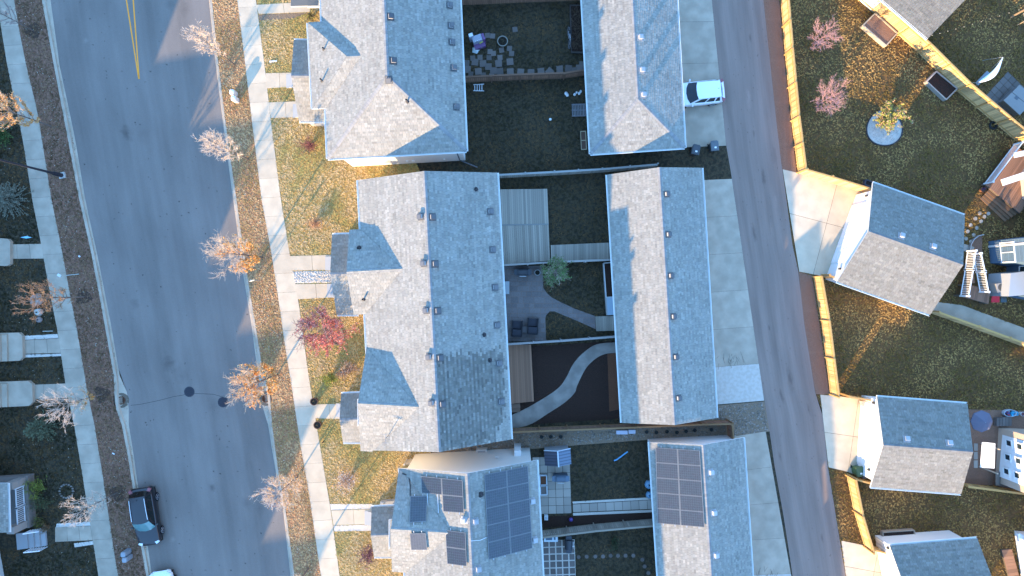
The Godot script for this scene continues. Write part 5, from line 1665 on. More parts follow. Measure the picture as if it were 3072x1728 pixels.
	for k in 5:
		s = Shape.new(); s.col = lin(0.16, 0.13, 0.11) * rnd(0.85, 1.15)
		s.box(V(38.35, 0, 15.04) + V(0.34 * k, 0.7 - 0.11 * k, 0.1 * k), V(0.3, 0.05, 1.1))
		part(stp, "tread", s.done(), M.matt)
	# ---- corner of the last house, with plank steps
	hs = thing("east_house", "corner of a white house at the bottom right edge", "house", "houses at the right edge")
	s = Shape.new(); s.col = lin(0.70, 0.74, 0.76)
	s.slab(raise([V(40.16, 0, 19.41), V(47.04, 0, 19.89), V(47.04, 0, 27.63), V(40.96, 0, 24.96)], 5.4), 5.4)
	part(hs, "wall", s.done(), M.matt)
	s = Shape.new(); s.col = lin(0.72, 0.74, 0.75)
	s.bar(V(40.16, 0, 19.41) + V(-0.1, 0.6, 0), V(40.96, 0, 24.96) + V(-0.1, 0.6, 0), 0.2, 0.2)
	part(hs, "ledge", s.done(), M.paint)
	deck("grey plank ramp beside the white house at the bottom right", "", V(39, 0.25, 20.87), V(39.82, 0.25, 20.81), V(40.46, 0.25, 23.12), V(39.66, 0.25, 23.26), 9, M.brown_wood, false)

func disc_slab(k: int) -> void:
	var o := thing("paving_stone", ["northern", "middle", "southern"][k] + " one of three grey slabs between the second east garage and the awning", "paving slab", "slabs beside the awning")
	cells(o, "slab", V(36.93, 0.04, 12.42) + V(0, 0, 0.68 * k), V(37.25, 0.04, 12.42) + V(0, 0, 0.68 * k), V(37.25, 0.04, 13.03) + V(0, 0, 0.68 * k), V(36.93, 0.04, 13.03) + V(0, 0, 0.68 * k), 1, 1, 0.06, 0.02, M.slab)

# ---------------------------------------------------------------- west side of the street, cars, street things
func row_house(label: String, front: Vector3, wide: float, deep: float, ridge: float, eave: float, c: Color) -> void:
	# gable-fronted house; front is the middle of its street wall
	var h := thing("row_house", label, "house", "houses across the street")
	var f := V(0.985, 0, -0.174)      # towards the street
	var r := V(0.174, 0, 0.985)       # along the street, south
	var k := wide * 0.5 + 0.4
	var a := front + f * 0.4 - r * k
	var b := front + f * 0.4 + r * k
	var d := front - f * deep + r * k
	var e := front - f * deep - r * k
	var up := V(0, eave, 0)
	var ra := front + f * 0.4 + V(0, ridge, 0)
	var rb := front - f * deep + V(0, ridge, 0)
	var s := Shape.new()
	s.col = lin(0.25, 0.245, 0.235)
	s.slab([a + up, ra, rb, e + up], 0.16, lin(0.7, 0.7, 0.7))
	s.slab([b + up, d + up, rb, ra], 0.16, lin(0.7, 0.7, 0.7))
	part(h, "roof", s.done(), M.shingle)
	wall_ring(h, [a + up, b + up, d + up, e + up], 0.4, eave - 0.14, c, [[a + up, b + up, ra], [e + up, d + up, rb]])

func west_side() -> void:
	var beige := lin(0.5, 0.48, 0.45)
	# a row of gable-fronted houses just beyond the left edge; their roofs throw the shade that covers the street
	var row := [[-32.0, 7.6, 8.3], [-21.0, 7.6, 8.3], [-8.5, 7.6, 8.3], [1.5, 7.8, 8.4], [10.6, 7.4, 7.75], [19.6, 9.8, 8.8], [28.8, 7.6, 8.3], [36.0, 7.0, 8.7], [43.6, 8.0, 9.2], [53.2, 8.6, 8.9], [63.0, 7.6, 8.6]]
	for k in row.size():
		var z: float = row[k][0]
		var edge := at_z(west_walk_in, z)
		row_house("gable-fronted house beyond the left edge, %s from the north" % NTH[k], V(edge.x - 7.6, 0, z), row[k][1], 11.0, row[k][2], 5.9, beige)
	# porch that shows at the lower left
	var p := thing("front_porch", "front porch with white slatted railing and stone piers at the lower left edge", "porch", "")
	var s := Shape.new()
	s.col = lin(0.20, 0.17, 0.15)
	s.slab([V(-41.94, 0.82, 15.08), V(-38.21, 0.82, 14.82), V(-38.05, 0.82, 18.92), V(-41.94, 0.82, 19.08)], 0.85)
	part(p, "base", s.done(), M.matt)
	s = Shape.new(); s.col = lin(0.16, 0.155, 0.15)
	s.slab([V(-41.64, 0.86, 15.39), V(-38.7, 0.86, 15.23), V(-38.55, 0.86, 18.8), V(-41.64, 0.86, 18.85)], 0.03)
	part(p, "floor", s.done(), M.matt)
	for q in [V(-38.49, 0.86, 15.2), V(-38.34, 0.86, 18.59)]:
		s = Shape.new(); s.col = lin(0.30, 0.26, 0.23)
		s.box(q + V(-0.1, 0.75, 0), V(0.55, 1.5, 0.55))
		for i in 12: s.box(q + V(-0.1 + rnd(-0.22, 0.22), 0.15 + 0.12 * i, rnd(-0.22, 0.22)), V(0.18, 0.1, 0.18) * rnd(0.9, 1.3))
		part(p, "stone_pier", s.done(), M.matt)
	railing(p, V(-38.44, 0.86, 15.52), V(-38.36, 0.86, 17.04), 0.95, lin(0.66, 0.68, 0.70), 0.15)
	railing(p, V(-38.36, 0.86, 17.07), V(-38.28, 0.86, 18.43), 0.95, lin(0.66, 0.68, 0.70), 0.15)
	s = Shape.new(); s.col = lin(0.23, 0.23, 0.24)
	roof(p, [V(-38.21, 3, 14.79), V(-38.11, 3, 18.5), V(-40.93, 4.1, 18.19), V(-40.93, 4.1, 14.43)], 0.9)
	gutter(p, V(-38.21, 3, 14.79), V(-38.11, 3, 18.5), V(1, 0, 0))
	for k in 4:
		s = Shape.new(); s.col = lin(0.30, 0.305, 0.31) * (0.9 + 0.06 * k)
		s.slab([V(-38.19, 0, 19.41), V(-37.33, 0, 19.31), V(-37.23, 0, 20.56), V(-38.08, 0, 20.69)].map(func(e): return e + V(-1.0 + 0.36 * k, 0.72 - 0.18 * k, 0)), 0.18)
		part(p, "step", s.done(), M.matt)
	for q in [[V(-37.89, 0.9, 19.05), V(-37.21, 0.1, 19.14)], [V(-37.84, 0.9, 20.49), V(-37.11, 0.1, 20.66)]]:
		s = Shape.new(); s.col = lin(0.68, 0.70, 0.72)
		s.bar(q[0] + V(0, 0.9, 0), q[1] + V(0, 0.9, 0), 0.07, 0.06)
		for i in 7: s.box(q[0].lerp(q[1], i / 6.0) + V(0, 0.45, 0), V(0.04, 0.9, 0.04))
		part(p, "stair_rail", s.done(), M.paint)
	no_grass([V(-42.56, 0, 15.09), V(-38.61, 0, 15.04), V(-38.51, 0, 19.09), V(-36.43, 0, 19.04), V(-36.32, 0, 20.43), V(-38.29, 0, 20.83), V(-42.56, 0, 20.96)])
	for q in [["upper flat concrete landing at the left edge beside the blue sign", [V(-41.76, 0.35, -4.03), V(-40.12, 0.35, -3.92), V(-39.91, 0.35, -3.71), V(-39.91, 0.35, -1.91), V(-40.17, 0.35, -1.75), V(-41.76, 0.35, -1.8)], 0],
			["rounded concrete landing with two broad steps, upper of the lower pair", [V(-41.76, 0.35, 3.6), V(-39.22, 0.35, 3.55), V(-38.95, 0.35, 3.82), V(-38.9, 0.35, 5.51), V(-39.17, 0.35, 5.78), V(-41.76, 0.35, 5.91)], 2],
			["rounded concrete landing with three steps, lower of the lower pair", [V(-41.76, 0.35, 7.5), V(-38.48, 0.35, 7.39), V(-38.16, 0.35, 7.66), V(-38.11, 0.35, 9.06), V(-38.42, 0.35, 9.38), V(-41.76, 0.35, 9.54)], 3]]:
		var o := thing("landing", q[0], "landing", "concrete landings of the west houses")
		no_grass(q[1])
		s = Shape.new()
		s.slab(q[1], 0.38)
		part(o, "slab", s.done(), M.old_concrete)
		for k in q[2]:
			s = Shape.new()
			var c: Array = q[1]
			s.slab([c[0] + V(0, 0.17 * (k + 1), 0.1), V(c[0].x + 1.7 - 0.42 * k, 0.35 + 0.17 * (k + 1), c[0].z + 0.1), V(c[0].x + 1.75 - 0.42 * k, 0.35 + 0.17 * (k + 1), c[5].z - 0.1), c[5] + V(0, 0.17 * (k + 1), -0.1)], 0.17)
			part(o, "step", s.done(), M.old_concrete)
	# big stones on the lawn, sign, papers
	part_stone("largest pinkish boulder on the dark lawn, partly under the bare tree", V(-37.92, 0, 0.96), V(0.55, 0.3, 0.5), lin(0.30, 0.24, 0.21), 3)
	part_stone("pale smooth boulder between the pinkish and the small grey one", V(-37.79, 0, 1.92), V(0.36, 0.25, 0.3), lin(0.38, 0.38, 0.34), 4)
	part_stone("small speckled grey boulder, southernmost of three on the dark lawn", V(-37.76, 0, 2.53), V(0.24, 0.2, 0.26), lin(0.20, 0.17, 0.16), 5)
	var o := thing("yard_sign", "flat blue and white yard sign on the dark lawn above the flat landing", "sign", "", V(-38.64, 0, -4.03))
	s = Shape.new(); s.col = lin(0.22, 0.5, 0.66)
	s.slab([V(-0.45, 0.35, 0), V(0.05, 0.32, -0.1), V(0.45, 0.34, 0.02), V(0, 0.36, 0.09)], 0.02)
	part(o, "board", s.done(), M.paint)
	s = Shape.new(); s.col = lin(0.4, 0.4, 0.4)
	for k in [-1, 1]: s.tube([V(0.2 * k, -0.02, 0), V(0.2 * k, 0.34, 0)], [0.012, 0.012], 6)
	part(o, "stake", s.done(), M.metal)
	for q in [["folded white flyer lying on the west sidewalk", V(-36.21, 0.04, -1.01), 0.30, 0.2], ["small white paper scrap on the shaded boulevard", V(-34.59, 0.04, -2.53), 0.16, 0.12], ["white plastic cup lying on the shaded boulevard near the storm drain", V(-31.86, 0.05, 13.24), 0.2, 0.1], ["white paper strip on the golden lawn beside the top porch", V(-19.1, 0.05, -18.12), 0.6, 0.12]]:
		s = Shape.new(); s.col = lin(0.62, 0.64, 0.66)
		s.box(Vector3.ZERO, V(q[2], 0.012, q[3]), Basis(Vector3.UP, 0.1) if q[2] > 0.5 else Basis(Vector3.UP, -0.5))
		s.box(V(q[2] * 0.1, 0.02, 0), V(q[2] * 0.4, 0.012, q[3] * 0.8), Basis(V(0, 0, 1), 0.2))
		var m := single("litter", s.done(), M.matt, q[0], "litter", "scraps of litter")
		m.position = q[1]
	for q in [["thin white utility stake lying across the shaded boulevard", V(-35.62, 0.05, -1.01), V(-34.61, 0.05, -1.12)], ["thin white stick on the dark lawn above the upper rounded landing", V(-37.51, 0.05, 3.46), V(-36.71, 0.05, 3.44)]]:
		s = Shape.new(); s.col = lin(0.4, 0.4, 0.36)
		s.bar(q[1], q[2], 0.05, 0.04)
		single("stake", s.done(), M.matt, q[0], "stake", "thin stakes on the grass")
	# utility pedestals
	pedestal("pale grey utility pedestal on the sunny boulevard, northern of the pair", V(-22.13, 0, -15.49), lin(0.62, 0.62, 0.60), 0.80)
	pedestal("pale grey utility pedestal on the sunny boulevard, southern of the pair", V(-22, 0, -14.99), lin(0.62, 0.62, 0.60), 0.82)
	pedestal("bluish utility pedestal on the shaded boulevard, northern of the pair", V(-30.64, 0, 21.01), lin(0.24, 0.27, 0.30), 0.95)
	pedestal("bluish utility pedestal on the shaded boulevard, southern of the pair", V(-30.53, 0, 21.44), lin(0.24, 0.27, 0.30), 0.95)
	# street lamp
	var base := V(-35.92, 0, -8.99)
	o = thing("street_lamp", "tall dark street lamp leaning out of the left edge, on a pale concrete footing", "street lamp", "", base)
	s = Shape.new(); s.col = lin(0.42, 0.41, 0.38)
	s.box(V(0, 0.05, 0), V(0.46, 0.3, 0.46), Basis(Vector3.UP, 0.25))
	part(o, "footing", s.done(), M.matt)
	s = Shape.new(); s.col = lin(0.025, 0.027, 0.035)
	s.tube([V(0, 0.2, 0), V(0, 1.15, 0), V(0, 1.2, 0), V(0, 9.6, 0)], [0.17, 0.16, 0.095, 0.06], 14)
	s.box(V(0.0, 0.75, 0.15), V(0.14, 0.3, 0.04))
	part(o, "pole", s.done(), M.paint)
	s = Shape.new(); s.col = lin(0.03, 0.03, 0.035)
	s.tube([V(0, 9.5, 0), V(0.2, 9.7, -0.05), V(0.5, 9.75, -0.1)], [0.05, 0.045, 0.04], 8)
	part(o, "arm", s.done(), M.paint)
	s = Shape.new(); s.col = lin(0.05, 0.05, 0.055)
	s.box(V(0.75, 9.73, -0.14), V(0.55, 0.1, 0.28))
	part(o, "lamp_head", s.done(), M.paint)
	# traffic sign by the third orange tree and a kerb marker
	o = thing("traffic_sign", "slim traffic sign post on the boulevard, south of the orange tree facing the main house", "traffic sign", "", V(-20.08, 0, -0.59))
	s = Shape.new(); s.col = lin(0.45, 0.45, 0.45)
	s.tube([V(0, 0, 0), V(0, 2.2, 0)], [0.03, 0.03], 8)
	part(o, "post", s.done(), M.metal)
	s = Shape.new(); s.col = lin(0.66, 0.66, 0.66)
	s.box(V(0, 1.95, 0.03), V(0.3, 0.45, 0.015), Basis(Vector3.UP, 0.4))
	part(o, "plate", s.done(), M.paint)
	o = thing("marker_post", "short dark marker post on the lawn south of the planter walk", "post", "", V(-15.04, 0, 12.27))
	s = Shape.new(); s.col = lin(0.04, 0.03, 0.03)
	s.tube([V(0, 0, 0), V(0, 0.42, 0)], [0.05, 0.05], 8)
	part(o, "post", s.done(), M.matt)
	for q in [["upper", V(-15.71, 0, 9.01)], ["lower", V(-15.44, 0, 10.88)]]:
		o = thing("planter", "round dark planter of withered plants at the " + q[0] + " corner of the stepped walk", "planter", "round planters beside the stepped walk", q[1])
		s = Shape.new(); s.col = lin(0.10, 0.055, 0.04)
		s.lathe(Vector3.ZERO, [[0.22, 0.0], [0.30, 0.45], [0.31, 0.5], [0.26, 0.5], [0.25, 0.42]], 20)
		part(o, "tub", s.done(), M.matt)
		s = Shape.new(); s.col = lin(0.03, 0.025, 0.02)
		s.lathe(V(0, 0.41, 0), [[0.26, 0.0], [0.0, 0.02]], 16)
		part(o, "soil", s.done(), M.matt)
		part(o, "withered_plants", leaf_cloud(V(0, 0.48, 0), V(0.2, 0.1, 0.2), 60, 0.05, [lin(0.06, 0.06, 0.035), lin(0.16, 0.11, 0.07)], 91), M.leaf)
	# stone ring
	o = thing("stone_ring", "ring of rough stones round a bare patch on the lawn by the slatted porch", "stone ring", "", V(-35.63, 0, 16.24))
	for k in 16:
		var g := TAU * k / 16.0
		part(o, "stone", stone(V(cos(g) * 0.54, 0.04, sin(g) * 0.54), V(0.1, 0.08, 0.08) * rnd(0.8, 1.2), lin(0.16, 0.145, 0.13) * rnd(0.7, 1.3), k + 20), M.matt)
	cars()

func part_stone(label: String, at: Vector3, r: Vector3, c: Color, seed_: int) -> void:
	single("boulder", stone(at + V(0, r.y * 0.5, 0), r, c, seed_), M.matt, label, "boulder", "boulders on the dark lawn")

func pedestal(label: String, at: Vector3, c: Color, h: float) -> void:
	var o := thing("utility_pedestal", label, "utility box", "utility pedestals on the boulevards", at)
	var s := Shape.new()
	s.col = c
	var prof := []
	for q in [[-0.02, 0.20], [h * 0.9, 0.20], [h * 0.97, 0.17], [h, 0.10]]:
		var ring := []
		for k in 17:
			var g := TAU * (k % 16) / 16.0
			var e := V(signf(cos(g)) * pow(absf(cos(g)), 0.6), 0, signf(sin(g)) * pow(absf(sin(g)), 0.6))
			ring.append(e * V(q[1], 0, q[1] * 1.05) + V(0, q[0], 0))
		prof.append(ring)
	for i in 3:
		for k in 16: s.quad(prof[i][k + 1], prof[i][k], prof[i + 1][k], prof[i + 1][k + 1])
	for k in 16: s.tri(V(0, h + 0.01, 0), prof[3][k + 1], prof[3][k])
	part(o, "shell", s.done(), M.paint)
	s = Shape.new()
	s.col = c * 0.5
	s.box(V(0.0, h * 0.5, 0.205), V(0.08, 0.1, 0.02))
	part(o, "latch", s.done(), M.paint)

func car(called: String, label: String, at: Vector3, face: Vector3, paint: Color, z_scale: float, rails: bool, glass_tint: Color, screen: Color) -> void:
	# +z of the car points where it faces
	var o := thing(called, label, "car", "", at, atan2(face.x, face.z))
	var k := z_scale
	var s := Shape.new()
	s.col = paint
	var st := [[-2.32, 0.50, 0.50, 0.82, 0.66], [-2.28, 0.70, 0.36, 0.98, 0.72], [-2.12, 0.86, 0.30, 1.04, 0.80], [-1.6, 0.92, 0.28, 1.07, 0.84], [-0.6, 0.93, 0.27, 1.05, 0.86], [0.4, 0.93, 0.27, 1.03, 0.86], [1.0, 0.92, 0.27, 1.02, 0.84], [1.5, 0.915, 0.28, 0.97, 0.80], [1.95, 0.87, 0.30, 0.88, 0.74], [2.2, 0.76, 0.34, 0.78, 0.62], [2.32, 0.55, 0.46, 0.68, 0.46]]
	var rows := []
	for q in st:
		var w: float = q[1]
		var z: float = q[0] * k
		var y0: float = q[2]
		var t: float = q[3]
		var tw: float = q[4]
		var line := []
		for p in [[-w * 0.9, y0], [-w, lerpf(y0, t, 0.3)], [-w, lerpf(y0, t, 0.62)], [-w * 0.965, lerpf(y0, t, 0.86)], [-tw, t - 0.02], [-tw * 0.6, t + 0.015], [0.0, t + 0.03], [tw * 0.6, t + 0.015], [tw, t - 0.02], [w * 0.965, lerpf(y0, t, 0.86)], [w, lerpf(y0, t, 0.62)], [w, lerpf(y0, t, 0.3)], [w * 0.9, y0]]:
			line.append(V(p[0], p[1], z))
		rows.append(line)
	rows.reverse()
	s.grid(rows)
	part(o, "body", s.done(), M.car)
	s = Shape.new(); s.col = lin(0.02, 0.02, 0.022)
	s.box(V(0, 0.38, 0), V(1.66, 0.3, 4.3 * k))
	part(o, "underbody", s.done(), M.matt)
	# glasshouse: belt outline and roof outline
	var zb := -2.06 * k
	var belt := [V(-0.80, 1.02, 0.80 * k), V(-0.45, 1.03, 1.02 * k), V(0, 1.035, 1.09 * k), V(0.45, 1.03, 1.02 * k), V(0.80, 1.02, 0.80 * k)]
	var top := [V(-0.66, 1.57, 0.20 * k), V(-0.36, 1.61, 0.30 * k), V(0, 1.62, 0.33 * k), V(0.36, 1.61, 0.30 * k), V(0.66, 1.57, 0.20 * k)]
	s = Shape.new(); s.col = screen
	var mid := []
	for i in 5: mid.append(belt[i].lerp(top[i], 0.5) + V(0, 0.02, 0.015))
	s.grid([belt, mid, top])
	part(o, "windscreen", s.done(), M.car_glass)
	s = Shape.new(); s.col = paint
	rows = []
	for i in 7:
		var t := i / 6.0
		var line := []
		for j in 5:
			var f: Vector3 = top[j]
			var hw := lerpf(1.0, 0.94, t)
			var zz := lerpf(f.z, -1.78 * k, t)
			line.append(V(f.x * hw, f.y + 0.05 * sin(t * 2.4) - 0.03 * t, zz))
		rows.append(line)
	s.grid(rows)
	part(o, "roof", s.done(), M.car)
	var rt: Array = rows[6]
	var rb := [V(-0.74, 1.05, zb + 0.06), V(-0.4, 1.06, zb - 0.03), V(0, 1.06, zb - 0.05), V(0.4, 1.06, zb - 0.03), V(0.74, 1.05, zb + 0.06)]
	s = Shape.new(); s.col = glass_tint * 0.7
	s.grid([rt, rb])
	part(o, "rear_window", s.done(), M.car_glass)
	for sd in [-1, 1]:
		s = Shape.new(); s.col = paint
		var lo := []
		var hi := []
		for i in 7:
			var t := i / 6.0
			lo.append(V(0.845 * sd, 1.0, lerpf(0.82 * k, zb + 0.06, t)) if i > 0 else V(0.80 * sd, 1.02, 0.80 * k))
			var e: Vector3 = rows[i][4 if sd > 0 else 0]
			hi.append(e)
		for i in 6:
			if sd > 0: s.quad(lo[i], lo[i + 1], hi[i + 1], hi[i])
			else: s.quad(lo[i + 1], lo[i], hi[i], hi[i + 1])
		part(o, "pillar_frame", s.done(), M.car)
		for w in [[0.10, 0.44], [0.47, 0.74], [0.77, 0.93]]:
			s = Shape.new(); s.col = glass_tint * 0.6
			var g := []
			for q in [[w[0], 0.10], [w[1], 0.10], [w[1], 0.86], [w[0] + 0.06, 0.86]]:
				var f: float = q[0] * 6.0
				var i := mini(int(f), 5)
				var a: Vector3 = lo[i].lerp(lo[i + 1], f - i)
				var b: Vector3 = hi[i].lerp(hi[i + 1], f - i)
				g.append(a.lerp(b, q[1]) + V(0.012 * sd, 0.006, 0))
			if sd > 0: s.quad(g[0], g[1], g[2], g[3])
			else: s.quad(g[1], g[0], g[3], g[2])
			part(o, "side_window", s.done(), M.car_glass)
		s = Shape.new(); s.col = paint * 0.8
		s.box(V(0.99 * sd, 1.04, 0.66 * k), V(0.2, 0.13, 0.10), Basis(Vector3.UP, 0.3 * sd))
		part(o, "mirror", s.done(), M.car)
		s = Shape.new(); s.col = lin(0.6, 0.63, 0.66)
		s.box(V(0.66 * sd, 0.79, 2.08 * k), V(0.30, 0.11, 0.22), Basis(Vector3.UP, 0.55 * sd))
		part(o, "headlight", s.done(), M.car)
		s = Shape.new(); s.col = lin(0.24, 0.06, 0.07)
		s.box(V(0.73 * sd, 0.99, -2.10 * k), V(0.24, 0.14, 0.30), Basis(Vector3.UP, -0.55 * sd))
		part(o, "tail_light", s.done(), M.car)
		if rails:
			s = Shape.new(); s.col = lin(0.62, 0.64, 0.66)
			for i in 5: s.bar(hi[i + 0].lerp(hi[i + 1], 0.5) + V(-0.03 * sd, 0.065, 0), hi[i + 1].lerp(hi[mini(i + 2, 6)], 0.5) + V(-0.03 * sd, 0.065, 0), 0.04, 0.035)
			part(o, "roof_rail", s.done(), M.metal)
		for z in [1.36, -1.32]:
			s = Shape.new(); s.col = lin(0.015, 0.015, 0.016)
			s.tube([V(0.70 * sd, 0.345, z * k), V(0.925 * sd, 0.345, z * k), V(0.945 * sd, 0.345, z * k)], [0.345, 0.345, 0.31], 22, true)
			var wheel := part(o, "wheel", s.done(), M.matt)
			s = Shape.new(); s.col = lin(0.45, 0.46, 0.48)
			for i in 5:
				var g := TAU * i / 5.0
				s.bar(V(0.952 * sd, 0.345, z * k), V(0.952 * sd, 0.345 + 0.22 * cos(g), z * k + 0.22 * sin(g)), 0.05, 0.02)
			for i in 16:
				var g := TAU * i / 16.0
				var h := TAU * (i + 1) / 16.0
				s.bar(V(0.95 * sd, 0.345 + 0.23 * cos(g), z * k + 0.23 * sin(g)), V(0.95 * sd, 0.345 + 0.23 * cos(h), z * k + 0.23 * sin(h)), 0.03, 0.02)
			part(wheel, "rim", s.done(), M.metal)
			s = Shape.new(); s.col = lin(0.012, 0.012, 0.013)
			s.lathe(Vector3.ZERO, [[0.0, 0.0]], 4)
	s = Shape.new(); s.col = paint * 0.5
	s.tube([V(0.0, 1.62, -1.5 * k), V(0.0, 1.74, -1.62 * k)], [0.02, 0.012], 6)
	part(o, "aerial", s.done(), M.paint)

func cars() -> void:
	M.car_glass = mat(0.05, 0.0, 0.6)
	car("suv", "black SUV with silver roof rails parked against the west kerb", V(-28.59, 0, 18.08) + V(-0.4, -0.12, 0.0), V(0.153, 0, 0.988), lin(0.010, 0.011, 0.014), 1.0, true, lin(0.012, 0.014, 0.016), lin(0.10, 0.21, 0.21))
	car("hatchback", "white compact car parked nose to the top garage", V(14.69, 0, -15.36) + V(-0.05, 0.02, 0), V(-0.993, 0, 0.10), lin(0.70, 0.74, 0.76), 0.90, false, lin(0.02, 0.035, 0.045), lin(0.015, 0.035, 0.05))
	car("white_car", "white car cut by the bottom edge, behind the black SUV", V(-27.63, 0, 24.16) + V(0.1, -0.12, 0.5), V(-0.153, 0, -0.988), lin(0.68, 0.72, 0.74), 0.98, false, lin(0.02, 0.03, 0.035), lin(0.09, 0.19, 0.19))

# ---------------------------------------------------------------- back yards
func yards() -> void:
	var gray: Array = M.gray_wood
	var brown: Array = M.brown_wood
	fence("weathered red-brown fence at the very top between two back yards", [V(-4.24, 0, -22.61), V(-1.76, 0, -22.72), V(0.69, 0, -22.83), V(5.57, 0, -22.99)], 1.5, brown, 1.0, {"rail": lin(0.14, 0.08, 0.05)})
	fence("red-brown board fence dividing the top yards below the diamond pavers", [V(-3.89, 0, -16.43), V(0.64, 0, -16.64), V(4.11, 0, -16.75), V(6.19, 0, -17.07)], 1.55, brown, -1.0, {"rail": lin(0.15, 0.09, 0.06)})
	fence("pale weathered fence along the north side of the main house's yards", [V(-1.23, 0, -8.77), V(3.31, 0, -9.01), V(7.04, 0, -9.23), V(11.36, 0, -9.6)], 1.5, gray, 1.0, {"rail": lin(0.26, 0.26, 0.25), "cap": 0.15})
	fence("pale-capped fence between the grey deck and the stamped patio", [V(-0.85, 0, -1.79), V(3.31, 0, -2.05), V(8.16, 0, -2.24)], 1.3, gray, -1.0, {"rail": lin(0.28, 0.26, 0.24), "cap": 0.15})
	fence("pale-capped fence between the stamped patio and the dark soil yard", [V(-0.48, 0, 4.43), V(3.84, 0, 4.16), V(8.37, 0, 3.81)], 1.3, gray, 1.0, {"rail": lin(0.26, 0.24, 0.23), "cap": 0.15})
	fence("tall brown fence along the gravel strip south of the main house", [V(-0.05, 0, 11.2), V(4.37, 0, 11.04), V(9.71, 0, 10.83), V(14.77, 0, 10.61), V(17.12, 0, 10.56)], 1.75, brown, 1.0, {"rail": lin(0.22, 0.13, 0.07)})
	fence("short brown fence end turning south beside the gravel patch", [V(17.12, 0, 10.61), V(17.23, 0, 12.11)], 1.75, brown, -1.0, {"rail": lin(0.22, 0.13, 0.07)})
	fence("grey-brown fence between the slab path and the checker patio", [V(2.19, 0, 19.41), V(6.51, 0, 18.88), V(11.25, 0, 18.45)], 1.7, gray, 1.0, {"rail": lin(0.24, 0.20, 0.16), "cap": 0.14})
	# main house: grey deck, walkway, patio, soil yard
	var dk := deck("large grey plank deck behind the main house", "grey plank decks", V(-1.22, 0.45, -7.83), V(2.8, 0.45, -7.88), V(2.91, 0.45, -5.11), V(-1.14, 0.45, -5.03), 25, gray)
	cells(dk, "plank", V(-1.14, 0.45, -4.95), V(2.91, 0.45, -5.03), V(3.02, 0.45, -2.17), V(-0.95, 0.45, -1.85), 25, 1, 0.035, 0.012, gray, 0.002)
	var s := Shape.new(); s.col = lin(0.2, 0.2, 0.19)
	s.bar(V(-1.14, 0.46, -4.99), V(2.91, 0.46, -5.07), 0.09, 0.03)
	part(dk, "joint_board", s.done(), M.matt)
	no_grass([V(-1.23, 0, -7.95), V(3.17, 0, -8), V(3.31, 0, -1.97), V(-1.09, 0, -1.81)])
	deck("narrow grey plank walkway from the deck to the garage", "grey plank decks", V(3.08, 0.25, -3.42), V(8.12, 0.25, -3.64), V(8.12, 0.25, -2.23), V(3.11, 0.25, -2.04), 34, gray)
	var pat := thing("stamped_patio", "slate-blue stamped concrete patio that narrows into a curved path", "patio", "")
	pat.set_meta("kind", "structure")
	var outline := [V(-1.49, 0.03, -1.73), V(2.4, 0.03, -1.79), V(2.48, 0.03, -0.83), V(2.51, 0.03, 0), V(2.83, 0.03, 0.45), V(3.17, 0.03, 0.75), V(3.81, 0.03, 1.09), V(5.01, 0.03, 1.65), V(6.64, 0.03, 2.24), V(6.72, 0.03, 3.31), V(5.49, 0.03, 2.75), V(4, 0.03, 2.13), V(3.41, 0.03, 1.87), V(3.01, 0.03, 1.87), V(2.72, 0.03, 2.19), V(2.67, 0.03, 2.48), V(2.72, 0.03, 4.02), V(2.77, 0.03, 4.21), V(-1.49, 0.03, 4.32)]
	no_grass(outline)
	s = Shape.new()
	s.slab(flat_list(outline, 0.017), 0.1)
	part(pat, "mortar_bed", s.done(), M.verge)
	# random ashlar: a grid of courses cut to the outline
	var po := plan(outline)
	var tones := []
	for i in 4:
		var d: StandardMaterial3D = M.stamped.duplicate()
		d.albedo_color = Color(0.93 + 0.03 * i, 0.93 + 0.03 * i, 0.93 + 0.03 * i)
		tones.append(d)
	var z: float = outline[0].z - 0.2
	while z < 4.6:
		var dz: float = [0.36, 0.52, 0.44][rng.randi() % 3]
		var x := -1.7 - rnd(0.0, 0.5)
		while x < 7.2:
			var dx: float = [0.4, 0.6, 0.85][rng.randi() % 3]
			var cell := PackedVector2Array([Vector2(x + 0.008, z + 0.008), Vector2(x + dx - 0.008, z + 0.008), Vector2(x + dx - 0.008, z + dz - 0.008), Vector2(x + 0.008, z + dz - 0.008)])
			for r in Geometry2D.intersect_polygons(cell, po):
				var l := []
				for e in r: l.append(V(e.x, 0.025, e.y))
				s = Shape.new()
				s.slab(l, 0.04)
				part(pat, "flagstone", s.done(), tones[rng.randi() % 4])
			x += dx
		z += dz
	var soil := [V(-1.49, 0, 4.59), V(2.77, 0, 4.59), V(8.64, 0, 4.21), V(8.91, 0, 10.45), V(4.37, 0, 10.72), V(-1.49, 0, 11.15)]
	ground("soil_yard", soil, 0.01, 0.1, M.soil, "bare dark soil yard with a winding path behind the main house", "soil")
	ground("mulch_strip", [V(7.63, 0, 5.28), V(8.69, 0, 5.17), V(8.8, 0, 9.65), V(7.79, 0, 9.87)], 0.02, 0.1, M.mulch, "strip of rust-brown mulch beside the middle garage row", "mulch")
	var path := [V(8.37, 0.05, 4.34), V(6.77, 0.05, 4.5), V(5.65, 0.05, 5.22), V(4.88, 0.05, 6.1), V(4.37, 0.05, 7.09), V(3.81, 0.05, 7.89), V(2.9, 0.05, 8.58), V(1.25, 0.05, 9.56), V(-0.08, 0.05, 10.18), V(-0.96, 0.05, 10.6), V(-0.96, 0.05, 11.62), V(0.03, 0.05, 11.27), V(1.47, 0.05, 10.9), V(2.9, 0.05, 10.02), V(4.24, 0.05, 9.14), V(5.01, 0.05, 8.37), V(5.22, 0.05, 7.78), V(5.89, 0.05, 6.45), V(6.66, 0.05, 5.67), V(7.43, 0.05, 5.28), V(8.37, 0.05, 5.17)]
	var sm := []
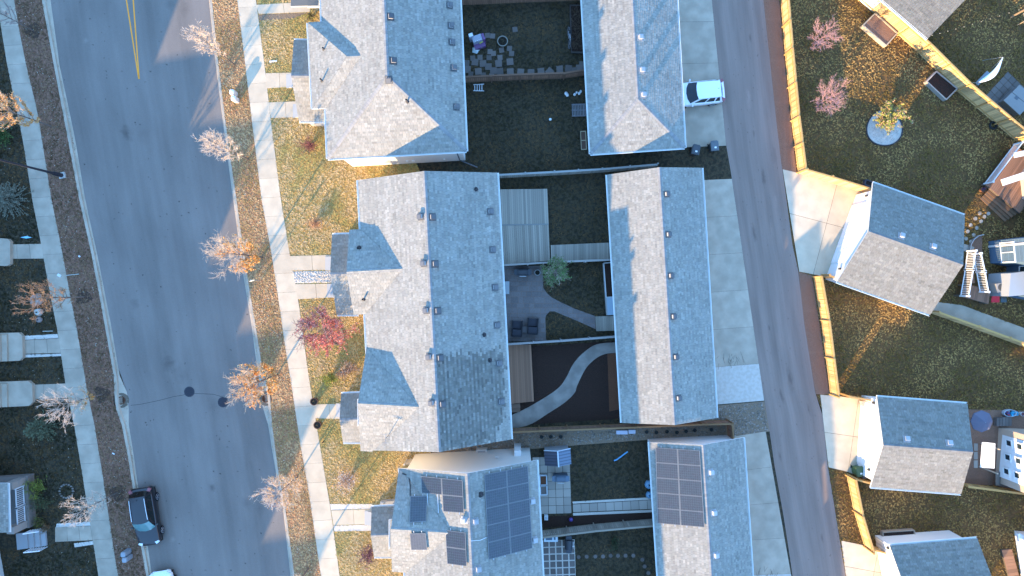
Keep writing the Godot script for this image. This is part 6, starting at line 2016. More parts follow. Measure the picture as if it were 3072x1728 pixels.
	# round the winding path's outline with a Catmull-Rom pass on each side
	for side in [[0, 9], [10, 20]]:
		for i in range(side[0], side[1]):
			for k in 4:
				var a: Vector3 = path[maxi(i - 1, side[0])]
				var b: Vector3 = path[i]
				var c: Vector3 = path[i + 1]
				var d: Vector3 = path[mini(i + 2, side[1])]
				sm.append(b.cubic_interpolate(c, a, d, k / 4.0))
		sm.append(path[side[1]])
	s = Shape.new()
	s.slab(flat_list(sm, 0.05), 0.1)
	var wp := single("garden_path", s.done(), M.path, "winding smooth concrete path across the dark soil yard", "path", "", "structure")
	no_grass(sm)
	wp.set_meta("kind", "structure")
	deck("reddish-brown plank deck behind the south half of the main house", "", V(-0.32, 0.5, 4.49), V(1.51, 0.5, 4.49), V(1.74, 0.5, 8.99), V(-0.16, 0.5, 9.2), 12, brown)
	var st := thing("deck_stairs", "two brown plank steps below the reddish-brown deck", "stairs", "")
	for k in 2:
		s = Shape.new(); s.col = lin(0.15, 0.098, 0.068)
		s.slab([V(-0.11, 0, 9.23) + V(0, 0.34 - 0.16 * k, 0.36 * k), V(0.64, 0, 9.17) + V(0, 0.34 - 0.16 * k, 0.36 * k), V(0.67, 0, 9.52) + V(0, 0.34 - 0.16 * k, 0.36 * k), V(-0.08, 0, 9.57) + V(0, 0.34 - 0.16 * k, 0.36 * k)], 0.08)
		part(st, "tread", s.done(), M.matt)
	deck("small grey plank step at the garage end of the stamped path", "grey plank decks", V(6.64, 0.2, 2.26), V(8.34, 0.2, 2.21), V(8.4, 0.2, 3.4), V(6.72, 0.2, 3.45), 12, gray)
	plank_box("planter_box", "long white-edged planter of dark soil along the middle garage", "planter", "", [V(7.28, 0, -1.97), V(8.37, 0, -2.08), V(8.43, 0, 0.69), V(7.47, 0, 0.75)], 0.45, lin(0.42, 0.42, 0.41), M.soil)
	var cf := thing("cold_frame", "cold frame with a pale blue lid at the end of the white-edged planter", "cold frame", "")
	s = Shape.new(); s.col = lin(0.34, 0.33, 0.32)
	s.slab([V(7.41, 0.42, 0.74), V(8.47, 0.42, 0.69), V(8.47, 0.42, 2.12), V(7.52, 0.42, 2.17)], 0.42)
	part(cf, "box", s.done(), M.matt)
	s = Shape.new(); s.col = lin(0.28, 0.36, 0.42)
	s.slab([V(7.51, 0.47, 0.79), V(8.51, 0.47, 0.74), V(8.51, 0.47, 2.09), V(7.59, 0.47, 2.14)], 0.03)
	part(cf, "lid", s.done(), M.paint)
	barbecue("covered black barbecue under the deck fence", V(0.85, 0, -1.25), 0.0, true)
	var ring := thing("hose_pot", "pale-rimmed round pot under the backyard tree", "pot", "", V(2.03, 0, -1.23))
	s = Shape.new(); s.col = lin(0.30, 0.31, 0.31)
	s.lathe(Vector3.ZERO, [[0.16, 0.0], [0.24, 0.3], [0.2, 0.3], [0.19, 0.22]], 20)
	part(ring, "rim", s.done(), M.matt)
	s = Shape.new(); s.col = lin(0.02, 0.022, 0.018)
	s.lathe(V(0, 0.2, 0), [[0.2, 0.0], [0.0, 0.01]], 16)
	part(ring, "soil", s.done(), M.matt)
	armchair("dark patio armchair, western one beside the small table", V(0.4, 0, 3.2), -0.06)
	armchair("dark patio armchair, eastern one beside the small table", V(1.65, 0, 3.01), -0.06)
	var tb := thing("side_table", "small slatted side table between the two dark armchairs", "table", "", V(1.09, 0, 3.31), -0.06)
	for k in 6:
		s = Shape.new(); s.col = lin(0.11, 0.10, 0.10) * (0.9 + 0.04 * k)
		s.box(V(-0.21 + 0.084 * k, 0.42, 0), V(0.075, 0.025, 0.5))
		part(tb, "slat", s.done(), M.matt)
	s = Shape.new(); s.col = lin(0.05, 0.05, 0.05)
	for i in [-1, 1]:
		for k in [-1, 1]: s.box(V(0.2 * i, 0.2, 0.2 * k), V(0.05, 0.4, 0.05))
	part(tb, "legs", s.done(), M.matt)
	var bn := thing("deck_box", "pale grey storage bench against the house wall on the stamped patio", "bench", "", V(-0.48, 0, -0.03))
	s = Shape.new(); s.col = lin(0.22, 0.24, 0.25)
	s.box(V(0, 0.26, 0), V(0.5, 0.5, 0.95))
	part(bn, "box", s.done(), M.paint)
	s = Shape.new(); s.col = lin(0.27, 0.29, 0.30)
	s.box(V(0, 0.535, 0), V(0.54, 0.05, 1.0))
	part(bn, "lid", s.done(), M.paint)
	# ---- top yards
	var spots := [V(-3.68, 0.03, -17.96), V(-3.57, 0.03, -17.48), V(-2.96, 0.03, -18.07), V(-2.69, 0.03, -17.32), V(-2.32, 0.03, -17.96), V(-1.89, 0.03, -17.7), V(-1.49, 0.03, -17.38), V(-1.07, 0.03, -17.96), V(-0.96, 0.03, -17.32), V(-0.16, 0.03, -18.1), V(-0.13, 0.03, -17.3), V(0.69, 0.03, -17.27), V(1.52, 0.03, -17.24), V(2.32, 0.03, -17.32), V(3.01, 0.03, -17.32), V(3.81, 0.03, -17.51), V(4.53, 0.03, -17.56), V(4.96, 0.03, -17.38), V(5.38, 0.03, -17.59), V(5.65, 0.03, -17.86), V(5.86, 0.03, -17.54), V(-1.97, 0.03, -20.2), V(-1.55, 0.03, -20.15), V(0.24, 0.03, -20.68), V(-1.49, 0.03, -18.76), V(-0.96, 0.03, -18.44), V(-1.76, 0.03, -18.9), V(-0.03, 0.03, -18.76), V(-0.21, 0.03, -19.16), V(-0.83, 0.03, -19.03), V(-1.84, 0.03, -18.42), V(-2.56, 0.03, -18.44), V(-3.14, 0.03, -18.39), V(-3.3, 0.03, -17.11), V(-2.29, 0.03, -17.03), V(-1.63, 0.03, -16.95)]
	for k in spots.size():
		s = Shape.new()
		var big := 0.36 if k < 21 else 0.27
		var c: Vector3 = spots[k]
		var t := 0.78 + rnd(-0.12, 0.12) + (0.75 if k == 14 else 0.0)
		var l := []
		for i in 4: l.append(c + V(cos(t + TAU * i / 4.0), 0, sin(t + TAU * i / 4.0)) * big * 1.05 + V(0, rnd(-0.004, 0.008), 0))
		s.slab(l, 0.05)
		single("paver", s.done(), M.dark_slab[rng.randi() % 4], (NTH[k] + " grey paver from the house in the cornerwise row along the red-brown fence") if k < 21 else "sunken grey paver in the grass near the round planter", "paver", "cornerwise pavers along the red-brown fence" if k < 21 else "sunken pavers in the top yard")
		no_grass(l)
	var o := thing("play_house", "grey and purple plastic play house in the top yard", "toy", "", V(-2.75, 0, -19.65), 0.35)
	s = Shape.new(); s.col = lin(0.28, 0.30, 0.36)
	s.box(V(0, 0.5, 0), V(0.75, 0.9, 0.5)); s.box(V(-0.38, 0.62, -0.32), V(0.34, 1.1, 0.3))
	part(o, "tower", s.done(), M.paint)
	s = Shape.new(); s.col = lin(0.13, 0.06, 0.16)
	s.box(V(0.05, 0.25, 0.42), V(0.9, 0.4, 0.4)); s.box(V(0.5, 0.55, 0.05), V(0.2, 0.9, 0.5))
	part(o, "walls", s.done(), M.paint)
	s = Shape.new(); s.col = lin(0.6, 0.66, 0.7)
	for k in 4: s.box(V(-0.2 + 0.15 * k, 1.0, 0.2), V(0.05, 0.1, 0.05))
	s.box(V(-0.4, 1.19, -0.32), V(0.3, 0.04, 0.24))
	part(o, "trim", s.done(), M.paint)
	o = thing("plastic_chair", "yellow-green plastic seat beside the play house", "toy", "", V(-2.35, 0, -19.33), 0.5)
	s = Shape.new(); s.col = lin(0.46, 0.48, 0.10)
	s.box(V(0, 0.3, 0), V(0.36, 0.06, 0.34)); s.box(V(0, 0.45, -0.16), V(0.34, 0.26, 0.05))
	for k in [-1, 1]: s.box(V(0.14 * k, 0.14, 0), V(0.05, 0.28, 0.3))
	part(o, "seat", s.done(), M.paint)
	o = thing("toy_tent", "small white cone-shaped toy south of the play house", "toy", "", V(-2.91, 0, -19.04))
	s = Shape.new(); s.col = lin(0.58, 0.66, 0.68)
	s.lathe(Vector3.ZERO, [[0.32, 0.0], [0.1, 0.32], [0.0, 0.36]], 5)
	part(o, "cone", s.done(), M.paint)
	o = thing("round_planter", "round pale-rimmed planter of dead stems in the top yard", "planter", "", V(-0.75, 0, -19.65))
	s = Shape.new(); s.col = lin(0.20, 0.185, 0.16)
	s.lathe(Vector3.ZERO, [[0.36, 0.0], [0.42, 0.3], [0.43, 0.34], [0.36, 0.34], [0.35, 0.26]], 24)
	part(o, "rim", s.done(), M.matt)
	s = Shape.new(); s.col = lin(0.02, 0.018, 0.015)
	s.lathe(V(0, 0.25, 0), [[0.36, 0.0], [0.0, 0.02]], 20)
	part(o, "soil", s.done(), M.matt)
	part(o, "dead_stems", leaf_cloud(V(0, 0.32, 0), V(0.28, 0.12, 0.28), 110, 0.07, [lin(0.05, 0.045, 0.03), lin(0.09, 0.07, 0.045)], 55), M.leaf)
	plank_box("raised_bed", "dark-framed bed of dead brown stems against the top garage", "planter", "", [V(4.64, 0, -22.51), V(5.76, 0, -22.51), V(5.89, 0, -18.77), V(4.75, 0, -18.77)], 0.3, lin(0.07, 0.06, 0.055), M.soil)
	part_stems("dead_stems", "tangle of dead brown stems in the dark-framed bed", V(5.26, 0.25, -20.55), V(0.5, 0.35, 1.6), 420, lin(0.085, 0.058, 0.04))
	bicycle("bicycle leaning against the dark-framed bed of dead stems", V(4.53, 0, -19.89))
	o = thing("pallet", "grey wooden pallet lying beside the top garage", "pallet", "", V(5.33, 0, -14.21), 0.03)
	for k in 9:
		s = Shape.new(); s.col = lin(0.17, 0.165, 0.17) * rnd(0.85, 1.15)
		s.box(V(-0.5 + 0.125 * k, 0.13, 0), V(0.08, 0.022, 1.0))
		part(o, "slat", s.done(), M.matt)
	for k in 3:
		s = Shape.new(); s.col = lin(0.15, 0.145, 0.15)
		s.box(V(0, 0.06, -0.46 + 0.46 * k), V(1.1, 0.115, 0.09))
		part(o, "bearer", s.done(), M.matt)
	o = thing("step_ladder", "white folding step ladder lying on the grass under the red-brown fence", "ladder", "", V(-2.67, 0, -16), 0.0)
	s = Shape.new(); s.col = lin(0.6, 0.62, 0.64)
	for k in [-1, 1]: s.bar(V(-0.42, 0.1, 0.24 * k), V(0.45, 0.14, 0.27 * k), 0.05, 0.05)
	part(o, "side_rail", s.done(), M.paint)
	for k in 4:
		s = Shape.new(); s.col = lin(0.5, 0.52, 0.54)
		s.box(V(-0.3 + 0.19 * k, 0.13, 0), V(0.07, 0.025, 0.48))
		part(o, "rung", s.done(), M.paint)
	o = thing("window_frame", "light wooden two-pane frame leaning beside the top garage", "frame", "", V(5.71, 0, -11.79), 0.05)
	s = Shape.new(); s.col = lin(0.32, 0.26, 0.17)
	for k in 3: s.box(V(0, 0.1, -0.72 + 0.72 * k), V(0.42, 0.06, 0.07))
	for k in [-1, 1]: s.box(V(0.2 * k, 0.1, 0), V(0.06, 0.062, 1.5))
	part(o, "frame", s.done(), M.matt)
	s = Shape.new(); s.col = lin(0.10, 0.06, 0.045)
	s.box(V(0, 0.06, 0), V(0.36, 0.02, 1.4))
	part(o, "backing", s.done(), M.matt)
	for q in [V(4.32, 0, -15.55), V(4.43, 0, -15.41), V(5.01, 0, -15.47), V(5.17, 0, -15.63), V(5.36, 0, -15.55), V(5.49, 0, -15.71)]:
		single("white_stone", stone(q + V(0, 0.06, 0), V(0.10, 0.08, 0.12) * rnd(0.8, 1.3), lin(0.6, 0.62, 0.63), rng.randi() % 99), M.matt, "white stone in the small scatter beside the pallet", "stone", "white stones by the pallet")
	single("ball", stone_ball(V(3.06, 0.1, -13.47), 0.11, lin(0.62, 0.68, 0.7)), M.paint, "small white ball alone on the dark lawn", "ball")
	# ---- solar house yards
	ground("yard_lawn", [V(4.8, 0, 12.64), V(10.83, 0, 12.21), V(10.91, 0, 16.75), V(4.8, 0, 17.07)], 0.004, 0.1, M.lush, "square of dark lawn beside the slab patio", "lawn", true)
	var pa := thing("slab_patio", "patio of large bluish concrete slabs behind the solar house", "patio", "")
	pa.set_meta("kind", "structure")
	no_grass([V(1.44, 0, 13.01), V(4.69, 0, 13.01), V(4.8, 0, 18.08), V(1.71, 0, 18.16)])
	cells(pa, "slab", V(1.63, 0.03, 13.54), V(4.61, 0.03, 13.43), V(4.77, 0.03, 18.02), V(1.71, 0.03, 18.1), 5, 7, 0.08, 0.03, M.slab, 0.004)
	pa = thing("slab_path", "row of square bluish slabs leading from the patio to the garage", "path", "")
	pa.set_meta("kind", "structure")
	no_grass([V(4.8, 0, 17.07), V(11.44, 0, 16.64), V(11.52, 0, 17.97), V(4.85, 0, 18.24)])
	cells(pa, "slab", V(4.85, 0.03, 17.3), V(11.46, 0.03, 16.92), V(11.51, 0.03, 17.67), V(4.88, 0.03, 17.94), 10, 1, 0.08, 0.03, M.slab, 0.004)
	ground("stone_border", [V(4.83, 0, 17.09), V(11.47, 0, 16.72), V(11.47, 0, 16.91), V(4.85, 0, 17.25)], 0.012, 0.1, M.white_gravel, "pale gravel border north of the slab path", "gravel")
	ground("stone_border", [V(4.88, 0, 18), V(11.52, 0, 17.73), V(11.52, 0, 17.92), V(4.88, 0, 18.21)], 0.012, 0.1, M.white_gravel, "pale gravel border south of the slab path", "gravel")
	ground("soil_bed", [V(2.45, 0, 18.27), V(11.47, 0, 17.97), V(11.47, 0, 18.45), V(2.51, 0, 19.2)], 0.006, 0.1, M.soil, "dark soil bed between the slab path and the grey-brown fence", "soil")
	shed()
	barbecue("blue-grey covered barbecue on the slab patio", V(3.84, 0, 15.01), 0.0, false)
	for q in [["red-brown filled raised tray at the house side of the slab patio", [V(2.21, 0, 14.93), V(2.75, 0, 14.93), V(2.77, 0, 15.68), V(2.24, 0, 15.71)], M.mulch], ["empty raised tray below the red-brown one on the slab patio", [V(2.24, 0, 15.76), V(2.77, 0, 15.73), V(2.8, 0, 16.45), V(2.27, 0, 16.48)], M.dark_slab[2]]]:
		plank_box("raised_tray", q[0], "planter", "raised trays on the slab patio", q[1], 0.3, lin(0.42, 0.45, 0.47), q[2])
	var hz := Shape.new(); hz.col = lin(0.10, 0.30, 0.50)
	hz.tube([V(8.15, 0.05, 13.8), V(8.37, 0.05, 13.72), V(8.63, 0.05, 13.53), V(8.95, 0.05, 13.29), V(9.25, 0.05, 13.08)], [0.06, 0.06, 0.06, 0.06, 0.06], 8)
	single("pool_noodle", hz.done(), M.paint, "blue foam noodle lying on the square dark lawn", "toy")
	for q in [["upper", V(10.91, 0, 15.68), 0.32], ["lower", V(10.93, 0, 16.51), 0.26]]:
		single("tarp_bundle", stone(q[1] + V(0, 0.15, 0), V(q[2], 0.24, q[2] * 1.1), lin(0.13, 0.26, 0.38), 71), M.paint, q[0] + " crumpled blue tarp bundle against the solar garage row", "tarp", "blue bundles by the garage")
	o = thing("pump_box", "small white equipment box below the slab patio", "box", "", V(2.72, 0, 18.27))
	s = Shape.new(); s.col = lin(0.55, 0.6, 0.63)
	s.box(V(0, 0.2, 0), V(0.28, 0.4, 0.36))
	part(o, "case", s.done(), M.paint)
	s = Shape.new(); s.col = lin(0.3, 0.33, 0.35)
	s.box(V(0, 0.41, 0), V(0.2, 0.02, 0.26))
	part(o, "lid", s.done(), M.paint)
	single("gazing_ball", stone_ball(V(4.7, 0.22, 18.46), 0.17, lin(0.06, 0.03, 0.20)), M.car, "shiny purple garden ball beside the grey-brown fence", "ornament")
	# checker patio with pale joints
	ground("joint_gravel", [V(2.4, 0, 20.21), V(5.01, 0, 20.11), V(5.17, 0, 25.76), V(2.51, 0, 25.76)], 0.008, 0.1, M.white_gravel, "pale gravel joints of the checker patio", "gravel")
	pa = thing("checker_patio", "checker patio of dark square pavers with pale joints at the bottom edge", "patio", "")
	pa.set_meta("kind", "structure")
	cells(pa, "paver", V(2.45, 0.03, 20.2), V(5.01, 0.03, 20.1), V(5.2, 0.03, 25.69), V(2.59, 0.03, 25.75), 5, 10, 0.06, 0.10, M.dark_slab, 0.003)
	o = thing("heat_pump", "white outdoor unit with a dark display on the checker patio", "heat pump", "", V(3.09, 0, 19.89))
	s = Shape.new(); s.col = lin(0.5, 0.58, 0.62)
	s.box(V(0, 0.2, 0), V(1.1, 0.4, 0.55))
	part(o, "case", s.done(), M.paint)
	s = Shape.new(); s.col = lin(0.04, 0.09, 0.14)
	s.box(V(-0.15, 0.405, 0), V(0.5, 0.02, 0.26)); s.box(V(0.3, 0.405, 0), V(0.14, 0.02, 0.22))
	part(o, "panel", s.done(), M.paint)
	barbecue("dark covered grill standing on the checker patio", V(4.48, 0, 20.21), 1.57, true)
	var steps := [V(5.33, 0, 21.52), V(5.97, 0, 21.49), V(6.67, 0, 21.47), V(7.28, 0, 21.47), V(7.89, 0, 21.41), V(8.48, 0, 21.41), V(9.09, 0, 21.41), V(9.71, 0, 21.41), V(10.43, 0, 21.73), V(10.61, 0, 22.27), V(10.91, 0, 22.8)]
	for k in steps.size():
		disc("stepping_stone", NTH[k] + " grey round stepping stone from the patio in the curved line across the bottom lawn", "stepping stone", "stepping stones on the bottom lawn", steps[k], 0.16, 0.03, M.dark_slab[k % 4])
	ground("yard_lawn", [V(5.12, 0, 19.25), V(11.36, 0, 18.72), V(11.97, 0, 25.76), V(5.31, 0, 25.76)], 0.004, 0.1, M.lush, "dark green lawn with stepping stones at the bottom edge", "lawn", true)
	# small dark pots along the gravel strip
	var pot_count := 0
	for q in [V(2.35, 0, 11.89), V(3.09, 0, 11.87), V(3.89, 0, 11.87), V(10.75, 0, 11.49), V(11.52, 0, 11.52), V(12.37, 0, 11.47), V(13.17, 0, 11.52), V(13.89, 0, 11.44), V(14.59, 0, 11.36), V(15.92, 0, 11.31)]:
		s = Shape.new(); s.col = lin(0.03, 0.032, 0.034)
		s.lathe(Vector3.ZERO, [[0.12, 0.0], [0.15, 0.16], [0.12, 0.16], [0.0, 0.1]], 10)
		var m := single("ground_cover_pot", s.done(), M.matt, NTH[pot_count] + " small dark pot from the west on the gravel strip by the tall brown fence", "plant pot", "dark pots on the gravel strip")
		m.position = q
		pot_count += 1
	for q in [["western", V(8.75, 0, 11.49), 0.85], ["eastern", V(9.55, 0, 11.44), 0.5]]:
		o = thing("storage_crate", q[0] + " pale lilac crate on the gravel strip by the tall brown fence", "crate", "pale crates on the gravel strip", q[1])
		s = Shape.new(); s.col = lin(0.36, 0.37, 0.45)
		s.box(V(0, 0.15, 0), V(q[2], 0.3, 0.26))
		part(o, "box", s.done(), M.paint)
		s = Shape.new(); s.col = lin(0.42, 0.43, 0.5)
		s.box(V(0, 0.315, 0), V(q[2] + 0.04, 0.03, 0.3))
		part(o, "lid", s.done(), M.paint)
	o = thing("gas_meter_box", "white meter box on the gravel between the main and solar houses", "meter", "", V(-2.4, 0, 13.01))
	s = Shape.new(); s.col = lin(0.5, 0.47, 0.42)
	s.box(V(0, 0.4, 0), V(0.85, 0.8, 0.5))
	part(o, "case", s.done(), M.matt)
	s = Shape.new(); s.col = lin(0.25, 0.25, 0.25)
	s.box(V(0, 0.82, 0), V(0.6, 0.04, 0.34))
	part(o, "grille", s.done(), M.matt)
	o = thing("gate", "light wooden gate and fence return at the north-west corner of the solar house", "gate", "", Vector3.ZERO)
	var ga := V(-8.37, 0, 13.71)
	var gb := V(-7.2, 0, 13.55)
	for k in 9:
		s = Shape.new(); s.col = lin(0.42, 0.38, 0.33) * rnd(0.9, 1.1)
		s.box(ga.lerp(gb, (k + 0.5) / 9.0) + V(0, 0.8, 0), V(0.125, 1.6, 0.03))
		part(o, "board", s.done(), M.matt)
	for p in [ga, gb]:
		s = Shape.new(); s.col = lin(0.42, 0.4, 0.37)
		s.box(p + V(0, 0.86, 0), V(0.1, 1.72, 0.1))
		part(o, "post", s.done(), M.matt)

func stone_ball(at: Vector3, r: float, c: Color) -> ArrayMesh:
	var s := Shape.new()
	s.col = c
	var prof := []
	for i in 11: prof.append([sin(PI * i / 10.0) * r, -cos(PI * i / 10.0) * r])
	s.lathe(at, prof, 18)
	return s.done()

func part_stems(called: String, label: String, at: Vector3, r: Vector3, n: int, c: Color) -> void:
	var s := Shape.new()
	for k in n:
		s.col = c * rnd(0.6, 1.4)
		var a := at + V(rnd(-r.x, r.x), rnd(-0.05, r.y), rnd(-r.z, r.z))
		s.bar(a, a + V(rnd(-0.35, 0.35), rnd(-0.1, 0.25), rnd(-0.35, 0.35)), 0.018, 0.012)
	single(called, s.done(), M.matt, label, "dead plants", "", "stuff")

func barbecue(label: String, at: Vector3, turn: float, covered: bool) -> void:
	var o := thing("barbecue", label, "barbecue", "", at, turn)
	var c := lin(0.02, 0.024, 0.032) if covered else lin(0.06, 0.085, 0.12)
	var s := Shape.new(); s.col = c
	s.box(V(0, 0.45, 0), V(1.1, 0.85, 0.5))
	part(o, "cabinet", s.done(), M.paint)
	s = Shape.new(); s.col = c * 1.2
	var rows := []
	for i in 7:
		var t := PI * i / 6.0
		rows.append([V(0.36, 0.86 + 0.26 * sin(t), -0.28 * cos(t)), V(-0.36, 0.86 + 0.26 * sin(t), -0.28 * cos(t))])
	s.grid(rows)
	for k in [-1, 1]:
		for i in 6: s.tri(V(0.36 * k, 0.86, 0), rows[i][0 if k > 0 else 1], rows[i + 1][0 if k > 0 else 1])
	part(o, "hood", s.done(), M.paint)
	for k in [-1, 1]:
		s = Shape.new(); s.col = c * 1.5
		s.box(V(0.53 * k, 0.9, 0), V(0.3, 0.04, 0.42))
		part(o, "side_shelf", s.done(), M.paint)
	s = Shape.new(); s.col = lin(0.5, 0.52, 0.54)
	s.bar(V(-0.26, 0.98, 0.33), V(0.26, 0.98, 0.33), 0.03, 0.03)
	part(o, "handle", s.done(), M.metal)

func armchair(label: String, at: Vector3, turn: float) -> void:
	var o := thing("armchair", label, "chair", "", at, turn)
	var c := lin(0.028, 0.028, 0.034)
	for q in [["seat", V(0, 0.36, -0.28), V(0.66, 0.16, 0.6)], ["back_cushion", V(0, 0.52, 0.33), V(0.66, 0.34, 0.5)], ["backrest", V(0, 0.42, 0.62), V(0.80, 0.82, 0.08)]]:
		var s := Shape.new(); s.col = c * (1.35 if q[0] != "backrest" else 0.9)
		s.box(q[1], q[2])
		part(o, q[0], s.done(), M.matt)
	for k in [-1, 1]:
		var s := Shape.new(); s.col = c * 0.9
		s.box(V(0.38 * k, 0.32, 0.0), V(0.09, 0.6, 1.2))
		part(o, "arm", s.done(), M.matt)
	var s := Shape.new(); s.col = c * 0.8
	s.box(V(0, 0.15, 0), V(0.68, 0.26, 1.1))
	part(o, "base", s.done(), M.matt)

func bicycle(label: String, at: Vector3) -> void:
	var o := thing("bicycle", label, "bicycle", "", at, 0.05)
	for z in [-0.52, 0.52]:
		var s := Shape.new(); s.col = lin(0.16, 0.16, 0.18)
		for i in 24:
			var g := TAU * i / 24.0
			var h := TAU * (i + 1) / 24.0
			s.bar(V(0.05 * sin(g), 0.33 + 0.33 * sin(g), z + 0.33 * cos(g)), V(0.05 * sin(h), 0.33 + 0.33 * sin(h), z + 0.33 * cos(h)), 0.035, 0.035)
		for i in 8:
			var g := TAU * i / 8.0
			s.bar(V(0, 0.33, z), V(0.05 * sin(g), 0.33 + 0.32 * sin(g), z + 0.32 * cos(g)), 0.006, 0.006)
		part(o, "wheel", s.done(), M.matt)
	var f := Shape.new(); f.col = lin(0.45, 0.47, 0.5)
	for q in [[V(0.0, 0.33, -0.52), V(0.05, 0.72, -0.25)], [V(0.05, 0.72, -0.25), V(0.06, 0.78, 0.3)], [V(0, 0.3, 0.0), V(0.05, 0.72, -0.25)], [V(0, 0.3, 0.0), V(0.06, 0.75, 0.32)], [V(0, 0.33, 0.52), V(0.07, 0.95, 0.32)], [V(0, 0.33, -0.52), V(0, 0.3, 0)]]: f.bar(q[0], q[1], 0.04, 0.04)
	part(o, "frame", f.done(), M.metal)
	f = Shape.new(); f.col = lin(0.05, 0.05, 0.05)
	f.bar(V(-0.2, 0.98, 0.3), V(0.34, 0.98, 0.3), 0.03, 0.03)
	part(o, "handlebar", f.done(), M.matt)
	f = Shape.new(); f.col = lin(0.03, 0.03, 0.03)
	f.box(V(0.05, 0.86, -0.28), V(0.14, 0.05, 0.26))
	part(o, "saddle", f.done(), M.matt)

func shed() -> void:
	var o := thing("garden_shed", "small plastic shed with a ribbed gable roof, darker on its west slope, on the slab patio", "shed", "")
	var a := V(2.48, 1.75, 12.61)
	var b := V(4.52, 1.75, 12.45)
	var c := V(4.6, 1.75, 13.64)
	var d := V(2.56, 1.75, 13.77)
	var s := Shape.new(); s.col = lin(0.36, 0.38, 0.40)
	var k := V(0.12, 0, 0.1)
	s.slab([a + V(0.1, 0, 0.1), b + V(-0.1, 0, 0.1), c + V(-0.1, 0, -0.1), d + V(0.1, 0, -0.1)], 1.75)
	part(o, "wall", s.done(), M.paint)
	var rn := (a + b) * 0.5 + V(0, 0.55, 0)
	var rs := (c + d) * 0.5 + V(0, 0.55, 0)
	for q in [[a, d, rs, rn, lin(0.055, 0.06, 0.09)], [b, rn, rs, c, lin(0.13, 0.17, 0.23)]]:  # west slope coloured darker than the east slope
		s = Shape.new(); s.col = q[4]
		s.slab([q[0], q[1], q[2], q[3]], 0.06)
		var west: bool = q[0] == a
		for i in 5:
			var t := (i + 0.5) / 5.0
			var lo: Vector3 = (a.lerp(d, t) if west else b.lerp(c, t)) + V(0, 0.02, 0)
			s.col = q[4] * 0.55
			s.bar(lo, rn.lerp(rs, t) + V(0, 0.02, 0), 0.05, 0.03)
		part(o, "roof", s.done(), M.paint)
	s = Shape.new(); s.col = lin(0.42, 0.46, 0.5)
	s.bar(rn + V(0, 0.03, -0.03), rs + V(0, 0.03, 0.03), 0.10, 0.07)
	s.bar(a + V(0, 0.0, -0.02), rn + V(0, 0.0, -0.02), 0.05, 0.09)
	s.bar(rn + V(0, 0.0, -0.02), b + V(0, 0.0, -0.02), 0.05, 0.09)
	part(o, "ridge_trim", s.done(), M.paint)
	s = Shape.new(); s.col = lin(0.25, 0.27, 0.29)
	for i in [-1, 1]: s.box((c + d) * 0.5 + V(0.34 * i, -0.9, -0.07), V(0.64, 1.6, 0.05))
	part(o, "door", s.done(), M.paint)

# ---------------------------------------------------------------- plants
func leaf_cloud(at: Vector3, r: Vector3, n: int, size: float, colors: Array, seed_: int, up := 0.35) -> ArrayMesh:
	var g := RandomNumberGenerator.new()
	g.seed = seed_
	var s := Shape.new()
	for k in n:
		var d := V(g.randfn(0, 0.45), g.randfn(0, 0.45), g.randfn(0, 0.45))
		if d.length() > 1.0: d = d.normalized() * g.randf()
		add_leaf(s, at + d * r, size * g.randf_range(0.6, 1.4), colors[g.randi() % colors.size()] * g.randf_range(0.75, 1.25), g, up)
	return s.done()

func add_leaf(s: Shape, p: Vector3, size: float, c: Color, g: RandomNumberGenerator, up := 0.3) -> void:
	var n := V(g.randfn(0, 1), g.randfn(0, 1) + up, g.randfn(0, 1)).normalized()
	var a := n.cross(V(g.randfn(0, 1), g.randfn(0, 1), g.randfn(0, 1))).normalized() * size * 0.5
	var b := n.cross(a) * 0.62
	s.col = c
	s.quad(p - a, p + b, p + a, p - b)

